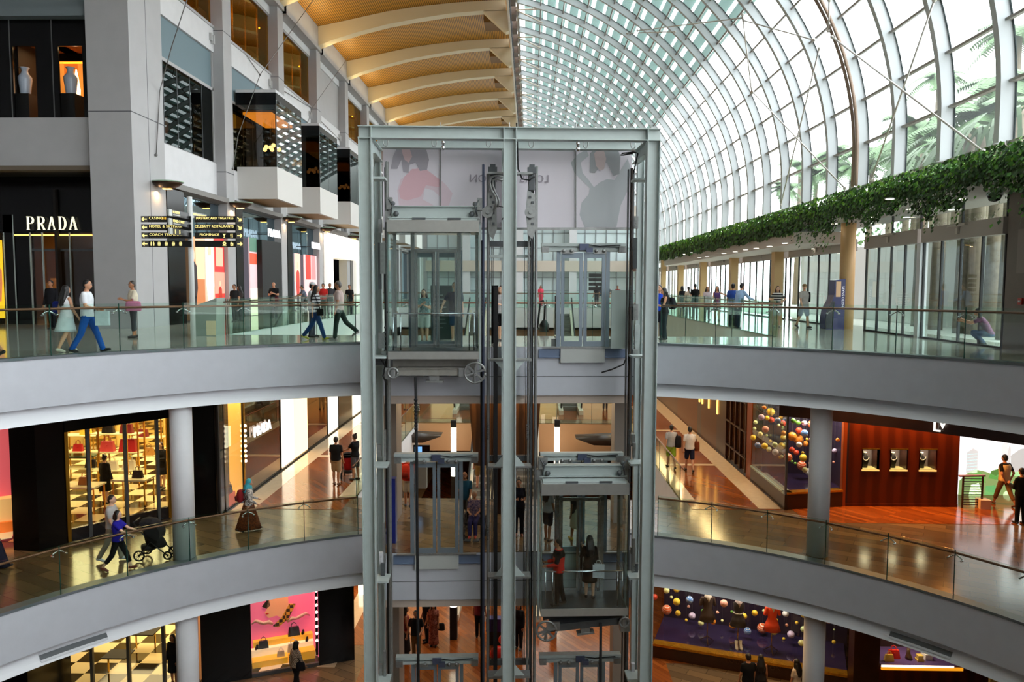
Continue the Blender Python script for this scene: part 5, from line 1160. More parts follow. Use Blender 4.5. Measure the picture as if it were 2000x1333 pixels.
def dressform(px, py_foot, hgt, cols, lab, shoes=False, sleeves=True, belt=False):
    d = ray(px,1250); q0 = RA+nr*.75; den = d.x*dr.y-d.y*dr.x; k_ = (q0.x*dr.y-q0.y*dr.x)/den; x, y = d.x*k_, d.y*k_; z = Z3+.49
    t = thing('dress_form', lab, 'mannequin', (x,y,z)); ztop = atY(px,py_foot-hgt,y).z
    s = (ztop-z)/1.62
    b = MB(); b.smooth = True; b.tube([(x,y,z+.05),(x,y,z+.9*s)],.018,8); b.build('pole', gold_m, t)
    for j in range(3):
        a = 2*PI*j/3+.4; b = MB(); b.smooth = True; b.tube([(x,y,z+.22),(x+.12*math.cos(a),y+.12*math.sin(a),z+.12),(x+.26*math.cos(a),y+.26*math.sin(a),z+.02)],[.02,.02,.014],6); b.build('leg', M('form_bronze', (92,60,36), .3, metal=.5), t)
    b = MB(); b.smooth = True
    b.loft([(x,y,z+.72*s,.27*s,.22*s),(x,y,z+.95*s,.2*s,.16*s),(x,y,z+1.12*s,.13*s,.1*s),(x,y,z+1.3*s,.16*s,.12*s),(x,y,z+1.45*s,.17*s,.1*s),(x,y,z+1.52*s,.1*s,.07*s)],18)
    if sleeves:
        for sg in (-1,1): b.cap((x+sg*.17*s,y,z+1.43*s),(x+sg*.22*s,y,z+1.24*s),.06*s,.055*s)
    b.build('dress', M(*cols[0]), t)
    b = MB(); b.smooth = True; b.loft([(x,y-.02,z+1.34*s,.02,.1*s),(x,y-.02,z+1.5*s,.12*s,.1*s),(x,y,z+1.56*s,.09*s,.07*s),(x,y,z+1.62*s,.05*s,.05*s)],14); b.build('neck', M(*cols[1]), t)
    if belt:
        b = MB(); b.smooth = True
        for j in range(22): a = 2*PI*j/22; b.ball((x+.145*s*math.cos(a),y+.115*s*math.sin(a),z+1.13*s),.02,6,4)
        b.build('belt', M('pearls', (240,232,214), .3), t)
    if shoes:
        for sg in (-1,1):
            b = MB(); b.smooth = True; b.loft([(x+sg*.07,y-.15,z,.05,.12),(x+sg*.07,y-.15,z+.05,.05,.11),(x+sg*.07,y-.08,z+.14,.05,.05),(x+sg*.07,y-.08,z+.26,.055,.055)],10); b.build('boot', M('boot_white', (238,228,206), .5), label='%s white ankle boot at the foot of the belted dress form' % ('inner' if sg < 0 else 'outer'), cat='boot')
dressform(1381,1258,100,(('dress_brown',(66,46,36),.8),('form_white',(244,230,214),.6)),'dress form in a brown wrap dress with a white neckline')
dressform(1441,1268,100,(('dress_dark',(46,36,34),.8),('form_lilac',(226,206,206),.6)),'dress form in a dark dress with a pearl belt, boots at its foot',shoes=True,sleeves=False,belt=True)
dressform(1507,1285,108,(('dress_orange',(244,70,20),.7),('form_white',(244,230,214),.6)),'dress form in a bright orange short sleeved dress')
for i, ch in enumerate('LOUIS VUITTON'):
    if ch == ' ': continue
q = RA+dr*(wr*.53)+nr*-.04
b = MB(); b.text('LOUIS VUITTON', place((q.x-nr.x*.0,q.y,Z3+.46), rx=PI/2, rz=math.atan2(dr.y,dr.x)) @ Matrix.Translation((0,-.12,.012)), .2, .02, space=1.2, align='LEFT')
b.build('sill_lettering', M('letter_brown', (64,36,14), .4), label='brown shop name lettering on the gold window sill', cat='sign')
# wood wall and bag shelf on the lowest floor
YS2 = 22.9
sx_ = lambda px: atY(px,1290,YS2).x
sz_ = lambda py: atY(1790,py,YS2).z
S(MB().box(RC.x-.05,YS2+.0,Z3,sx_(1718),YS2+.4,ZB), 'wall_dark_wood', dark_wood)
b = MB(); zsh = sz_(1300); b.box(sx_(1718),YS2,Z3,sx_(1932),YS2+.3,zsh-.12); S(b, 'wall_mahogany', mahog)
S(MB().box(sx_(1932),YS2-.1,Z3,17,YS2+.3,ZB), 'wall_cream', M('cream_gold_wall', (226,196,120), .35))
S(MB().box(sx_(1718),YS2+1.2,zsh-.2,sx_(1932),YS2+1.3,ZB), 'wall_shelf_back', M('shelf_back', (44,26,22), .5))
t = thing('display_shelf', 'glowing display shelf with bags in the mahogany wall of the lowest floor', 'shelf', ((sx_(1718)+sx_(1880))/2,YS2+.4,zsh))
MB().box(sx_(1721),YS2-.02,zsh-.05,sx_(1880),YS2+1.2,zsh).build('shelf_top', M('shelf_lilac', (90,70,120), .1), t); MB().box(sx_(1721),YS2-.05,zsh-.05,sx_(1862),YS2-.02,zsh+.0).build('light_edge', glow('shelf_edge', (255,226,200), 4), t); MB().box(sx_(1721),YS2-.06,zsh-.14,sx_(1880),YS2+.0,zsh-.05).build('gold_edge', glow('gold_line2', (250,160,30), .9), t)
area((sx_(1790),YS2+.5,zsh+1.2), .6, 22, WARM2)
bag(sx_(1759),YS2+.45,zsh,.36,0,'bright red satchel handbag on the lowest display shelf',mats=M('bag_scarlet', (226,44,24), .4)); bag(sx_(1744),YS2+.25,zsh,.28,6,'small yellow handbag in front of the bright red satchel')
p = Vector((sx_(1788),YS2+.4,zsh)); b = MB(); b.smooth = True; b.loft([(p.x,p.y,p.z,.1,.14),(p.x,p.y,p.z+.08,.09,.12),(p.x,p.y+.04,p.z+.2,.05,.06),(p.x,p.y+.04,p.z+.3,.05,.06)],10); b.build('boot', M('boot_bronze', (74,52,30), .35), label='dark bronze ankle boot beside the bright red satchel', cat='boot')
p = Vector((sx_(1806),YS2+.3,zsh)); MB().box(p.x-.1,p.y-.1,p.z,p.x+.1,p.y+.1,p.z+.05).box(p.x-.08,p.y-.08,p.z+.05,p.x+.08,p.y+.08,p.z+.18).build('gift_box', M('box_gold', (210,180,90), .3), label='small gold box on a pale block on the lowest display shelf', cat='box')
for i in range(3): MB().box(sx_(1818),YS2+.3,zsh+.06*i,sx_(1832),YS2+.6,zsh+.055+.06*i).build('folded_cloth', M('cloth_white', (226,220,214), .8), label='%s white folded cloth in the small pile on the lowest display shelf' % ('bottom','middle','top')[i], cat='cloth')
# ================================================================ the twin glass lift in its steel frame
LO = Vector((-0.515, 18.3, 0)); LA_ = rad(3.4); LXA = Vector((math.cos(LA_), math.sin(LA_), 0)); LYA = Vector((-math.sin(LA_), math.cos(LA_), 0))
def lw(x, y, z): return LO + LXA*x + LYA*y + Vector((0,0,z))
def lpx(px, py, yl):
    """pixel ray against the plane at depth yl of the lift's own axes"""
    d = ray(px,py); t = ((LO-CAM).dot(LYA)+yl)/d.dot(LYA); p = CAM+d*t
    return Vector(((p-LO).dot(LXA), yl, p.z))
X_ = lambda px, yl, py=700: lpx(px,py,yl).x
Z_ = lambda py, yl, px=993: lpx(px,py,yl).z
lift = thing('lift_tower', 'tall grey green steel frame of the twin glass lift with posts, beams and rails', 'lift frame', tuple(LO), LA_)
LL = lambda mb, name, mat, par=None: mb.build(name, mat, par or lift, local=True)
ZTOP = Z_(250,0); ZB1_ = Z_(274,0); ZBOT = Z3
def hpost(x, yl, z0, z1, w=.29, d=.28, name='post'):
    b = MB(); b.box(x-w/2,yl-.012,z0,x+w/2,yl+.012,z1); b.box(x-w/2-.009,yl-d/2,z0,x-w/2+.012,yl+d/2,z1); b.box(x+w/2-.012,yl-d/2,z0,x+w/2+.009,yl+d/2,z1)
    return LL(b, name, steel)
XL_, XM_, XR_ = X_(718.5,0), X_(995,0), X_(1269,0)
for x in (XL_, XM_, XR_): hpost(x, 0, ZBOT, ZB1_)
def hbeam(x0, x1, yl, z0, z1, d=.28, name='beam', stiff=()):
    b = MB(); b.box(x0,yl-.012,z0,x1,yl+.012,z1); b.box(x0,yl-d/2,z1-.02,x1,yl+d/2,z1); b.box(x0,yl-d/2,z0,x1,yl+d/2,z0+.02)
    for s in stiff: b.box(s-.009,yl-d/2+.005,z0+.02,s+.009,yl+d/2-.005,z1-.02)
    return LL(b, name, steel)
hbeam(XL_-.16, XR_+.16, 0, ZB1_, ZTOP, name='top_beam', stiff=[XL_+.145,XM_-.145,XM_+.145,XR_-.145])
YR = 1.55
zr0, zr1 = Z_(292,YR), Z_(277,YR)
XRL, XRR = X_(741,YR), X_(1246,YR)
hbeam(XRL, XRR, YR, zr0, zr1+.08, name='rear_beam', stiff=())
for x in (XRL, XRR): hpost(x, YR, ZBOT, zr0, w=.16, d=.18, name='rear_post')
hpost(XM_, YR, ZBOT, zr0, w=.3, d=.2, name='rear_post')
for x in (XL_+.12, XM_, XR_-.12):
    b = MB(); b.box(x-.012,.14,ZB1_-.28,x+.012,YR-.05,ZB1_-.02); b.box(x-.09,.14,ZB1_-.02,x+.09,YR-.05,ZB1_); b.box(x-.09,.14,ZB1_-.3,x+.09,YR-.05,ZB1_-.28); LL(b, 'side_beam', steel)
# lifting eyes and lamps below the rear beam
for px in (757,850,954,1036,1140,1231):
    b = MB(); b.smooth = True; x = X_(px,.8); z = Z_(279,.8); b.tube([(x-.055,.8,z+.1),(x-.055,.8,z-.05),(x-.03,.8,z-.1),(x,.8,z-.115),(x+.03,.8,z-.1),(x+.055,.8,z-.05),(x+.055,.8,z+.1)],.012,6); b.box(x-.08,.72,z+.1,x+.08,.88,z+.18); LL(b, 'lifting_eye', galv)
for px in (867,1125):
    b = MB(); b.smooth = True; x = X_(px,.9); z = Z_(285,.9); b.cyl((x,.9,z-.05),.03,.35,8); b.ball((x,.9,z-.07),.06,10,8); b.ball((x,.9,z+.06),.05,8,6); LL(b, 'sprinkler_head', chrome)
# guide rails
ZR = .95
def rail(px, top, mat, yl, w=.085, d=.1, name='guide_rail'):
    x = X_(px,yl); z = Z_(top,yl); b = MB(); b.box(x-w/2,yl-.02,ZBOT,x+w/2,yl+.005,z); b.box(x-.012,yl-d,ZBOT,x+.012,yl-.02,z); return LL(b, name, mat)
blue_steel = M('blue_steel', (86,94,118), .35, metal=.4)
for px, top, mt, yl, w in ((759,318,galv,ZR,.09),(944,322,blue_steel,ZR,.06),(953,340,galv,1.1,.075),(1046,325,galv,ZR,.075),(1037,345,steel_d,1.05,.05),(1032,345,galv,1.1,.06),(1229,327,M('rail_dark', (96,88,82), .35, metal=.5),ZR,.07),(1222,330,steel_d,1.05,.03)):
    rail(px, top, mt, yl, w)
for px0, px1, top in ((938,942,470),(964,972,560),(1038,1041,345),(752,755,500)):
    b = MB(); b.box(X_(px0,1.2),1.15,ZBOT,X_(px1,1.2),1.25,Z_(top,1.2)); LL(b, 'guard_channel', blackm)
# ropes
for px, t_, bt in ((957,470,1290),(960,470,1290),(963,470,1290),(1024,470,1290),(1027,470,1290),(1030,470,1290)):
    b = MB(); x = X_(px,1.3); b.tube([(x,1.3,Z_(bt,1.3)),(x,1.3,Z_(t_,1.3))],.008,5); LL(b, 'hoist_rope', rubber)
# ties and brackets between posts and rails
def tie(px0, px1, py, yl, h=.05, dep=.12, mat=None, name='tie'):
    b = MB(); z = Z_(py,yl); b.box(X_(px0,yl),yl-dep/2,z-h/2,X_(px1,yl),yl+dep/2,z+h/2); return LL(b, name, mat or steel)
for py in (352,697,907,1128,1325):
    tie(729,757,py,.6,.05,.5,name='rail_bracket'); tie(1231,1262,py+(-1 if py>400 else -2),.6,.05,.5,name='rail_bracket')
for py in (340,703,910,1124,1318):
    tie(953,987,py,.7,.045,.35,galv,'rail_bracket'); tie(1004,1038,py,.7,.045,.35,galv,'rail_bracket')
    if py > 400:
        for sg, pa, pb in ((-1,985,964),(1,1006,1027)):
            z = Z_(py,.62); xa, xb = X_(pa,.62), X_(pb,.62); b = MB(); b.extr([(xa,.55,z),(xb,.55,z),(xa,.55,z+.3*(-1 if py in (703,1124) and False else 1)*( -1 if py in (703,) else 1))], (0,.02,0)); LL(b, 'gusset', steel)
for py, mt in ((477,steel_d),(501,steel),(895,steel_d),(1293,steel_d)):
    tie(955,986,py,1.35,.14 if mt is steel_d else .07,.12,mt); tie(1005,1036,py,1.35,.14 if mt is steel_d else .07,.12,mt)
# small boxes, switches and cable loops on the posts
rl = random.Random(11)
for (px,py,w,h,mt) in ((743,442,7,26,galv),(748,505,10,60,galv),(742,520,6,90,steel_d),(745,665,12,30,galv),(742,705,16,16,steel_d),(750,690,10,8,galv),(741,880,8,24,galv),(752,870,4,60,galv),(745,1090,8,24,white),(750,1060,5,80,galv),(748,1120,8,40,steel_d),(744,1310,8,26,galv),(752,1300,5,60,galv),
    (1242,435,8,24,galv),(1238,510,9,40,M('copper_box',(150,120,104),.4)),(1240,495,8,60,steel_d),(1241,610,10,32,galv),(1244,655,10,40,steel),(1240,690,10,14,galv),(1236,860,8,24,galv),(1238,880,6,30,galv),(1237,1090,6,80,galv),(1236,1075,10,14,galv),(1240,1110,12,20,steel_d),(1236,1310,7,30,white)):
    yl = .75+.2*rl.random(); c = lpx(px,py,yl); s = (18.3+yl)/1500; b = MB(); b.box(c.x-w*s/2,yl-.05,c.z-h*s/2,c.x+w*s/2,yl+.05,c.z+h*s/2)
    for j in range(3): b.box(c.x-w*s*.3,yl-.06,c.z-h*s*.3+j*h*s*.22,c.x+w*s*.1,yl-.05,c.z-h*s*.3+j*h*s*.22+.02)
    LL(b, 'switch_box', mt)
for (px,py,n,st) in ((757,610,1,0),(941,558,10,6.4),(752,640,8,9),(1231,560,8,5.5),(953,830,7,4.5),(1030,830,7,4.5),(953,1030,6,4.5),(1228,840,6,5)):
    b = MB()
    for j in range(n): c = lpx(px,py+j*st,.9); b.box(c.x-.02,.84,c.z-.02,c.x+.02,.9,c.z+.02)
    LL(b, 'fixing_strip', steel_d)
for pts, r in (([(982,345),(968,343),(960,346),(956,356),(960,372),(968,384),(970,398),(964,412)],.03),([(982,352),(970,350),(963,352),(962,362),(968,378),(975,392),(972,405)],.025),([(1009,240),(1012,330),(1020,350),(1034,352),(1044,345)],.02),([(1236,300),(1228,301),(1218,303),(1212,303)],.018),([(1237,340),(1246,300),(1238,297),(1214,300)],.018),([(980,430),(988,418),(984,405),(968,402)],.012),([(742,700),(752,715),(748,735),(756,752)],.02),([(1175,728),(1195,722),(1218,712),(1223,700)],.02)):
    b = MB(); b.smooth = True; b.tube([lpx(max(px,700),py,.6) for px,py in pts],r,6); LL(b, 'cable_loop', galv if r > .022 else rubber)
for px in (757, 1231):
    x = X_(px,1.2); b = MB(); b.box(x-.03,1.1,ZBOT,x+.03,1.16,Z_(330,1.2)); LL(b, 'cable_duct', steel_d)
# hitch units with pulley at the top between the cars
for px, sg, pulley in ((961,-1,(952,415)),(1036,1,(1036,415))):
    c0 = lpx(px,360,.85); 
    t = thing('rope_hitch', 'pale rope hitch unit with pulley hanging beside the central post, %s' % ('high car side' if sg < 0 else 'low car side'), 'machine', tuple(lw(*c0)), LA_)
    def q(mb, nm_, mt): 
        mb.xf(Matrix.Translation(-c0)); return mb.build(nm_, mt, t, local=True)
    z1, z0 = Z_(372,.85), Z_(468,.85); x = X_(px,.85)
    b = MB(); b.extr([(x-.09,.8,z1),(x+.1,.8,z1-.1),(x+.12,.8,z0+.25),(x+.03,.8,z0),(x-.08,.8,z0+.12),(x-.13,.8,z1-.5)],(0,.12,0)); q(b, 'plate', galv)
    b = MB(); b.box(x-.05,.75,z1,x+.08,.95,Z_(322,.85)); b.box(x-.1,.7,Z_(340,.85),x+.12,.8,Z_(328,.85)); q(b, 'bracket', steel_d)
    pc = lpx(*pulley,.75); b = MB(); b.smooth = True; b.xf(Matrix.Identity(4)); n0 = len(b.v); b.smooth = False; b.cyl((0,0,0),.14,.06,20); b.cyl((0,0,0),.05,.1,12); b.xf(Matrix.Translation(pc) @ Matrix.Rotation(PI/2,4,'X'), n0); q(b, 'pulley', galv)
    b = MB()
    for j in range(6): b.box(x-.06+.06*(j%2),.77,z1-.2-.13*j,x+.0+.06*(j%2),.8,z1-.14-.13*j)
    q(b, 'bolt_row', steel_d)
# ---------------------------------------------------------------- landings: straight slab ends, sills, doors
lf = thing('lift_landing', 'x', 'landing', tuple(LO), LA_, kind='structure')
del lf['label']; 
YD = 1.7
lx0, lx1 = X_(744,YD), X_(1241,YD)
for zz in (Z1, Z2):
    b = MB(); b.box(lx0,YD+.05,zz-1.28,lx1,YD+2.4,zz+.002); LL(b, 'landing_slab', fascia_m, lf)
    b = MB(); b.box(lx0,YD+.05,zz+.002,lx1,YD+2.75,zz+.02); LL(b, 'landing_floor', marble if zz == 0 else stone, lf)
    b = MB(); b.box(lx0+.05,YD+.12,zz-1.5,lx1-.05,YD+2.4,zz-1.28); LL(b, 'landing_soffit', M('soffit_beige', (196,180,166), .6), lf)
    b = MB(); b.box(lx0,YD+.045,zz-.78,lx1,YD+.06,zz-.765); LL(b, 'landing_joint', steel_d, lf)
door_f = M('door_frame_blue', (140,154,164), .3, metal=.45)
def landing_door(zf, pxa, pxb, cx, lab, apron=True, head=True):
    """two sliding leaves, operator header above, sill and apron below; zf floor height"""
    t = thing('landing_door', lab, 'lift door', tuple(lw(cx,YD,zf)), LA_)
    w = .575; h = 2.47
    def q(mb, nm_, mt, par=None): return mb.build(nm_, mt, par or t, local=True)
    for sg in (-1, 1):
        x0, x1 = (-w, -.015) if sg < 0 else (.015, w); f = .085; b = MB(); b.box(x0,-.03,.03,x0+f,.03,h); b.box(x1-f,-.03,.03,x1,.03,h); b.box(x0+f,-.03,.03,x1-f,.03,.16); b.box(x0+f,-.03,h-.14,x1-f,.03,h)
        b.box(x0+f-.015,-.04,.16,x0+f,.04,h-.14); b.box(x1-f,-.04,.16,x1-f+.015,.04,h-.14)
        lf_ = q(b, 'door_leaf', door_f); b = MB(); b.box(x0+f,-.006,.16,x1-f,.006,h-.14); b.build('glass_pane', clear_glass, lf_, local=True)
    for sg in (-1,1):
        b = MB(); b.box(sg*(w+.07)-.05,-.02,.0,sg*(w+.07)+.05,.08,h+.05); q(b, 'jamb', door_f)
    if head:
        b = MB(); hw = 1.1; b.box(-hw,-.1,h+.16,hw,.1,h+.24); b.box(-hw,-.02,h+.02,hw,.02,h+.2); b.box(-hw,-.08,h+.03,hw,-.02,h+.11); q(b, 'header_rail', steel)
        for x in (-hw+.1, hw-.1): b = MB(); b.box(x-.09,-.16,h+.0,x+.09,.02,h+.15); q(b, 'end_box', galv)
        b = MB(); b.box(-.12,-.16,h+.06,.12,-.05,h+.22); b.box(.05,-.2,h+.0,.22,-.1,h+.12); q(b, 'drive_unit', blue_steel)
        for x in (-.42,.42):
            b = MB(); b.smooth = True
            for dx in (-.1,.1): b.tube([(x+dx,-.14,h+.04),(x+dx,-.06,h+.04)],.045,12)
            b.smooth = False; b.box(x-.17,-.1,h-.03,x+.17,-.07,h+.06); q(b, 'hanger_roller', galv)
        b = MB(); b.smooth = True; b.tube([(.1,-.12,h+.2),(.4,-.13,h+.16),(.7,-.12,h+.18),(.95,-.1,h+.19)],.012,6); q(b, 'drive_belt', rubber)
    if apron:
        b = MB(); b.box(-.58,-.06,-.4,.58,-.03,.0); q(b, 'apron', M('apron_grey', (186,190,186), .4))
        b = MB(); b.box(-1.05,-.08,-.02,1.05,.03,.015); q(b, 'sill', galv)
        b = MB(); b.box(-1.15,.0,-.26,1.15,.04,-.05); b.box(-1.15,-.04,-.27,1.15,.04,-.25); q(b, 'sill_beam', M('sill_blue', (110,126,152), .4))
    return t
cxR, cxL = X_(1137.5,YD), X_(851.5,YD)
zs1 = Z1
landing_door(Z1, 0,0, cxR, 'glass landing doors of the low car on the upper bridge, empty shaft in front')
landing_door(Z1, 0,0, cxL, 'glass landing doors of the high car on the upper bridge, seen through the car', head=False, apron=False)
landing_door(Z2, 0,0, cxL, 'glass landing doors with header rail on the middle floor, under the high car')
landing_door(Z2, 0,0, cxR, 'glass landing doors on the middle floor, partly behind the low car')
landing_door(Z3, 0,0, cxL, 'glass landing doors on the lowest floor, high car side')
landing_door(Z3, 0,0, cxR, 'glass landing doors on the lowest floor, low car side')
# ---------------------------------------------------------------- the two cars
car_glass = glass('car_glass', (245,251,250), .09, 1.0); car_metal = M('car_metal', (186,186,180), .3, metal=.55, noise=.05)
def car(pxl, pxr, pyf, pyh, zlab, lab, wheel_left, tilt):
    YF, YBk = .35, 1.48
    x0, x1 = X_(pxl,YF,pyf), X_(pxr,YF,pyf); zf = Z_(pyf,YF,(pxl+pxr)/2); zh = Z_(pyh,YF,(pxl+pxr)/2); cx = (x0+x1)/2; W2 = (x1-x0)/2; H = zh-zf
    t = thing('lift_car', lab, 'lift car', tuple(lw(cx,YF,zf)), LA_); D = YBk-YF
    def q(mb, nm_, mt, par=None): return mb.build(nm_, mt, par or t, local=True)
    b = MB(); b.box(-W2,0,-.19,W2,D,.0); q(b, 'floor_plinth', car_metal)
    b = MB(); b.box(-W2+.03,.03,0,W2-.03,D,.012); q(b, 'floor_mat', M('car_floor', (62,62,64), .3))
    b = MB(); b.box(-W2,0,H,W2,D,H+.28); q(b, 'crown_band', car_metal)
    for nm_, bx in (('front_glass',(-W2+.01,.01,0,W2-.01,.03,H)),('side_glass',(-W2+.01,.03,0,-W2+.03,D,H)),('side_glass',(W2-.03,.03,0,W2-.01,D,H))):
        q(MB().box(*bx), nm_, car_glass)
    for x, y in ((-W2+.02,.03),(W2-.02,.03)): q(MB().box(x-.018,y-.02,0,x+.018,y+.02,H), 'corner_trim', clear_glass)
    for x0_, x1_ in ((-W2+.02,-W2+.1),(-.64,-.54),(.54,.64),(W2-.1,W2-.02)): q(MB().box(x0_,D-.05,0,x1_,D,H), 'rear_column', stainless)
    q(MB().box(-.64,D-.05,H-.43,.64,D,H-.36), 'door_header', stainless)
    for sg in (-1,1):
        a, c = (-.53,-.02) if sg < 0 else (.02,.53); b = MB(); b.box(a,D-.03,0,a+.06,D,H-.36); b.box(c-.06,D-.03,0,c,D,H-.36); b.box(a,D-.03,0,c,D,.1); b.box(a,D-.03,H-.46,c,D,H-.36); lf2 = q(b, 'car_door', stainless); MB().box(a+.06,D-.02,.1,c-.06,D-.01,H-.46).build('glass_pane', clear_glass, lf2, local=True)
    # handrails
    b = MB(); b.smooth = True; zr_ = .92
    b.tube([(-W2+.12,D-.15,zr_),(-W2+.12,.12,zr_),(W2-.12,.12,zr_),(W2-.12,D-.15,zr_)],.022,8); q(b, 'handrail', chrome)
    for x in (-W2+.12,-W2+.3,W2-.24,W2-.12): b = MB(); b.smooth = True; b.tube([(x,.12,0),(x,.12,zr_)],.016,8); q(b, 'rail_post', chrome)
    # roof and crosshead
    b = MB(); b.box(-W2+.05,.06,H+.28,W2-.05,D-.1,H+.32); q(b, 'roof_plate', steel)
    b = MB()
    for xx in (-.5,.35): b.box(xx,.04,H+.29,xx+.32,.06,H+.34)
    q(b, 'roof_slot', steel_d)
    b = MB(); hz = H+.36; b.box(-W2-.02,.5,hz,W2+.02,.53,hz+.3); b.box(-W2-.02,.4,hz+.28,W2+.02,.62,hz+.3); b.box(-W2-.02,.4,hz,W2+.02,.62,hz+.02); q(b, 'crosshead', steel)
    for sg in (-1,1):
        b = MB(); x = sg*(W2+.0); b.box(x-.1,.45,hz-.1,x+.06,.65,hz+.18); b.box(x-.05,.4,hz+.2,x+.08,.6,hz+.5); q(b, 'guide_shoe', galv)
        b = MB(); b.smooth = True; b.ball((x-.1*sg,.42,hz+.35),.06,8,6); b.ball((x-.18*sg,.4,hz+.1),.07,8,6); b.tube([(x,.4,hz+.45),(x-.1*sg,.38,hz+.3),(x-.04*sg,.38,hz+.05)],.018,6); q(b, 'roller_set', steel_d)
        q(MB().box(sg*(W2+.03)-.025,.5,-.5,sg*(W2+.03)+.025,.62,hz+.1), 'upright', steel)
    # underslung pulley beam
    wl = -1 if wheel_left else 1
    b = MB(); b.box(-W2+.12,.25,-.62,W2-.12,.5,-.44); b.box(-W2+.05,.6,-.45,W2-.05,.63,-.2); b.box(-W2+.2,.2,-.44,W2-.2,.55,-.42)
    rot = Matrix.Rotation(tilt,4,'Y'); b.xf(rot); q(b, 'pulley_beam', steel_d if tilt else M('beam_dusty', (140,138,130), .5, noise=.1))
    b = MB(); b.box(-.12,.28,-.76,.12,.46,-.6); b.box(-.22,.26,-.8,.22,.48,-.75); b.xf(rot); q(b, 'buffer_plate', galv)
    for sg in (-1,1):
        R_ = .235 if sg == wl else .2; c = rot @ Vector((sg*(W2-.1),.2,-.54)); b = MB(); b.smooth = True
        R_ = .25 if sg == wl else .12; b.tube([(c.x+R_*math.cos(2*PI*j/28),c.y-.03,c.z+R_*math.sin(2*PI*j/28)) for j in range(29)],.03,8); b.smooth = False
        if sg == wl:
            for j in range(6): a = 2*PI*j/6+.3; b.bar((c.x,c.y-.03,c.z),(c.x+R_*math.cos(a),c.y-.03,c.z+R_*math.sin(a)),.05,.05)
            n0 = len(b.v); b.cyl((0,0,-.05),.06,.1,14); b.xf(Matrix.Translation(c) @ Matrix.Rotation(PI/2,4,'X'), n0)
            b.bar((c.x,c.y-.08,c.z-.02),(c.x+.12*-sg*-1,c.y-.08,c.z-.1),.05,.03); b.bar((c.x,c.y-.08,c.z),(c.x,c.y-.08,c.z-.26),.05,.03)
        else: b.cyl((c.x-.01,c.y+.02,c.z-.12),.08,.2,10)
        q(b, 'pulley_wheel', galv)
    q(MB().box(wl*(W2-.5),.18,-.64,wl*(W2-.2),.24,-.42), 'wheel_guard', galv); q(MB().box(-wl*(W2-.02)-.12,.2,-.7,-wl*(W2-.02)+.12,.4,-.42), 'guard_box', galv)
    # ceiling light inside and call panel
    q(MB().box(-W2+.2,.2,H-.02,W2-.2,D-.25,H), 'ceiling_panel', M('car_ceiling', (200,204,204), .15, metal=.6))
    q(MB().box(-W2+.03,D-.4,.8,-W2+.07,D-.2,1.5), 'call_panel', stainless)
    # trailing cable
    return t, zf, cx
CAR1, zc1, cx1 = car(757.5, 935.5, 687, 453, 0, 'high empty glass lift car stopped at the upper bridge', False, 0)
CAR2, zc2, cx2 = car(1056.5, 1226, 1190, 968, 0, 'low glass lift car with two passengers, between the middle and lowest floors', True, -.10)
for (pa, pb, lab, ztop) in ((813,742,'black trailing cable hanging under the high lift car',None),(1177,1222,'black trailing cable hanging under the low lift car',None)):
    x = X_(pa,.5,900); zt = Z_(pb,.5,pa); x2 = X_(pa+2,.5,1300); w = lw(x,.5,Z3)
    t = MB(); t.smooth = True; pts = [lw(x,.5,zt+.06), lw(x+.01,.5,zt-2), lw(x+.02,.5,Z3+1.5), lw(x+.03,.6,Z3+.1)]; t.tube(pts,.036,8)
    for j in range(9 if pa == 813 else 0): c = lw(x,.48,zt-.5-.09*j); t.ball(tuple(c),.05,8,4)
    t.build('trailing_cable', rubber, label=lab, cat='cable')
# lift pit walls so the shaft foot is closed
# ---------------------------------------------------------------- printed banner behind the shaft head
YBN = 1.95
bz0, bz1 = Z_(446,YBN), Z_(270,YBN)
t = thing('advert_banner', 'pale translucent advertising banner with two printed women, seen from its back', 'banner', tuple(lw(0,YBN,bz0)), LA_)
bq = lambda px, py, d=0.0: Vector((X_(px,YBN-d,py), YBN-d-YBN, Z_(py,YBN-d,px)-bz0))
def bp(pts, c, nm_, d, al=.85):
    b = MB(); P = [bq(px,py,d) for px,py in pts]; b.extr(P, (0,.003,0)); b.build(nm_, M('print_%d_%d_%d' % c, c, .7), t, local=True)
b = MB(); b.extr([bq(748,446),bq(1234,446),bq(1234,268),bq(748,268)], (0,.012,0)); b.build('sheet', M('banner_pale', (228,222,229), .7), t, local=True)
for px in (861,995,1125):
    b = MB(); p0, p1 = bq(px,446,.03), bq(px,268,.03); b.bar(p0,p1,.06,.02); b.build('batten', galv, t, local=True)
b = MB(); p0, p1 = bq(748,447,.03), bq(1234,447,.03); b.bar(p0,p1,.03,.06); b.build('bottom_batten', galv, t, local=True)
skin_p, skin_d, robe = (224,204,212), (214,182,190), (224,184,192)
bp([(775,446),(783,420),(779,400),(776,372),(783,350),(800,338),(818,326),(835,332),(850,344),(861,352),(872,362),(884,378),(878,398),(872,420),(861,428),(858,410),(860,385),(846,372),(830,368),(826,390),(845,400),(850,412),(846,446)], skin_p, 'printed_figure', .004)
bp([(779,372),(790,345),(805,330),(830,330),(858,350),(858,366),(832,362),(822,384),(795,392),(782,388)], robe, 'printed_robe', .008)
bp([(763,330),(768,305),(775,290),(832,290),(838,312),(834,332),(820,334),(812,318),(800,322),(798,338),(788,336),(784,312),(776,330)], (172,166,174), 'printed_hair', .012)
bp([(784,290),(800,290),(805,306),(798,318),(790,312),(786,300)], (216,188,190), 'printed_face', .016)
bp([(1115,318),(1128,302),(1145,292),(1150,304),(1134,318),(1138,338),(1150,352),(1160,366),(1172,356),(1186,350),(1200,352),(1226,310),(1232,330),(1226,372),(1212,402),(1204,444),(1142,444),(1132,420),(1136,396),(1150,380),(1152,368),(1136,352),(1122,338)], (192,196,199), 'printed_figure', .004)
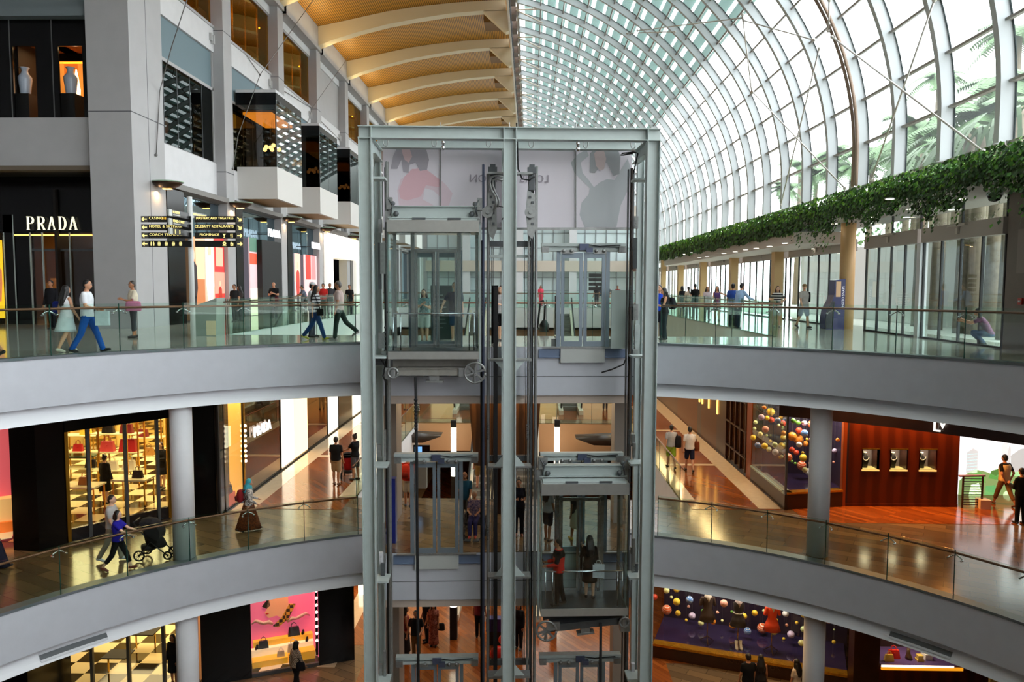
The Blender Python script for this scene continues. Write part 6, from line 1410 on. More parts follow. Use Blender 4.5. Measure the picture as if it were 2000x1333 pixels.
bp([(1152,336),(1153,300),(1160,291),(1206,291),(1212,306),(1210,340),(1198,344),(1186,318),(1178,318),(1162,338)], (170,172,175), 'printed_hair', .012)
bp([(1160,300),(1166,294),(1180,296),(1184,310),(1180,330),(1172,334),(1164,324)], (208,190,188), 'printed_face', .016)
c = bq(995,350,.02); b = MB(); b.text('LOUIS VUITTON', Matrix.Translation((c.x,c.y-.012,c.z)) @ Matrix.Rotation(PI/2,4,'X'), .278, .006, space=1.02, mirror=True); b.build('printed_letters', M('print_letters', (166,158,168), .7), t, local=True)
c = bq(980,438,.02); b = MB(); b.text('38', Matrix.Translation((c.x,c.y-.012,c.z)) @ Matrix.Rotation(PI/2,4,'X'), .12, .006, mirror=True); b.build('printed_letters', M('print_letters', (166,158,168), .7), t, local=True)
for px in (760,861,995,1125,1225):
    b = MB(); b.tube([bq(px,268,.02), bq(px,262,.02)+Vector((0,0,.3))],.01,5); b.build('hanger', galv, t, local=True)
# ================================================================ behind the lift and loose furnishings
def wl_(px, py, z): return fl(px, py, z)
# pale panel and dark boards on the upper bridge
p = fl(1214, 682, 0); b = MB(); b.box(p.x-.27,p.y,0.01,p.x+.3,p.y+.12,atY(1214,567,p.y).z); b.build('privacy_panel', M('frosted_panel', (176,192,186), .3), label='pale green grey privacy panel beside the upper lift doors', cat='panel')
p = fl(863, 664, 0); h = atY(863,558,p.y).z
t = thing('directory_board', 'dark upright directory board on the upper bridge behind the high car', 'board', tuple(p)); MB().box(p.x-.32,p.y-.06,0.01,p.x+.32,p.y+.06,h).build('panel', M('board_green', (58,72,70), .25), t)
for j in range(9): MB().box(p.x-.24,p.y-.068,h-.3-.12*j,p.x+.05+.03*(j%4),p.y-.06,h-.265-.12*j).build('text_line', M('line_grey', (140,150,148), .5), t)
p = fl(966, 672, 0); b = MB(); b.box(p.x-.09,p.y-.05,0.01,p.x+.1,p.y+.1,atY(966,558,p.y).z); b.build('dark_post', black, label='tall black slab post beside the central lift post', cat='post')
p = fl(1086, 655, 0); b = MB(); b.box(p.x-.05,p.y-.05,0.01,p.x+.05,p.y+.05,atY(1086,578,p.y).z); b.build('dark_bollard', M('bollard_brown', (52,46,46), .4), label='slim dark bollard post behind the empty upper lift doors', cat='post')
p = fl(1063, 649, 0); t = thing('floor_cleaner', 'black upright floor cleaner with bent handle on the upper bridge', 'machine', tuple(p))
b = MB(); b.smooth = True; b.loft([(p.x,p.y,0.01,.16,.16),(p.x,p.y,.25,.17,.16),(p.x,p.y,.38,.1,.1),(p.x,p.y,.44,.04,.04)],14); b.build('body', blackm, t)
b = MB(); b.smooth = True; b.tube([(p.x+.0,p.y,.4),(p.x+.02,p.y,.95),(p.x-.05,p.y,1.1),(p.x-.14,p.y,1.06),(p.x-.2,p.y,.5),(p.x-.24,p.y,.15)],.035,8); b.build('handle', rubber, t)
for px in (1083, 1187):
    p = fl(px, 678, 0); MB().box(p.x-.09,p.y-.02,0.01,p.x+.09,p.y+.1,.22).build('kerb_block', M('kerb_grey', (128,134,130), .5), label='small grey kerb block beside the upper lift doors, %s' % ('central post side' if px < 1100 else 'panel side'), cat='block')
# central timber pier, grey piers of the middle floor
YC = 23.2; cxp = lambda px: atY(px, 850, YC).x
b = MB(); z0, z1 = Z2, ZC; pts0 = [(cxp(926),YC),(cxp(1047),YC),(cxp(1047),YC+.9),(cxp(926),YC+.9)]; pts1 = [(cxp(914),YC),(cxp(1057),YC),(cxp(1057),YC+.9),(cxp(914),YC+.9)]
b._add([(x,y,z0+1.6) for x,y in pts0]+[(x,y,z1) for x,y in pts1],[(0,1,5,4),(1,2,6,5),(2,3,7,6),(3,0,4,7),(0,3,2,1)]); 
S(b, 'pillar_timber', tex('pier_wood', 'wave', (78,50,30), (120,76,42), 1.2, rough=.35, bw=.3, rh=.5, warp=1.5))
S(MB().box(cxp(966),YC+.3,Z2,cxp(1008),YC+.8,Z2+1.62), 'pillar_core', dark_wood)
for pa, pb in ((752,781),(1196,1226)):
    S(MB().box(cxp(pa),YC-.6,Z2,cxp(pb),YC+.3,ZC), 'pillar', M('pier_grey', (150,140,130), .6)); S(MB().box(cxp(pa+2),YC-.6,Z3,cxp(pb+2),YC+.3,ZB), 'pillar', M('pier_grey', (150,140,130), .6))
t = thing('hanging_sign', 'small dark floor sign with white characters hanging behind the high car', 'sign', (atY(907,777,24.3).x,24.3,-1.9)); q = atY(907,777,24.3)
MB().box(q.x-.22,24.3,q.z-.18,q.x+.22,24.34,-1.63).build('panel', M('sign_dark', (44,52,50), .4), t); MB().text('B1', FACE((q.x,24.29,q.z)), .2, .01).build('characters', glow('sign_white', (245,245,240), 1.2), t)
# info kiosk by the grey pier
p = fl(765, 1062, Z2); h = atY(765,935,p.y).z
t = thing('information_totem', 'blue information totem by the grey pier on the middle floor', 'totem', tuple(p)); MB().box(p.x-.14,p.y-.05,Z2+.01,p.x+.12,p.y+.2,h).build('body', M('totem_blue', (34,46,140), .3), t); MB().box(p.x-.1,p.y-.06,Z2+.9,p.x-.02,p.y-.05,h-.2).build('side_lettering', glow('totem_white', (180,196,236), .5), t)
p = fl(800, 955, Z2)
t = thing('touch_kiosk', 'touch screen kiosk with blue screen on the middle floor', 'kiosk', (p.x+.35,p.y,Z2)); MB().box(p.x+.25,p.y,Z2+.01,p.x+.6,p.y+.25,Z2+1.0).build('stand', M('kiosk_grey', (120,116,112), .5), t); MB().box(p.x+.15,p.y-.05,Z2+1.0,p.x+.72,p.y+.05,Z2+1.55).build('screen_case', black, t); MB().box(p.x+.2,p.y-.06,Z2+1.08,p.x+.45,p.y-.05,Z2+1.5).build('screen', glow('screen_blue', (120,180,240), 1.0), t)
# light columns standing on the lowest floor
for (px, Y, yb, yt, lab) in ((886,38.0,884,835,'distant light column with black cap behind the high car'),(1088,38.0,884,834,'distant light column with black cap behind the low car'),(885,26.6,1200,1150,'light column with black base on the lowest floor behind the high car'),(703,30.5,1160,1135,'light column on the lowest floor past the black panel'),(1083,27.5,1290,1200,'light column standing low behind the tilted pulley beam')):
    x = atY(px,850,Y).x; zb = max(atY(px,yb,Y).z-(1.2 if Y > 30 else 0), Z3+1.2); zt = atY(px,yt,Y).z; zt = min(zt, ZB-.02) if Y < 32 else zt
    if px == 1083: zb, zt = Z3+1.9, ZB-.05
    if zt-zb < .6: zb = zt-1.3
    t = thing('light_column', lab, 'lamp', (x,Y,Z3)); MB().box(x-.13,Y-.13,Z3+.01,x+.13,Y+.13,zb).build('base', blackm, t); b = MB(); b.smooth = True; b.cyl((x,Y,zb),.14,zt-zb,14); b.build('lamp_tube', glow('tube_white', (255,240,214), 5), t); MB().box(x-.13,Y-.13,zt,x+.13,Y+.13,zt+.35 if Y > 32 else zt+.01).build('cap', blackm, t)
# wing shaped canopies of the far middle floor
for px, py, sg, lab in ((818,853,1,'dark wing shaped canopy in the far opening, high car side'),(1168,858,-1,'dark wing shaped canopy in the far opening, low car side')):
    c = atY(px,py,37.5); t = thing('wing_canopy', lab, 'canopy', tuple(c)); b = MB(); b.smooth = True
    b._add([(c.x-sg*1.2,37.2,c.z+.15),(c.x+sg*1.1,37.2,c.z+.05),(c.x+sg*1.1,38.4,c.z+.05),(c.x-sg*1.2,38.4,c.z+.15),(c.x-sg*1.2,37.3,c.z-.3),(c.x+sg*.2,37.4,c.z-.3),(c.x+sg*.2,38.3,c.z-.3),(c.x-sg*1.2,38.3,c.z-.3)],[(0,1,2,3),(7,6,5,4),(0,4,5,1),(1,5,6,2),(2,6,7,3),(3,7,4,0)]); b.build('wing', M('wing_dark', (64,54,46), .4), t)
    b = MB(); b.box(c.x-sg*.9-.06,37.7,Z3+.01,c.x-sg*.9+.06,37.85,c.z-.3); b.build('post', steel_d, t)
# escalators
def escalator(x, y0, z0, y1, z1, w, lab):
    t = thing('escalator', lab, 'escalator', (x,y0,z0))
    def side(sx):
        b = MB(); b.extr([(x+sx*w/2-.12,y0-1.5,z0+.01),(x+sx*w/2-.12,y0-1.5,z0+.25),(x+sx*w/2-.12,y0,z0+.25),(x+sx*w/2-.12,y1,z1+.25),(x+sx*w/2-.12,y1,z1-.6),(x+sx*w/2-.12,y0+1.2,z0+.01)], (.24,0,0)); b.build('side_truss', M('truss_cream', (206,196,176), .4), t)
        b = MB(); b.extr([(x+sx*w/2,y0-1.4,z0+.25),(x+sx*w/2,y0-1.4,z0+.95),(x+sx*w/2,y0,z0+1.05),(x+sx*w/2,y1,z1+1.05),(x+sx*w/2,y1,z1+.25),(x+sx*w/2,y0,z0+.25)], (.015,0,0)); b.build('glass_side', clear_glass, t)
        b = MB(); b.smooth = True; b.tube([(x+sx*w/2,y0-1.4,z0+.4),(x+sx*w/2,y0-1.65,z0+.7),(x+sx*w/2,y0-1.4,z0+1.0),(x+sx*w/2,y0,z0+1.08),(x+sx*w/2,y1,z1+1.08)],.05,8); b.build('handrail', rubber, t)
    side(-1); side(1)
    n = int((z1-z0)/.22); b = MB()
    for i in range(n): f = i/n; b.box(x-w/2+.15,y0+(y1-y0)*f,z0+(z1-z0)*f-.1,x+w/2-.15,y0+(y1-y0)*(f+1/n)+.05,z0+(z1-z0)*(f+1/n))
    b.build('steps', M('step_metal', (120,118,112), .4, metal=.5), t)
escalator(-2.2,29.5,Z3,39.0,Z2-.02,1.1,'escalator with black handrails rising from the lowest floor behind the lift')
escalator(-.2,29.5,Z3,39.0,Z2-.02,1.1,'second escalator rising from the lowest floor, closer to the central post')
escalator(-3.6,43.5,Z2,53,Z1-.3,1.1,'distant escalator on the middle floor beyond the opening, high car side')
escalator(2.3,43.5,Z2,53,Z1-.3,1.1,'distant escalator on the middle floor beyond the opening, low car side')
# lit shop fronts far behind on the middle and upper floors
for i, (x0,x1,Y,z0,z1,c,e) in enumerate(((-7.5,-4.2,57.9,Z2+.2,-2.2,(250,220,160),.8),(-3.9,-.6,57.9,Z2+.2,-2.2,(236,190,110),.6),(0,3.4,57.9,Z2+.2,-2.2,(250,214,150),.8),(3.8,7.2,57.9,Z2+.2,-2.2,(240,206,160),.7))):
    S(MB().box(x0,Y,z0,x1,Y+.1,z1), 'wall_far_shop', glow('far_shop_%d' % i, c, e))
S(MB().box(-9.8,58.2,Z2,7.9,58.3,-1.7), 'wall_far_shop', M('far_brown', (120,92,64), .6))
# upper floor behind the far bridge: pale mall continues with white galleries
for i, (z0,z1) in enumerate(((2.95,3.95),(8.0,9.0))): S(MB().box(-9.8,72,z0,10.2,73,z1), 'wall_gallery', M('gallery_beige', (196,186,172), .6))
b = MB()
for j in range(21): b.box(-9.8+j-.03,73.2,0,-9.8+j+.03,73.3,8)
for z in (1.2,2.4,5.2,6.6): b.box(-9.8,73.2,z-.03,10.2,73.3,z+.03)
o = S(b, win(), M('far_mullion', (150,160,164), .5)); MB().box(-9.8,73.32,0,10.2,73.34,8).build('pane', M('far_pane', (206,222,224), .2), o)
for x in (-6,-1,4): S(MB().box(x-.35,72.1,0,x+.35,72.8,9), 'pillar', white)
# ---------------------------------------------------------------- wayfinding post
def signpost(px, pyb, pyt, lab, scale_txt=True):
    p = fl(px, pyb, 0); t = thing('signpost', lab, 'signpost', tuple(p)); b = MB(); b.smooth = True; zt = atY(px,pyt,p.y).z; b.cyl((p.x,p.y,0.005),.075,zt,18); b.build('pole', M('pole_white', (222,224,222), .35), t)
    return t, p
t, p = signpost(377.5, 663, 385, 'white wayfinding post with black direction boards on the upper balcony')
sgk = M('sign_black', (20,19,18), .35); arrow_pl = M('arrow_plate', (96,92,86), .4); yel = glow('sign_yellow', (255,236,150), .95); grey_t = M('sub_text', (78,76,70), .5)
Ysg = p.y-.09
gx = lambda px: atY(px, 450, Ysg).x
gz = lambda py: atY(377, py, Ysg).z
def arrow(px, py, dx, dz, s, par):
    b = MB(); c = Vector((gx(px),Ysg-.034,gz(py))); d = Vector((dx,0,dz)).normalized(); n = Vector((-d.z,0,d.x)); u = s
    for a, e in ((c-d*u, c+d*u),(c+d*u, c+d*u*.25+n*u*.7),(c+d*u, c+d*u*.25-n*u*.7)): b.bar(a,e,.008,.022,up=(0,1,0)) if False else b.extr([a+(e-a).normalized().cross(Vector((0,1,0)))*.014, e+(e-a).normalized().cross(Vector((0,1,0)))*.014, e-(e-a).normalized().cross(Vector((0,1,0)))*.014, a-(e-a).normalized().cross(Vector((0,1,0)))*.014],(0,.006,0))
    b.build('arrow', yel, par)
def txt(par, body, px, py, size, align, mat, nm_='lettering', sp=1.12):
    b = MB(); b.text(body, FACE((gx(px),Ysg-.036,gz(py))), size, .006, align=align, space=sp); b.build(nm_, mat, par)
ROWS = [(422.5,434.5),(438.5,450.5),(454.5,466.5),(470.5,483)]
LT = ['CASINO','HOTEL & SKYPARK','COACH TERMINAL',None]; RTX = ['MASTERCARD THEATRES','CELEBRITY RESTAURANTS','PROMENADE',None]
for i, (y0, y1) in enumerate(ROWS):
    for side, (xa, xb) in (('L',(277,374)),('R',(381,475.5))):
        b = MB(); b.box(gx(xa),Ysg-.03,gz(y1),gx(xb),Ysg+.01,gz(y0)); bd = b.build('direction_board', sgk, t)
        ap = (277,290.5) if side == 'L' else (462,475.5)
        b = MB(); b.box(gx(ap[0]),Ysg-.033,gz(y1),gx(ap[1]),Ysg-.03,gz(y0)); b.build('arrow_plate', arrow_pl, bd)
        ym = (y0+y1)/2
        if side == 'L': arrow(283.7,ym,-1,0,.07,bd)
        else: arrow(468.5,ym,*( (.7,-.7) if i < 2 else (1,0)),.07,bd)
        s = LT[i] if side == 'L' else RTX[i]
        if s:
            if side == 'L': txt(bd,s,292.5,ym-1.6,.105,'LEFT',yel)
            else: txt(bd,s,457.5 if i < 2 else 429,ym-1.6,.098,'RIGHT',yel,sp=1.0)
            b = MB()
            for j in range(14 if side == 'R' and i < 2 else 9): b.box(gx((293 if side == 'L' else 392 if i < 2 else 392)+3.6*j),Ysg-.034,gz(ym+4.6),gx((293 if side == 'L' else 392)+3.6*j+2.4),Ysg-.03,gz(ym+2.9))
            b.build('small_print', grey_t, bd)
        if side == 'L' and i == 0:
            for px_ in (319.5,324.5): MB().box(gx(px_-2),Ysg-.034,gz(ym+.8),gx(px_+1.6),Ysg-.03,gz(ym-3.6)).build('character', M('sign_orange', (230,180,60), .5, emit=.6), bd)
        def icon(px, kind):
            b = MB(); y = Ysg-.036; cx, cz = gx(px), gz(ym); u = .05
            if kind == 'wc':
                for s_ in (-1,1): b.extr([(cx+s_*u*.75-u*.3,y,cz-u*1.1),(cx+s_*u*.75+u*.3,y,cz-u*1.1),(cx+s_*u*.75+u*.4,y,cz+u*.6),(cx+s_*u*.75-u*.4,y,cz+u*.6)],(0,.006,0)); b.cbox((cx+s_*u*.75,y,cz+u*.95),(u*.4,.006,u*.4))
            elif kind in ('bus','car'):
                b.extr([(cx-u*.8,y,cz-u*.5),(cx+u*.8,y,cz-u*.5),(cx+u*.8,y,cz+u*.5),(cx+u*.5,y,cz+u*1.1),(cx-u*.5,y,cz+u*1.1),(cx-u*.8,y,cz+u*.5)],(0,.006,0)); b.box(cx-u*.7,y,cz-u*1.1,cx+u*.7,y+.006,cz-u*.8)
                b.m = 1; b.box(cx-u*.5,y-.003,cz+u*.25,cx+u*.5,y,cz+u*.7)
            elif kind == 'glass':
                b.extr([(cx-u,y,cz+u),(cx,y,cz-u*.2),(cx+u,y,cz+u)],(0,.006,0)); b.box(cx-u*.12,y,cz-u,cx+u*.12,y+.006,cz); b.box(cx-u*.5,y,cz-u*1.1,cx+u*.5,y+.006,cz-u*.9)
            elif kind == 'fork':
                for s_ in (-1,1): b.box(cx+s_*u*.45-u*.14,y,cz-u*1.1,cx+s_*u*.45+u*.14,y+.006,cz+u*1.1)
                b.box(cx-u*.8,y,cz+u*.2,cx-u*.1,y+.006,cz+u*.5)
            elif kind == 'ring':
                b.extr([(cx+u*math.cos(a),y,cz+u*.25+u*math.sin(a)) for a in [2*PI*j/14 for j in range(14)]],(0,.006,0)); b.box(cx-u*1.1,y,cz-u*1.2,cx+u*1.1,y+.006,cz-u*1.0); b.m = 1; b.cbox((cx,y-.003,cz+u*.25),(u*.6,.004,u*.6))
            else:
                b.box(cx-u*.8,y,cz-u*1.1,cx+u*.8,y+.006,cz+u*.6); b.box(cx-u*.6,y,cz+u*.6,cx-u*.2,y+.006,cz+u*1.1); b.m = 1; b.cbox((cx,y-.003,cz-u*.3),(u*.9,.004,u*.3))
            b.build('pictogram', [yel, sgk], bd)
        if i == 3 and side == 'L':
            for px_, k_ in ((298,'wc'),(311,'bus'),(325,'bus'),(339,'car'),(353,'car')): icon(px_,k_)
        if i >= 2 and side == 'R':
            for px_, k_ in (((438.5,'glass'),(453,'fork')) if i == 2 else ((438.5,'ring'),(453,'gift'))): icon(px_,k_)
# turned boards higher on the post
for i, (xa, ya0, ya1, xb, yb0, yb1, s) in enumerate(((331.5,397,411.5,374,405,416,'MUSEUM'),(332,413.5,428,374.5,421,434,'FOOD COURT'),(333,430.5,446,375,437,453,''))):
    zA0, zA1 = gz(ya0), gz(ya1); L_ = .9; ang = rad(-92); d = Vector((math.cos(ang), math.sin(ang), 0)); hgt = .175; zc = (zA0+zA1)/2-.27
    e = Vector((p.x,p.y,zc))+d*.1; f_ = e+d*1.15; b = MB(); b.bar(e,f_,.04,hgt); bd = b.build('direction_board', M('sign_charcoal', (62,62,62), .35), t)
    g = f_-d*.16; b = MB(); b.bar(g,f_+d*.004,.05,hgt+.006); b.build('arrow_plate', M('plate_pale', (206,208,204), .3), bd)
    n = Vector((-d.y,d.x,0)); n = n if n.dot(-p) > 0 else -n; rz = math.atan2(-d.y,-d.x)
    if s:
        c = f_-d*.2+n*.024; b = MB(); b.text(s, place((c.x,c.y,zc+.03), rx=PI/2, rz=rz), .1, .006, align='LEFT'); b.build('lettering', yel, bd)
        b = MB(); c2 = f_-d*.22+n*.023; b.bar(c2+Vector((0,0,-.045)), c2-d*.4+Vector((0,0,-.045)), .004, .022); b.build('small_print', M('plate_pale', (206,208,204), .3), bd)
    else:
        for q in (.3,.55):
            c = f_-d*q+n*.024; b = MB(); b.bar(c+Vector((0,0,-.06)), c+Vector((0,0,.06)), .006, .04, up=(1,0,0)); b.build('pictogram', yel, bd)
d = Vector((math.cos(rad(88)), math.sin(rad(88)), 0)); e = Vector((p.x,p.y,gz(413)-.08))+d*.1; f_ = e+d*.95; b = MB(); b.bar(e,f_,.04,.17); bd = b.build('direction_board', M('sign_pale_grey', (150,152,148), .35), t)
b = MB(); c = e+d*.06+Vector((.026,0,.02)); b.text('EXPO & CONVENTION', place((c.x,c.y,c.z), rx=PI/2, rz=rad(88)), .08, .006, align='LEFT'); b.build('lettering', yel, bd)
# pale green litter bin by the post
p0 = fl(404, 656, 0); hb = atY(404,582,p0.y).z
t2 = thing('litter_bin', 'pale grey green wedge shaped litter bin behind the wayfinding post', 'bin', tuple(p0))
b = MB(); b._add([(p0.x-.42,p0.y-.2,.0),(p0.x+.38,p0.y-.2,0),(p0.x+.38,p0.y+.5,0),(p0.x-.42,p0.y+.5,0),(p0.x-.42,p0.y-.2,hb*.75),(p0.x+.42,p0.y-.2,hb),(p0.x+.42,p0.y+.5,hb),(p0.x-.42,p0.y+.5,hb*.75)],[(0,3,2,1),(4,5,6,7),(0,1,5,4),(1,2,6,5),(2,3,7,6),(3,0,4,7)]); b.build('body', M('bin_green', (150,164,154), .35), t2)
MB().box(p0.x+.08,p0.y-.21,.02,p0.x+.38,p0.y-.2,hb*.4).build('door', M('bin_cream', (226,214,176), .4), t2)
# far signpost
p0 = fl(1163, 590, 0); p0 = atY(1178, 590, 38); p0.z = 0; t2 = thing('signpost', 'distant wayfinding post with stacked dark boards seen through the upper lift doors', 'signpost', tuple(p0)); zt = atY(1163,530,38).z
b = MB(); b.cyl((p0.x+.1,p0.y,0),.06,zt,12); b.build('pole', M('pole_white', (222,224,222), .35), t2)
for j in range(4): MB().box(p0.x-.72,p0.y-.05,zt-.28-.22*j,p0.x+.04,p0.y,zt-.12-.22*j).build('direction_board', sgk, t2)
# purple machine by the tan pillar
p0 = fl(1629, 643, 0); h = atY(1629,545,p0.y).z; 
t2 = thing('arcade_kiosk', 'deep purple curved coin machine leaning by the round tan pillar', 'kiosk', tuple(p0))
prof = [(-.38,0),(-.4,.35),(-.34,.75),(-.18,1.05),(-.1,1.3),(-.08,h-.05),(.3,h),(.34,1.0),(.36,0)]
b = MB(); b.extr([(p0.x+a,p0.y-.2,z) for a,z in prof],(0,.62,0)); b.build('cabinet', M('purple_cabinet', (34,28,104), .25), t2)
b = MB(); b.extr([(p0.x-.405,p0.y-.24,.02),(p0.x-.425,p0.y-.24,.36),(p0.x-.36,p0.y-.24,.78),(p0.x-.2,p0.y-.24,1.06),(p0.x-.1,p0.y-.24,1.06),(p0.x-.14,p0.y-.24,.02)],(0,.06,0)); b.build('dark_front', M('kiosk_black', (24,20,36), .3), t2)
MB().box(p0.x-.05,p0.y-.21,h-.68,p0.x+.13,p0.y-.2,h-.1).build('picture_panel', M('kiosk_picture', (206,170,130), .4, emit=.3), t2)
b = MB(); b.text('PHOTO SNAPS', Matrix.Translation((p0.x+.22,p0.y-.215,h-.1)) @ Matrix.Rotation(-PI/2,4,'Y') @ Matrix.Rotation(PI/2,4,'X') if False else Matrix.Translation((p0.x+.22,p0.y-.21,h-.7)) @ Matrix.Rotation(PI/2,4,'X') @ Matrix.Rotation(PI/2,4,'Z'), .13, .006); b.build('lettering', M('kiosk_letters', (220,220,236), .5, emit=.5), t2)
# ================================================================ people
def cloth(c, pat=None):
    n = 'cloth_%d_%d_%d' % c
    if pat is None: return M(n, c, .85, noise=.08, nscale=9, spec=.2)
    kind, c2 = pat
    n += '_%s_%d_%d_%d' % ((kind,)+c2)
    if kind == 'stripe': return tex(n, 'wave', c, c2, 3.3, rough=.85, bw=.48, rh=.04, rotv=(0,PI/2,0), spec=.2)
    if kind == 'check': return tex(n, 'checker', c, c2, 26, rough=.85, spec=.2)
    return tex(n, 'noise', c, c2, 26, rough=.85, spec=.2)
def remesh(mb, vox, smooth=2):
    me = mb.mesh('tmp', []); o = bpy.data.objects.new('tmp', me); COL.objects.link(o)
    r = o.modifiers.new('r', 'REMESH'); r.mode = 'VOXEL'; r.voxel_size = vox; r.use_smooth_shade = True
    s = o.modifiers.new('s', 'SMOOTH'); s.factor = .5; s.iterations = smooth
    dg = bpy.context.evaluated_depsgraph_get(); out = bpy.data.meshes.new_from_object(o.evaluated_get(dg))
    b = MB(); b.smooth = True; b._add([v.co[:] for v in out.vertices], [tuple(p.vertices) for p in out.polygons])
    bpy.data.objects.remove(o); bpy.data.meshes.remove(me); bpy.data.meshes.remove(out); return b
STAND = dict(legs=(2,2,-3,2), arms=((6,8,12,0),(4,8,14,0)))
WALK = dict(legs=(24,6,-22,22), arms=((-18,8,14,0),(20,8,24,0)))
WALK2 = dict(legs=(14,4,-14,16), arms=((-10,8,16,0),(12,8,20,0)))
CROSS = dict(legs=(0,0,0,0), arms=((22,10,100,50),(18,10,96,50)))
PHONE = dict(legs=(2,0,-2,4), arms=((16,6,88,20),(10,6,95,30)))
PUSH = dict(legs=(24,6,-18,20), arms=((48,4,22,4),(44,4,24,4)))
HIPS = dict(legs=(2,2,-3,2), arms=((-14,38,78,40),(-12,38,80,40)))
BACKH = dict(legs=(20,2,-22,10), arms=((-24,14,24,34),(-24,14,24,34)))
CROUCH = dict(legs=(95,138,88,134), arms=((46,8,40,20),(50,8,44,20)), lean=28)
SIT = dict(legs=(84,84,82,82), arms=((30,10,52,22),(28,10,56,26)), lean=-4)
POINT = dict(legs=(2,2,-3,2), arms=((10,70,20,0),(8,10,70,20)))
LEAN = dict(legs=(6,4,-4,2), arms=((30,14,30,4),(28,16,36,6)), lean=16)
PEOPLE = []
SK = {'a':(206,152,118),'b':(176,120,86),'c':(226,178,146),'d':(140,92,66)}
def person(label, loc, h, rz, pose=STAND, skin='a', fem=False, top=None, bottom=None, hair='short', haircol=(24,20,18), shoes=(30,28,28), over=None, capcol=(150,126,90), hd=0, nod=7, vox=None, cat='person', zroot=None, group=None):
    """top=(kind, colour, pattern) kind: tee/long/tank/blazer; bottom=(kind, colour, pattern) kind: pants/capri/shorts/skirt/long_skirt"""
    lean = rad(pose.get('lean', 0)); vox = vox or .017
    t = thing('person', label, cat, tuple(loc), rad(rz), group); S_ = h
    hipz = .515
    def T(p):
        x, y, z = p; dz = z-hipz
        return Vector((x, y*math.cos(lean)+math.sin(lean)*dz, hipz+math.cos(lean)*dz-y*math.sin(lean)*.5)) if z > hipz-.02 else Vector((x,y,z))
    legs = []
    a = pose['legs']
    for sg, th, kn in ((-1,a[0],a[1]),(1,a[2],a[3])):
        hp = Vector((sg*.05,0,hipz)); th, kn = rad(th), rad(kn)
        k = hp+Vector((sg*.004,math.sin(th),-math.cos(th)))*.245; an = k+Vector((0,math.sin(th-kn),-math.cos(th-kn)))*.232
        legs.append((hp,k,an,th-kn,sg))
    zmin = min(l[2].z for l in legs); dzr = (zroot/S_-hipz) if zroot is not None else (.038-zmin)
    sh_w = (.088 if fem else .104)
    arms = []
    for sg, (f, ab, e, inw) in ((-1,pose['arms'][0]),(1,pose['arms'][1])):
        f, ab, e, inw = rad(f), rad(ab), rad(e), rad(inw)
        s0 = T((sg*(sh_w-.004),-.004,.797)); f2 = f+lean*.6
        d1 = Vector((sg*math.sin(ab), math.cos(ab)*math.sin(f2), -math.cos(ab)*math.cos(f2))); el = s0+d1*.168
        d2 = Vector((sg*math.sin(ab)*.5*(1-min(1,inw))-sg*math.sin(inw), math.cos(inw)*math.sin(f2+e), -math.cos(inw)*math.cos(f2+e))).normalized(); wr = el+d2*.142
        arms.append((s0,el,wr,d2,sg))
    UPV = Vector((0,0,dzr)); K = S_
    P = lambda v: (Vector(v)+UPV)*K
    # torso rings
    if fem: R = [(.468,.062,.052),(.50,.088,.066),(.535,.094,.068),(.58,.078,.056),(.625,.066,.05),(.68,.076,.058),(.735,.084,.068),(.775,.08,.054),(.806,.062,.044),(.838,.034,.035)]
    else: R = [(.468,.066,.054),(.50,.088,.064),(.535,.092,.064),(.58,.084,.06),(.625,.083,.06),(.68,.09,.064),(.735,.098,.066),(.772,.098,.058),(.806,.076,.047),(.838,.04,.037)]
    def torso(mb, z0, z1, inf, wide=1.0):
        rr = []
        zs = sorted(set([z0,z1]+[r[0] for r in R if z0 < r[0] < z1]))
        for z in zs:
            i = max(j for j in range(len(R)) if R[j][0] <= z+1e-6) if z >= R[0][0] else 0
            if i < len(R)-1 and z >= R[0][0]: u = (z-R[i][0])/(R[i+1][0]-R[i][0]); rx = R[i][1]+(R[i+1][1]-R[i][1])*u; ry = R[i][2]+(R[i+1][2]-R[i][2])*u
            else: rx, ry = R[i][1], R[i][2]
            c = P(T((0,0,z))); rr.append((c.x,c.y,c.z,(rx*wide+inf)*K,(ry*wide+inf)*K))
        mb.loft(rr, 18)
    # head frame
    nb = T((0,0,.84)); hm = Matrix.Translation(P(nb)) @ Matrix.Rotation(rad(hd),4,'Z') @ Matrix.Rotation(-lean*.5-rad(nod),4,'X')
    HP = lambda x,y,z: hm @ (Vector((x,y,z))*K)
    def headball(mb, c, r, n=16, m=12):
        n0 = len(mb.v); mb.ball((c[0]*K,c[1]*K,c[2]*K),(r[0]*K,r[1]*K,r[2]*K),n,m); mb.xf(hm,n0)
    B = MB()
    torso(B, .468, .838, 0)
    B.cap(P(T((0,-.004,.82))), HP(0,.004,.035), .03*K, .028*K)
    headball(B,(0,.008,.09),(.043,.052,.058)); headball(B,(0,.022,.062),(.032,.038,.036))
    B.cap(HP(0,.056,.086), HP(0,.068,.07), .006*K, .0085*K, 8)
    for sg in (-1,1): headball(B,(sg*.044,.002,.08),(.007,.013,.017),8,6)
    B.cap(HP(-.012,.052,.05), HP(.012,.052,.05), .006*K, .006*K, 6)
    for hp,k,an,an_a,sg in legs:
        B.cap(P(hp), P(k), .05*K, .031*K); m_ = k.lerp(an,.3); B.cap(P(k), P(m_+Vector((0,-.006,0))), .03*K, .032*K); B.cap(P(m_+Vector((0,-.006,0))), P(an), .032*K, .02*K)
        fd = Vector((sg*.1,math.cos(an_a)*.9+.1,math.sin(an_a)*.6)).normalized(); B.cap(P(an+Vector((0,-.012,-.014))), P(an+fd*.072+Vector((0,0,-.02))), .021*K, .018*K)
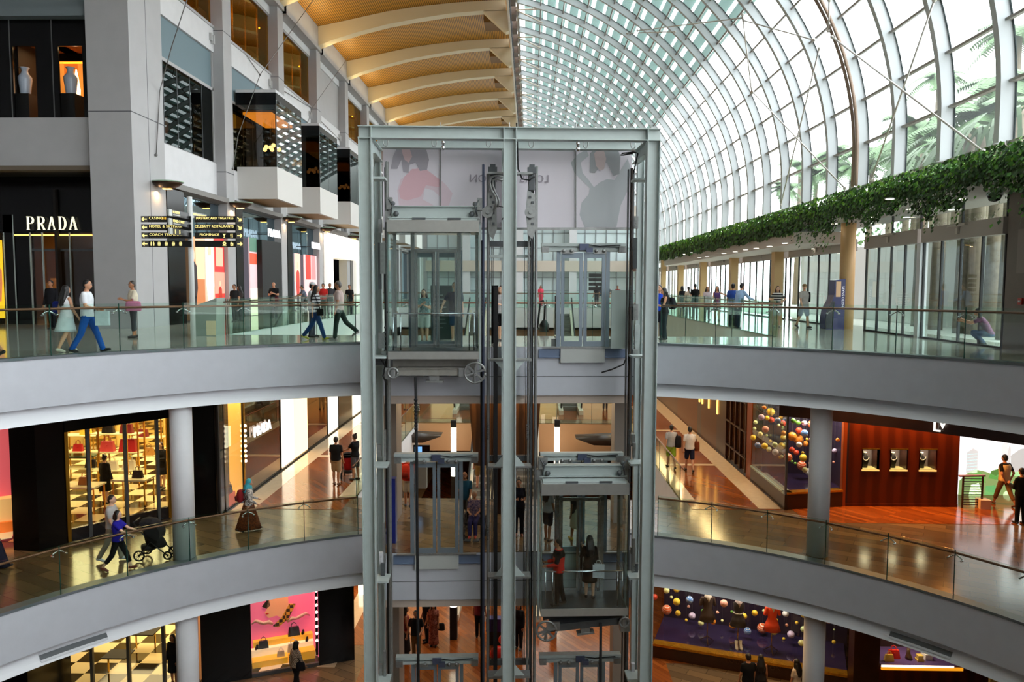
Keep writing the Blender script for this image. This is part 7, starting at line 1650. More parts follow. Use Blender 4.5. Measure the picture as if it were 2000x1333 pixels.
    for s0,el,wr,d2,sg in arms:
        B.cap(P(s0), P(el), .0285*K, .0225*K); B.cap(P(el), P(wr), .0225*K, .0155*K); B.cap(P(wr), P(wr+d2*.038), .016*K, .019*K)
    body = remesh(B, vox)
    # five fingers on each hand, eyes, brows and mouth
    for s0,el,wr,d2,sg in arms:
        side = d2.cross(Vector((0,1,.3))); side = side.normalized() if side.length > .1 else Vector((1,0,0)); pal = side.cross(d2).normalized()
        for j in range(4):
            o_ = wr+d2*.046+side*(.0115*(j-1.5)); l = (.034,.04,.037,.028)[j]
            body.tube([P(o_), P(o_+d2*l*.55+pal*.003), P(o_+d2*l*.95+pal*.012)], [.0055*K,.005*K,.0038*K], 6)
        o_ = wr+d2*.02+side*(-.015*sg); body.tube([P(o_), P(o_+d2*.02-side*.012*sg+pal*.006), P(o_+d2*.034-side*.013*sg+pal*.012)], [.0068*K,.0058*K,.0045*K], 6)
    mats = [M('skin_'+skin, SK[skin], .55, noise=.05, nscale=12), M('eye_white', (236,232,226), .3), M('eye_dark', (30,22,18), .3), M('lip_'+skin, tuple(int(v*w) for v,w in zip(SK[skin],(.86,.62,.6))), .5)]
    for sg in (-1,1):
        body.m = 1; headball(body,(sg*.017,.054,.092),(.0085,.005,.0048),8,6); body.m = 2; headball(body,(sg*.017,.0575,.092),(.0042,.003,.0042),8,6)
        n0 = len(body.v); body.cbox((sg*.017*K,.056*K,.103*K),(.02*K,.008*K,.0035*K)); body.xf(hm,n0)
    body.m = 3; headball(body,(0,.0575,.05),(.0145,.004,.0045),8,6)
    body.build('body', mats, t, local=True)
    # clothes
    if top:
        kind, c = top[0], top[1]; mt = cloth(c, top[2] if len(top) > 2 else None); C = MB(); lo = .50 if kind != 'crop' else .58
        torso(C, lo, .835 if kind != 'tank' else .80, .0165 if kind != 'blazer' else .022)
        if kind in ('long','blazer'): fr = 1.0
        else: fr = .62 if kind in ('tee','crop') else 0
        for s0,el,wr,d2,sg in arms:
            if kind == 'tank': C.cap(P(s0+Vector((-sg*.018,0,.012))), P(s0+Vector((-sg*.03,0,-.05))), .026*K, .03*K); continue
            e1 = s0.lerp(el, min(1,fr)); C.cap(P(s0), P(e1), .0345*K, (.033 if fr < 1 else .031)*K)
            if fr >= 1: C.cap(P(el), P(el.lerp(wr,.96)), .032*K, .025*K)
        remesh(C, vox).build({'tee':'t_shirt','long':'shirt','blazer':'jacket','tank':'sleeveless_top','crop':'t_shirt'}[kind], mt, t, local=True)
    if over:
        C = MB()
        if over[0] == 'vest': torso(C, .50, .812, .025)
        else:
            torso(C, .735, .832, .029)
            for s0,el,wr,d2,sg in arms: C.cap(P(s0), P(s0.lerp(el,.8)), .041*K, .037*K)
        remesh(C, vox).build('vest' if over[0] == 'vest' else 'jacket_yoke', cloth(over[1]), t, local=True)
    if bottom:
        kind, c = bottom[0], bottom[1]; mt = cloth(c, bottom[2] if len(bottom) > 2 else None); C = MB()
        if kind in ('pants','capri','shorts'):
            torso(C, .468, .605, .011)
            for hp,k,an,aa,sg in legs:
                if kind == 'shorts': C.cap(P(hp), P(hp.lerp(k,.84)), .06*K, .052*K)
                else:
                    C.cap(P(hp), P(k), .058*K, .042*K); C.cap(P(k), P(k.lerp(an,.97 if kind == 'pants' else .55)), .042*K, (.036 if kind == 'pants' else .038)*K)
            remesh(C, vox).build('trousers' if kind != 'shorts' else 'shorts', mt, t, local=True)
        else:
            hem = {'skirt':.315,'mini':.38,'long_skirt':.055,'dress_skirt':.27}[kind]; sp = max(abs(legs[0][2].y-legs[1][2].y)/2*(.9 if hem < .2 else .45), 0); n = 7; rr = []
            yc = (legs[0][2].y+legs[1][2].y)/2
            for i in range(n+1):
                u = i/n; z = .605+(hem-.605)*u; rx = .078+(.112 if hem < .2 else .1-.078+.078)*u**.7*(.34 if hem < .2 else .42); rx = max(rx, (.094+.014) if u > .3 else 0); ry = (.066+.03*u**.8)+sp*u
                c_ = P((0,yc*u*.6,z)); rr.append((c_.x,c_.y,c_.z,rx*K,ry*K))
            C.smooth = True; C.loft(rr, 22); C.build('skirt', mt, t, local=True)
    # hair or head cover
    H = MB(); hm_ = M('hair_%d_%d_%d' % haircol, haircol, .45, noise=.2, nscale=20)
    if hair == 'scarf':
        headball(H,(0,-.006,.1),(.052,.058,.062)); H.cap(HP(0,-.012,.08), HP(0,-.02,.0), .05*K, .055*K); H.cap(HP(0,-.015,0), HP(0,-.012,-.075), .07*K, .082*K); H.cap(HP(0,.034,.02), HP(0,.04,-.04), .03*K, .035*K)
        remesh(H, vox).build('headscarf', cloth(haircol), t, local=True)
    elif hair != 'bald':
        headball(H,(0,-.008,.106),(.0495,.052,.052)); headball(H,(0,-.024,.08),(.045,.036,.05))
        if hair == 'cap': pass
        if hair in ('long','pony','longer'):
            l = -.16 if hair != 'pony' else -.09
            if hair == 'pony': H.cap(HP(0,-.058,.1), HP(0,-.075,.03), .022*K, .018*K); H.cap(HP(0,-.075,.03), HP(0,-.072,l), .018*K, .01*K)
            else:
                for sx in (-.03,0,.03): H.cap(HP(sx,-.028,.06), HP(sx*1.25,-.05,l*.4), .03*K, .032*K); H.cap(HP(sx*1.25,-.05,l*.4), HP(sx*1.1,-.052,l if sx == 0 else l*.9), .032*K, .016*K)
                for sg in (-1,1): H.cap(HP(sg*.042,.008,.09), HP(sg*.05,.004,-.02), .014*K, .018*K)
        if hair == 'bun': headball(H,(0,-.05,.15),(.024,.024,.022),10,8)
        if hair == 'bob':
            for sg in (-1,1): H.cap(HP(sg*.04,-.004,.09), HP(sg*.044,-.004,.02), .02*K, .022*K)
            H.cap(HP(0,-.035,.07), HP(0,-.035,.02), .036*K, .036*K)
        remesh(H, vox*.9).build('hair', hm_, t, local=True)
        if hair == 'cap':
            H = MB(); H.smooth = True; headball(H,(0,-.002,.118),(.051,.058,.04)); n0 = len(H.v); H.loft([(0,.06*K,.112*K,.04*K,.035*K),(0,.062*K,.118*K,.04*K,.035*K)],14); H.xf(hm,n0); H.build('cap', cloth(capcol), t, local=True)
    # shoes
    for hp,k,an,an_a,sg in legs:
        C = MB(); fd = Vector((sg*.1,math.cos(an_a)*.9+.1,math.sin(an_a)*.6)).normalized(); C.cap(P(an+Vector((0,-.02,-.014))), P(an+fd*.03+Vector((0,0,-.016))), .026*K, .025*K); C.cap(P(an+fd*.02+Vector((0,0,-.018))), P(an+fd*.085+Vector((0,0,-.022))), .024*K, .019*K)
        remesh(C, vox*.8, 1).build('shoe', M('shoe_%d_%d_%d' % shoes, shoes, .5), t, local=True)
    mw = Matrix.Translation(loc) @ Matrix.Rotation(rad(rz),4,'Z')
    return dict(obj=t, mw=mw, hand=[mw @ P(a_[2]+a_[3]*.06) for a_ in arms], shoulder=[mw @ P(a_[0]) for a_ in arms], back=mw @ P(T((0,-.085,.72))), hip=[mw @ P(T((sg*.115,0,.53))) for sg in (-1,1)], rz=rad(rz), K=K, chest=mw @ P(T((0,.08,.7))))
def satchel(pos, w, h, d, col, label, rz=0, strap=None, name='shoulder_bag', cat='bag', rnd=True):
    t = thing(name, label, cat, tuple(pos), 0); b = MB(); b.smooth = True
    n0 = 0; b.loft([(0,0,-h/2,w*.42,d*.4),(0,0,-h*.42,w*.5,d*.5),(0,0,0,w*.5,d*.5),(0,0,h*.38,w*.46,d*.44),(0,0,h/2,w*.34,d*.3)],16); b.xf(Matrix.Rotation(rz,4,'Z')); b.xf(Matrix.Translation(pos))
    b.build('body', cloth(col), t)
    if strap:
        for s_ in (strap if isinstance(strap[0], (list, tuple, Vector)) and not isinstance(strap[0][0], float) and len(strap[0]) > 3 else [strap]):
            b = MB(); b.smooth = True; b.tube([Vector(pos)+Vector((0,0,h*.45))]+[Vector(s) for s in s_]+[Vector(pos)+Vector((0,0,h*.45))],.014,6); b.build('strap', cloth(col), t)
    return t
def paperbag(pos, w, h, d, col, label, rz=0, pat=None):
    t = thing('shopping_bag', label, 'bag', tuple(pos), rz); mt = cloth(col, pat)
    b = MB(); b._add([(-w/2,-d/2,-h),(w/2,-d/2,-h),(w/2,d/2,-h),(-w/2,d/2,-h),(-w/2,-d/2,0),(w/2,-d/2,0),(w/2,d/2,0),(-w/2,d/2,0)],[(0,3,2,1),(0,1,5,4),(1,2,6,5),(2,3,7,6),(3,0,4,7)]); b.build('body', mt, t, local=True)
    b = MB(); b.smooth = True
    for s_ in (-1,1): b.tube([(-w*.25,s_*d*.4,-.01),(-w*.15,s_*d*.1,h*.28),(w*.15,s_*d*.1,h*.28),(w*.25,s_*d*.4,-.01)],.008,5)
    b.build('handle', cloth((230,230,226)), t, local=True); return t
def backpack(pd, col, label, w=.3, h=.42):
    c = pd['back']+Vector((0,0,-.04)); R_ = Matrix.Rotation(pd['rz'],3,'Z'); c = c+R_ @ Vector((0,-.1,0))
    t = thing('backpack', label, 'backpack', tuple(c), pd['rz']); b = MB(); b.smooth = True
    b.loft([(0,0,-h/2,w*.42,.07),(0,0,-h*.42,w*.5,.1),(0,0,h*.1,w*.5,.1),(0,-.0,h*.42,w*.4,.07),(0,.02,h/2,w*.2,.03)],16); b.build('body', cloth(col), t, local=True)
    b = MB(); b.smooth = True; b.loft([(0,-.09,-h*.38,w*.32,.05),(0,-.1,-h*.1,w*.34,.05),(0,-.09,0,w*.28,.02)],12); b.build('pocket', cloth(tuple(max(0,int(v*.7)) for v in col)), t, local=True)
    b = MB(); b.smooth = True
    for sg in (-1,1): b.tube([(sg*w*.28,.06,h*.42),(sg*w*.3,.16,h*.52),(sg*w*.32,.27,h*.3),(sg*w*.32,.22,-h*.1),(sg*w*.3,.07,-h*.38)],.017,6)
    b.build('strap', cloth(tuple(max(0,int(v*.7)) for v in col)), t, local=True); return t
F0 = lambda px,py: fl(px,py,0.0)
F1 = lambda px,py: fl(px,py,Z2+.012)
F2 = lambda px,py: fl(px,py,Z3+.012)
navy, blk, jean = (34,40,62), (22,22,24), (40,84,156)
# ---- upper balcony
a = person('woman with long dark hair in white sleeveless top and pale skirt, upper balcony', F0(132,688), 1.62, -22, WALK2, 'a', True, ('tank',(226,228,230)), ('skirt',(206,214,216)), 'long', shoes=(196,186,170))
satchel(a['hip'][0]+Vector((-.1,.08,.2)), .3, .34, .14, (26,40,120), 'blue shoulder bag on the white dressed woman, upper balcony', 0, [a['shoulder'][0]+Vector((0,0,.05))])
a = person('curly haired man in white tee shirt and bright blue jeans walking, upper balcony', F0(173,688), 1.79, -78, dict(legs=(22,4,-16,14), arms=((6,10,60,10),(10,10,70,20))), 'a', False, ('tee',(228,232,236)), ('pants',(28,86,170)), 'short', shoes=(30,30,32), hd=-8)
paperbag(a['hand'][1]+Vector((.0,-.02,-.04)), .3, .34, .12, (206,214,218), 'pale carrier bag held by the man in blue jeans', rad(12))
a = person('grey haired man in cream tee shirt and dark cropped trousers before the big pillar', F0(262,660), 1.74, 128, PHONE, 'b', False, ('tee',(222,212,188)), ('capri',(66,68,72)), 'short', (70,66,62), (36,34,34), hd=25)
satchel(a['hip'][0]+Vector((.05,-.16,.05)), .44, .3, .16, (190,120,150), 'striped cloth bag at the hip of the man before the big pillar', rad(20), [a['shoulder'][1]+Vector((0,-.05,.04))])
person('walker in blue shorts and dark sandals cut by the frame edge, upper balcony', F0(-36,699), 1.7, 84, WALK, 'b', False, ('tee',(70,90,130)), ('shorts',(40,70,130)), 'short')
person('doorman in black suit standing by the black shop entrance', fl(103,643,0), 1.78, 176, STAND, 'b', False, ('blazer',(26,26,30)), ('pants',(24,24,28)), 'short')
a = person('long haired woman in black and white top, jeans and yellow shoes walking by the lift', F0(618,664), 1.66, -82, dict(legs=(-20,18,20,4), arms=((4,8,20,0),(-14,10,14,0))), 'a', True, ('tee',(214,216,220),('stripe',(60,60,66))), ('pants',(40,72,124)), 'long', shoes=(190,190,70))
satchel(a['hip'][1]+Vector((.16,-.04,-.02)), .2, .2, .08, blk, 'small black handbag of the woman with yellow shoes', 0, [a['shoulder'][1]+Vector((0,-.03,.05))])
person('person in white cap half hidden behind the long haired woman, upper balcony', Vector((F0(628,655).x,23.6,0)), 1.72, -80, STAND, 'b', False, ('tee',(206,206,210)), ('pants',(70,74,84)), 'cap', capcol=(214,216,218))
person('grey haired man in pale pink shirt and dark green trousers walking past the lift', F0(663,664), 1.76, 94, dict(legs=(10,4,-26,24), arms=((2,8,12,0),(-6,8,14,0))), 'b', False, ('tee',(206,184,178)), ('pants',(44,58,54)), 'short', (110,104,100), (150,148,146))
person('bald man in black tee shirt with folded arms before the black doorway', atX(530,622,-12.4)*Vector((1,1,0)) if False else Vector((-12.2,36.4,0)), 1.78, 178, CROSS, 'a', False, ('tee',blk), ('pants',(40,40,44)), 'bald', vox=.02)
for lab, px, Y, h, rz, ps, fem, top, hr, hc in (('man in grey blue tee shirt leaning on the far walkway rail',597,41,1.66,120,LEAN,False,(110,118,136),'short',(60,56,54)),('person in red top on the far upper walkway',632,40,1.72,170,STAND,False,(196,44,40),'short',(34,28,26)),('person in dark grey top beside the red top, far upper walkway',645,40.5,1.74,190,STAND,False,(64,62,66),'short',(90,84,80)),('man in black tee shirt by the white shop front, far upper walkway',683,42,1.66,182,STAND,False,blk,'short',(22,20,20)),('dark dressed person by the black pilaster next to the posters',459,33.5,1.66,170,STAND,False,(40,38,40),'short',(22,20,20)),('dark dressed woman beside the black pilaster, turned aside',469,34,1.6,110,STAND,True,(48,40,40),'long',(26,20,18))):
    p = atY(px,600,Y); p.z = 0; person(lab, p, h, rz, ps, 'b', fem, ('tee',top), ('pants',(44,46,54)), hr, hc, vox=.022)
# ---- upper bridge behind the lift
a = person('long haired woman in teal patterned top and white shorts behind the high car doors', F0(829,669), 1.52, 178, dict(legs=(4,2,-4,4), arms=((20,10,100,40),(34,6,100,50))), 'c', True, ('tee',(150,190,190),('noise',(70,110,120))), ('shorts',(214,222,218)), 'long', (60,44,38), (70,60,50), hd=-10, nod=10)
a = person('man in navy printed tee shirt and blue shorts behind the high car doors', F0(889,668), 1.72, 178, dict(legs=(4,4,-6,4), arms=((4,6,6,0),(14,30,20,0))), 'c', False, ('tee',(30,36,60)), ('shorts',(66,92,124)), 'short', (96,76,54), (150,120,90))
person('woman in white top and black shorts behind the dark slab post', F0(979,667), 1.62, 150, PHONE, 'c', True, ('tee',(226,226,228)), ('shorts',blk), 'long', (70,44,36), (60,54,50))
a = person('long haired woman in black facing the lift, backpack on, planter side of the bridge', F0(1297,664), 1.58, 92, PHONE, 'a', True, ('tank',(30,30,34)), ('pants',(30,40,46)), 'longer', shoes=(28,28,30), nod=12)
backpack(a, (30,34,38), 'dark backpack worn by the long haired woman in black', .28, .36)
# ---- people by the glass doors
for lab, px, Y, h, rz, ps, fem, top, bot, hr, hc in (
    ('woman in dark top with short hair, first of the group beyond the long haired woman',1332,43,1.64,20,STAND,True,('tee',(30,30,36)),('pants',(40,40,46)),'bob',(24,20,18)),
    ('woman in cream top with tied hair in the group by the glass doors',1344,41.5,1.62,10,STAND,True,('long',(226,206,186)),('pants',(60,60,66)),'pony',(24,20,18)),
    ('man in black tee shirt seen from behind in the group by the glass doors',1357,40,1.76,8,STAND,False,('tee',blk),('pants',(50,50,60)),'short',(20,18,18)),
    ('long haired woman in pale top facing us by the glass doors',1381,37,1.62,184,STAND,True,('tee',(216,200,206)),('pants',(40,40,46)),'long',(30,22,20)),
    ('woman in purple sleeveless top with arm stretched out by the glass doors',1400,36,1.64,176,POINT,True,('tank',(96,70,124)),('skirt',(60,50,80)),'long',(30,22,20)),
    ('broad man in light blue shirt leaning over the walkway rail',1441,29.5,1.78,-60,LEAN,False,('long',(150,180,214)),('pants',(44,54,74)),'short',(18,16,16)),
    ('man in royal blue top half hidden behind the light blue shirt',1431,31,1.74,-20,STAND,False,('tee',(44,74,150)),('pants',(40,44,56)),'short',(18,16,16)),
    ('woman in bright blue top half hidden behind the glass fin, planter side',1287,24.0,1.66,160,STAND,True,('tee',(30,70,190)),('pants',(40,44,56)),'short',(30,22,20))):
    p = atY(px,600,Y); p.z = 0; person(lab, p, h, rz, ps, 'a', fem, top, bot, hr, hc, vox=.02)
a = person('woman with wavy hair in black and white striped top, hands on hips, by the doors', F0(1517,639), 1.64, 176, HIPS, 'c', True, ('tee',(228,226,222),('stripe',(24,24,28))), ('shorts',(210,206,200)), 'long', (70,40,30), (200,190,180))
a = person('man in grey tee shirt, pale shorts and straw cap walking by the glass doors', F0(1569,641), 1.74, -160, WALK2, 'c', False, ('tee',(184,180,174)), ('shorts',(176,190,206)), 'cap', (30,26,24), (90,88,90), hd=-40)
satchel(a['hip'][0]+Vector((.0,-.04,.3)), .14, .38, .1, blk, 'black sling bag on the man with straw cap', 0, [a['shoulder'][1]+Vector((0,-.06,.06))])
person('person crouching by the end glass door in purple top, wrapped in thought', F0(1932,676), 1.6, 60, CROUCH, 'a', False, ('tee',(120,80,104)), ('pants',(70,90,120)), 'short')
for lab, px, Y, h, rz, c, hr in (('distant person in black seen through the upper lift doors, tallest of three',1165,59,1.74,20,blk,'short'),('distant person with white trousers seen through the upper lift doors',1172,60,1.62,-40,(60,70,84),'bob'),('distant person in dark red seen beside the privacy panel',1206,60,1.66,170,(120,30,36),'short'),('distant person in black between the lift doors and privacy panel',1186,61,1.7,170,blk,'short'),('tiny distant person in pink red dress on the upper mall floor',1056,62,1.66,180,(214,70,90),'long')):
    p = atY(px,600,Y); p.z = 0; person(lab, p, h, rz, STAND, 'b', False, ('tee',c), ('pants',(200,200,204) if 'white' in lab else (214,70,90) if 'pink' in lab else (50,50,56)), hr, vox=.026)
# ---- lower balcony
person('tall man in grey tee shirt walking behind the woman with the pushchair', F1(221,1096), 1.76, -84, WALK2, 'c', False, ('tee',(188,186,182)), ('pants',(150,140,120)), 'short', (40,32,28), (210,214,220), hd=-6)
PB = person('woman in royal blue tee shirt and black capri leggings pushing a pushchair', F1(232,1114), 1.58, -84, PUSH, 'c', True, ('tee',(36,30,150)), ('capri',(20,20,22)), 'bob', (20,16,16), (120,50,40))
a = person('woman in turquoise headscarf and long brown patterned skirt, lower balcony', F1(487,1037), 1.56, -70, dict(legs=(18,4,-16,14), arms=((10,10,60,10),(6,14,50,0))), 'a', True, ('long',(226,222,216),('noise',(60,60,66))), ('long_skirt',(124,62,30),('noise',(60,34,22))), 'scarf', (70,176,196), (40,34,32))
backpack(a, (140,36,40), 'dark red backpack on the woman in turquoise headscarf', .3, .34)
satchel(a['hip'][0]+Vector((-.16,-.12,.1)), .24, .2, .12, (190,186,190), 'small pale bag under the dark red backpack', 0, [a['shoulder'][0]+Vector((0,0,.04))])
person('man in black tee shirt and khaki shorts seen from behind on the lower walkway', F1(657,947), 1.74, -6, STAND, 'b', False, ('tee',blk), ('shorts',(150,124,92)), 'short', shoes=(120,90,70))
PD = person('woman in black tee shirt with hair in a bun holding the red pushchair', F1(694,938), 1.72, 60, dict(legs=(2,2,-4,2), arms=((40,8,30,6),(8,8,14,0))), 'b', True, ('tee',blk), ('shorts',(90,86,92)), 'bun', shoes=(60,54,50))
person('shop assistant in black dress seen from behind on the checkered floor', F1(207,984), 1.62, -12, STAND, 'c', True, ('long',(24,22,22)), ('dress_skirt',(24,22,22)), 'bun', shoes=(20,20,20))
person('shop assistant in black blazer and skirt facing us beside the round column', F1(317,955), 1.66, 172, PHONE, 'c', True, ('blazer',(26,26,30)), ('skirt',(26,24,28)), 'bob', (60,30,20), (24,22,22))
person('dark dressed walker cut by the frame edge on the lower balcony', F1(-14,1110), 1.68, -90, WALK, 'b', True, ('long',(60,34,34)), ('long_skirt',(30,30,44)), 'long')
a = person('man in grey tee shirt and lime green shorts walking away on the timber walkway', F1(1310,915), 1.74, 4, WALK2, 'a', False, ('tee',(178,178,176)), ('shorts',(150,176,50)), 'short', shoes=(40,30,28))
satchel(a['hip'][1]+Vector((.06,-.08,.16)), .26, .46, .16, (40,36,36), 'black shoulder bag of the man in lime green shorts', 0, [a['shoulder'][1]+Vector((0,0,.06))])
a = person('man in white tee shirt and navy shorts walking away on the timber walkway', F1(1346,921), 1.76, 0, WALK2, 'a', False, ('tee',(228,224,218)), ('shorts',(30,34,56)), 'short', shoes=(24,24,26))
satchel(a['hip'][1]+Vector((.08,.0,.06)), .2, .36, .12, (120,60,34), 'brown shoulder bag of the man in white tee shirt', 0, [a['shoulder'][1]+Vector((0,0,.06))])
person('man in beige vest and brown cropped trousers, hands behind back, before the mural', F1(1959,988), 1.74, 18, BACKH, 'b', False, ('tee',(24,22,22)), ('capri',(120,88,54)), 'short', shoes=(110,70,46), over=('vest',(214,184,130)))
person('man in black jacket and black trousers before the bright mural', F1(1992,1024), 1.72, 10, PHONE, 'b', False, ('blazer',(20,20,22)), ('pants',(22,22,24)), 'short')
# ---- middle floor behind the lift
person('elderly man in teal shirt pushing the wheelchair behind the lift doors', F1(908,1030), 1.68, 176, dict(legs=(2,2,-3,2), arms=((30,6,30,4),(30,6,30,4))), 'b', False, ('tee',(36,78,96)), ('pants',(60,56,54)), 'bald', vox=.017)
WCp = F1(925,1056); WCp = Vector((WCp.x, WCp.y, Z2+.012))
person('elderly woman in floral blouse sitting in the wheelchair', WCp+Vector((0,.34,0)), 1.56, 176, SIT, 'b', True, ('tee',(150,120,120),('noise',(54,50,84))), ('pants',(48,44,80)), 'short', (170,150,130), (200,70,50), zroot=.56)
a = person('man in pale shorts with red backpack at the touch kiosk', F1(797,990), 1.72, -8, PHONE, 'b', False, ('tee',(190,50,36)), ('shorts',(176,160,136)), 'short', shoes=(60,60,66))
backpack(a, (206,56,36), 'red backpack of the man at the touch kiosk', .32, .46)
person('man in dark grey tee shirt walking away behind the header rail', F1(938,956), 1.74, 10, WALK2, 'a', False, ('tee',(90,80,76)), ('shorts',(150,120,70)), 'short', shoes=(120,60,40))
person('woman in dark uniform with badge facing us beside the central lift post', F1(1013,1046), 1.66, 182, PHONE, 'b', True, ('tee',(26,26,34)), ('pants',(22,22,26)), 'bun', shoes=(130,70,50))
person('woman in grey top and dark shorts behind the low car glass', F1(1070,1056), 1.62, -40, STAND, 'b', True, ('tee',(150,150,146)), ('shorts',(50,46,50)), 'long', (50,36,30), (120,110,100))
person('woman in pale long skirt and yellow shoes behind the low car glass', F1(1126,1058), 1.64, 20, WALK2, 'b', True, ('tee',(60,56,58)), ('dress_skirt',(214,206,180)), 'long', (30,24,22), (220,180,40))
person('distant person in striped long dress on the far middle floor', Vector((atY(813,800,42.5).x,42.5,Z2)), 1.64, 90, STAND, 'b', True, ('tee',(40,38,44),('stripe',(220,216,206))), ('long_skirt',(40,38,44),('stripe',(220,216,206))), 'long', vox=.024)
person('distant person with blue bag on the far middle floor', Vector((atY(793,800,43.5).x,43.5,Z2)), 1.7, 180, STAND, 'b', False, ('tee',(60,50,130)), ('pants',(150,130,90)), 'short', vox=.024)
person('distant person in red on the far middle floor, low car side', Vector((atY(1182,800,44).x,44,Z2)), 1.68, 180, STAND, 'b', True, ('tee',(196,90,90)), ('pants',(60,50,50)), 'long', vox=.024)
# ---- inside the low car
zc = LO.z+zc2+.012
def incar(px, py, yl): v = lpx(px,py,yl); return lw(v.x,yl,zc)
a = person('man in red and black jacket standing in the low lift car', incar(1091,1184,.62), 1.72, 86, dict(legs=(4,2,-6,6), arms=((14,6,60,20),(12,6,70,20))), 'b', False, ('blazer',(206,44,34)), ('pants',(20,20,22)), 'short', shoes=(40,38,40), over=('yoke',(22,22,24)))
b_ = MB(); b_.smooth = True
a = person('woman in black dress standing with her back to us in the low lift car', incar(1151,1168,1.02), 1.66, 4, dict(legs=(2,2,-3,2), arms=((20,14,110,20),(4,8,30,0))), 'c', True, ('long',(20,20,22)), ('dress_skirt',(20,20,22)), 'long', (18,15,15), (22,22,24))
paperbag(a['shoulder'][1]+Vector((.08,-.16,-.38)), .3, .34, .1, (216,220,224), 'white paper carrier bag on the shoulder of the woman in black', rad(-8))
# ---- lowest floor
a = person('short haired woman in plaid shirt with dark bag passing the pink window', fl(579,1352,Z3+.012), 1.66, -30, WALK2, 'b', True, ('long',(196,176,150),('check',(120,104,90))), ('pants',(30,28,30)), 'bob', (18,16,16))
satchel(a['hip'][1]+Vector((.04,-.1,.06)), .28, .26, .12, (30,28,32), 'dark shoulder bag of the woman in plaid shirt', 0, [a['shoulder'][0]+Vector((0,0,.05))])
person('man in black tee shirt and beige trousers facing us on the lowest floor', F2(813,1290), 1.74, 176, dict(legs=(2,2,-3,2), arms=((20,16,50,20),(4,16,20,0))), 'b', False, ('tee',blk), ('pants',(110,80,44)), 'short')
person('woman in red flowered dress by the grey pier on the lowest floor', F2(792,1276), 1.66, -70, STAND, 'b', True, ('tank',(150,44,40),('noise',(60,40,40))), ('long_skirt',(36,30,32)), 'long')
person('man in black standing behind the floral dress on the lowest floor', F2(833,1254), 1.72, 120, STAND, 'b', False, ('tee',blk), ('pants',(26,26,28)), 'short')
a = person('woman in long pink flowered dress with dark bag on the lowest floor', F2(847,1262), 1.58, 178, STAND, 'b', True, ('tee',(176,110,90),('noise',(90,44,40))), ('long_skirt',(176,110,90),('noise',(90,44,40))), 'long')
satchel(a['hip'][0]+Vector((.1,-.06,-.12)), .24, .26, .1, (26,22,24), 'dark handbag of the woman in long pink flowered dress', 0, [a['hand'][0]])
person('slim person in black standing by the yellow lit panel on the lowest floor', F2(1013,1268), 1.68, 160, STAND, 'b', True, ('long',(26,24,26)), ('pants',(22,22,24)), 'bob')
person('person in dark red on the escalator foot, lowest floor', F2(936,1246), 1.7, -10, STAND, 'b', False, ('tee',(96,26,30)), ('pants',(30,28,30)), 'short')
p = fl(1462,1279,Z3+1.68); person('man in black tee shirt before the sill lettering on the lowest floor', Vector((p.x,p.y,Z3)), 1.72, 10, STAND, 'b', False, ('tee',(16,16,18)), ('pants',(30,30,34)), 'short')
p = fl(1478,1284,Z3+1.58); person('woman with long hair beside the man in black before the sill lettering', Vector((p.x+.16,p.y+.1,Z3)), 1.62, -10, STAND, 'b', True, ('tank',(40,36,38)), ('shorts',(60,60,70)), 'long')
p = fl(1557,1290,Z3+1.6); a = person('long haired woman with cream top by the round column on the lowest floor', Vector((p.x,p.y,Z3)), 1.64, 30, STAND, 'b', True, ('tee',(206,190,170)), ('pants',(30,30,34)), 'longer')
p = fl(337,1240,Z3+1.64); person('shop assistant in black dress on the lowest checkered floor', Vector((p.x,p.y,Z3+.012)), 1.66, 170, STAND, 'b', True, ('long',(20,20,22)), ('dress_skirt',(20,20,22)), 'bob')
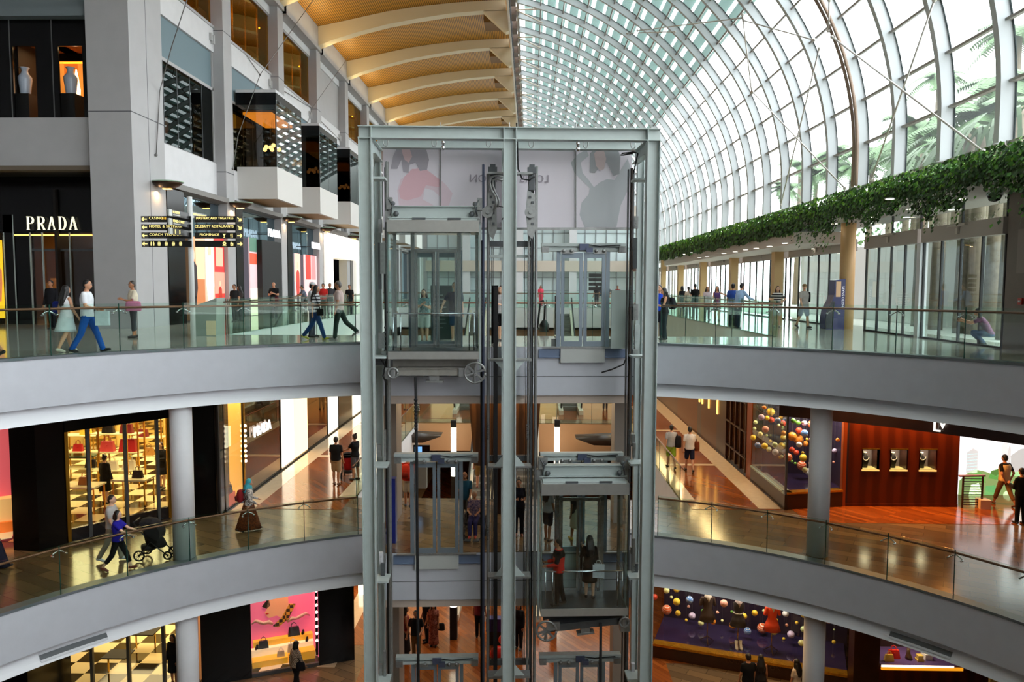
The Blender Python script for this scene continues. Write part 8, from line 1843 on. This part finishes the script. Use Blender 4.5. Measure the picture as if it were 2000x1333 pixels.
# ---------------------------------------------------------------- pushchairs and wheelchair
def wheel(par, c, r, w, ax, mt, rim, n=10):
    b = MB(); b.smooth = True; ring = []
    A = Vector(ax).normalized(); u = A.orthogonal().normalized(); v = A.cross(u); c = Vector(c)
    b.tube([c+(u*math.cos(2*PI*j/24)+v*math.sin(2*PI*j/24))*(r-w/2) for j in range(25)], w/2, 8)
    wl = b.build('wheel', mt, par, local=True)
    b = MB(); b.smooth = True
    for j in range(n): b.tube([c, c+(u*math.cos(2*PI*j/n)+v*math.sin(2*PI*j/n))*(r-w*.6)], .006, 5)
    b.ball(tuple(c), .025, 8, 6); b.build('spokes', rim, wl, local=True)
def pushchair(loc, rz, label, col, s=1.0, hoodcol=None):
    """built facing +Y"""
    t = thing('pushchair', label, 'pushchair', tuple(loc), rz); fr = M('pram_frame', (26,26,28), .4, metal=.3); mt = cloth(col)
    for (x,y,r) in ((-.27,-.28,.15),(.27,-.28,.15),(-.2,.42,.12),(.2,.42,.12)):
        wheel(t, (x*s,y*s,r*s), r*s, .045*s, (1,0,0), rubber, fr)
    b = MB(); b.smooth = True
    for sg in (-1,1):
        b.tube([(sg*.27*s,-.28*s,.15*s),(sg*.24*s,.0,.5*s),(sg*.22*s,-.42*s,1.02*s)],.016*s,6); b.tube([(sg*.24*s,0,.5*s),(sg*.2*s,.42*s,.12*s)],.016*s,6); b.tube([(sg*.27*s,-.28*s,.15*s),(sg*.22*s,.16*s,.34*s)],.014*s,6)
    b.tube([(-.22*s,-.42*s,1.02*s),(.22*s,-.42*s,1.02*s)],.02*s,8); b.tube([(-.27*s,-.28*s,.15*s),(.27*s,-.28*s,.15*s)],.012*s,6); b.build('frame', fr, t, local=True)
    b = MB(); b.smooth = True; b.loft([(0,.1*s,.3*s,.15*s,.2*s),(0,.08*s,.36*s,.19*s,.26*s),(0,.02*s,.52*s,.2*s,.24*s),(0,-.12*s,.72*s,.19*s,.12*s),(0,-.16*s,.86*s,.17*s,.05*s)],18); b.build('seat', mt, t, local=True)
    b = MB(); b.smooth = True; n0 = 0; pts = []
    for i in range(7):
        a = rad(-25+i*24); b_r = .36*s
        pts.append((0,-.12*s+b_r*math.sin(a),.74*s+b_r*math.cos(a)))
    rows = []
    for (x,y,z) in pts:
        rows.append([(sx*s,y*1.0,z-abs(sx)**2*1.2*s) for sx in (-.23,-.2,-.1,0,.1,.2,.23)])
    for i in range(len(rows)-1):
        for j in range(6): b.quad(rows[i][j],rows[i][j+1],rows[i+1][j+1],rows[i+1][j])
    for i in range(len(rows)-1):
        b.quad(rows[i][0],rows[i+1][0],(-.22*s,-.1*s,.68*s)); b.quad(rows[i][6],(.22*s,-.1*s,.68*s),rows[i+1][6])
    b.build('hood', cloth(hoodcol or col), t, local=True)
    b = MB(); b.smooth = True; b.loft([(0,-.12*s,.24*s,.16*s,.16*s),(0,-.12*s,.28*s,.19*s,.2*s),(0,-.12*s,.36*s,.19*s,.2*s)],14); b.build('basket', M('basket_mesh', (36,36,40), .8), t, local=True)
    return t
p = F1(301,1090); pushchair(p, rad(-84), 'black jogging pushchair with hood beside the round column on the lower balcony', (24,24,27), .98, (38,36,38))
p = F1(681,934); pushchair(p, rad(8), 'small red and black pushchair between the couple on the lower walkway', (186,34,40), .9, (30,28,30))
t = thing('wheelchair', 'black wheelchair carrying the elderly woman in floral blouse', 'wheelchair', tuple(WCp+Vector((0,.34,0))), rad(176)); ch = M('chair_frame', (60,60,64), .3, metal=.7)
for sg in (-1,1): wheel(t, (sg*.31,-.08,.3), .3, .035, (1,0,0), rubber, ch, 14); wheel(t, (sg*.24,.36,.09), .09, .03, (1,0,0), rubber, ch, 6)
b = MB(); b.smooth = True
for sg in (-1,1): b.tube([(sg*.25,-.24,.95),(sg*.25,-.22,.45),(sg*.25,.24,.45),(sg*.24,.4,.12),(sg*.2,.52,.08)],.013,6); b.tube([(sg*.25,-.22,.66),(sg*.27,.2,.66),(sg*.25,.24,.45)],.014,6); b.tube([(sg*.25,-.24,.95),(sg*.25,-.34,.93)],.018,6)
b.build('frame', ch, t, local=True); MB().box(-.24,-.22,.4,.24,.24,.44).build('seat', blackm, t, local=True); MB().box(-.24,-.26,.45,.24,-.23,.88).build('backrest', blackm, t, local=True)
for sg in (-1,1): MB().box(sg*.12-.09,.42,.05,sg*.12+.09,.6,.07).build('footrest', steel_d, t, local=True)
# red seat toys by the lower central post
p = F2(975,1285); t = thing('toy_car_ride', 'bright red ride-on toy by the central lift post on the lowest floor', 'toy', tuple(p)); b = MB(); b.smooth = True; b.loft([(p.x,p.y,p.z,.28,.2),(p.x,p.y,p.z+.15,.34,.24),(p.x,p.y,p.z+.3,.26,.2),(p.x-.02,p.y,p.z+.36,.1,.1)],16); b.build('body', M('toy_red', (226,40,28), .3), t); b = MB(); b.smooth = True; b.ball((p.x+.12,p.y,p.z+.62),(.15,.13,.17),12,8); b.build('headrest', M('toy_red', (226,40,28), .3), t)
p = F2(966,1262); t = thing('blue_cart', 'blue sided trolley behind the red ride-on toy on the lowest floor', 'trolley', tuple(p)); MB().box(p.x-.3,p.y,p.z+.5,p.x+.3,p.y+.3,p.z+.95).build('panel', M('cart_blue', (34,34,110), .4), t); MB().box(p.x-.28,p.y+.02,p.z,p.x+.28,p.y+.28,p.z+.5).build('base', blackm, t)
# potted palm on the lowest floor behind the low car doors
for px, lab in ((1196,'potted palm beside the low car doors on the lowest floor'),(772,'potted palm beside the high car doors on the lowest floor')):
    p = F2(px,1345); p.y = 21.7; p.x += .15 if px < 900 else -.15; t = thing('potted_palm', lab, 'plant', tuple(p)); b = MB(); b.smooth = True; b.lathe([(.16,0),(.2,.3),(.21,.32),(.18,.32)],tuple(p),16); b.build('pot', blackm, t)
    b = MB(); rn = random.Random(px)
    for i in range(26):
        a = rn.uniform(0,6.28); ln = rn.uniform(.35,.6); c = Vector((p.x,p.y,p.z+.32)); pv = c; d = Vector((math.cos(a),math.sin(a),0)); sd = Vector((-d.y,d.x,0))
        for s_ in range(1,6): u = s_/5; e = c+d*ln*u*.8+Vector((0,0,ln*(1.5*u-.9*u*u))); w0, w1 = .035*(1-(u-.2)), .035*(1-u); b.quad(pv-sd*w0, pv+sd*w0, e+sd*w1, e-sd*w1); pv = e
    b.build('fronds', M('palm_indoor', (44,74,30), .5), t)
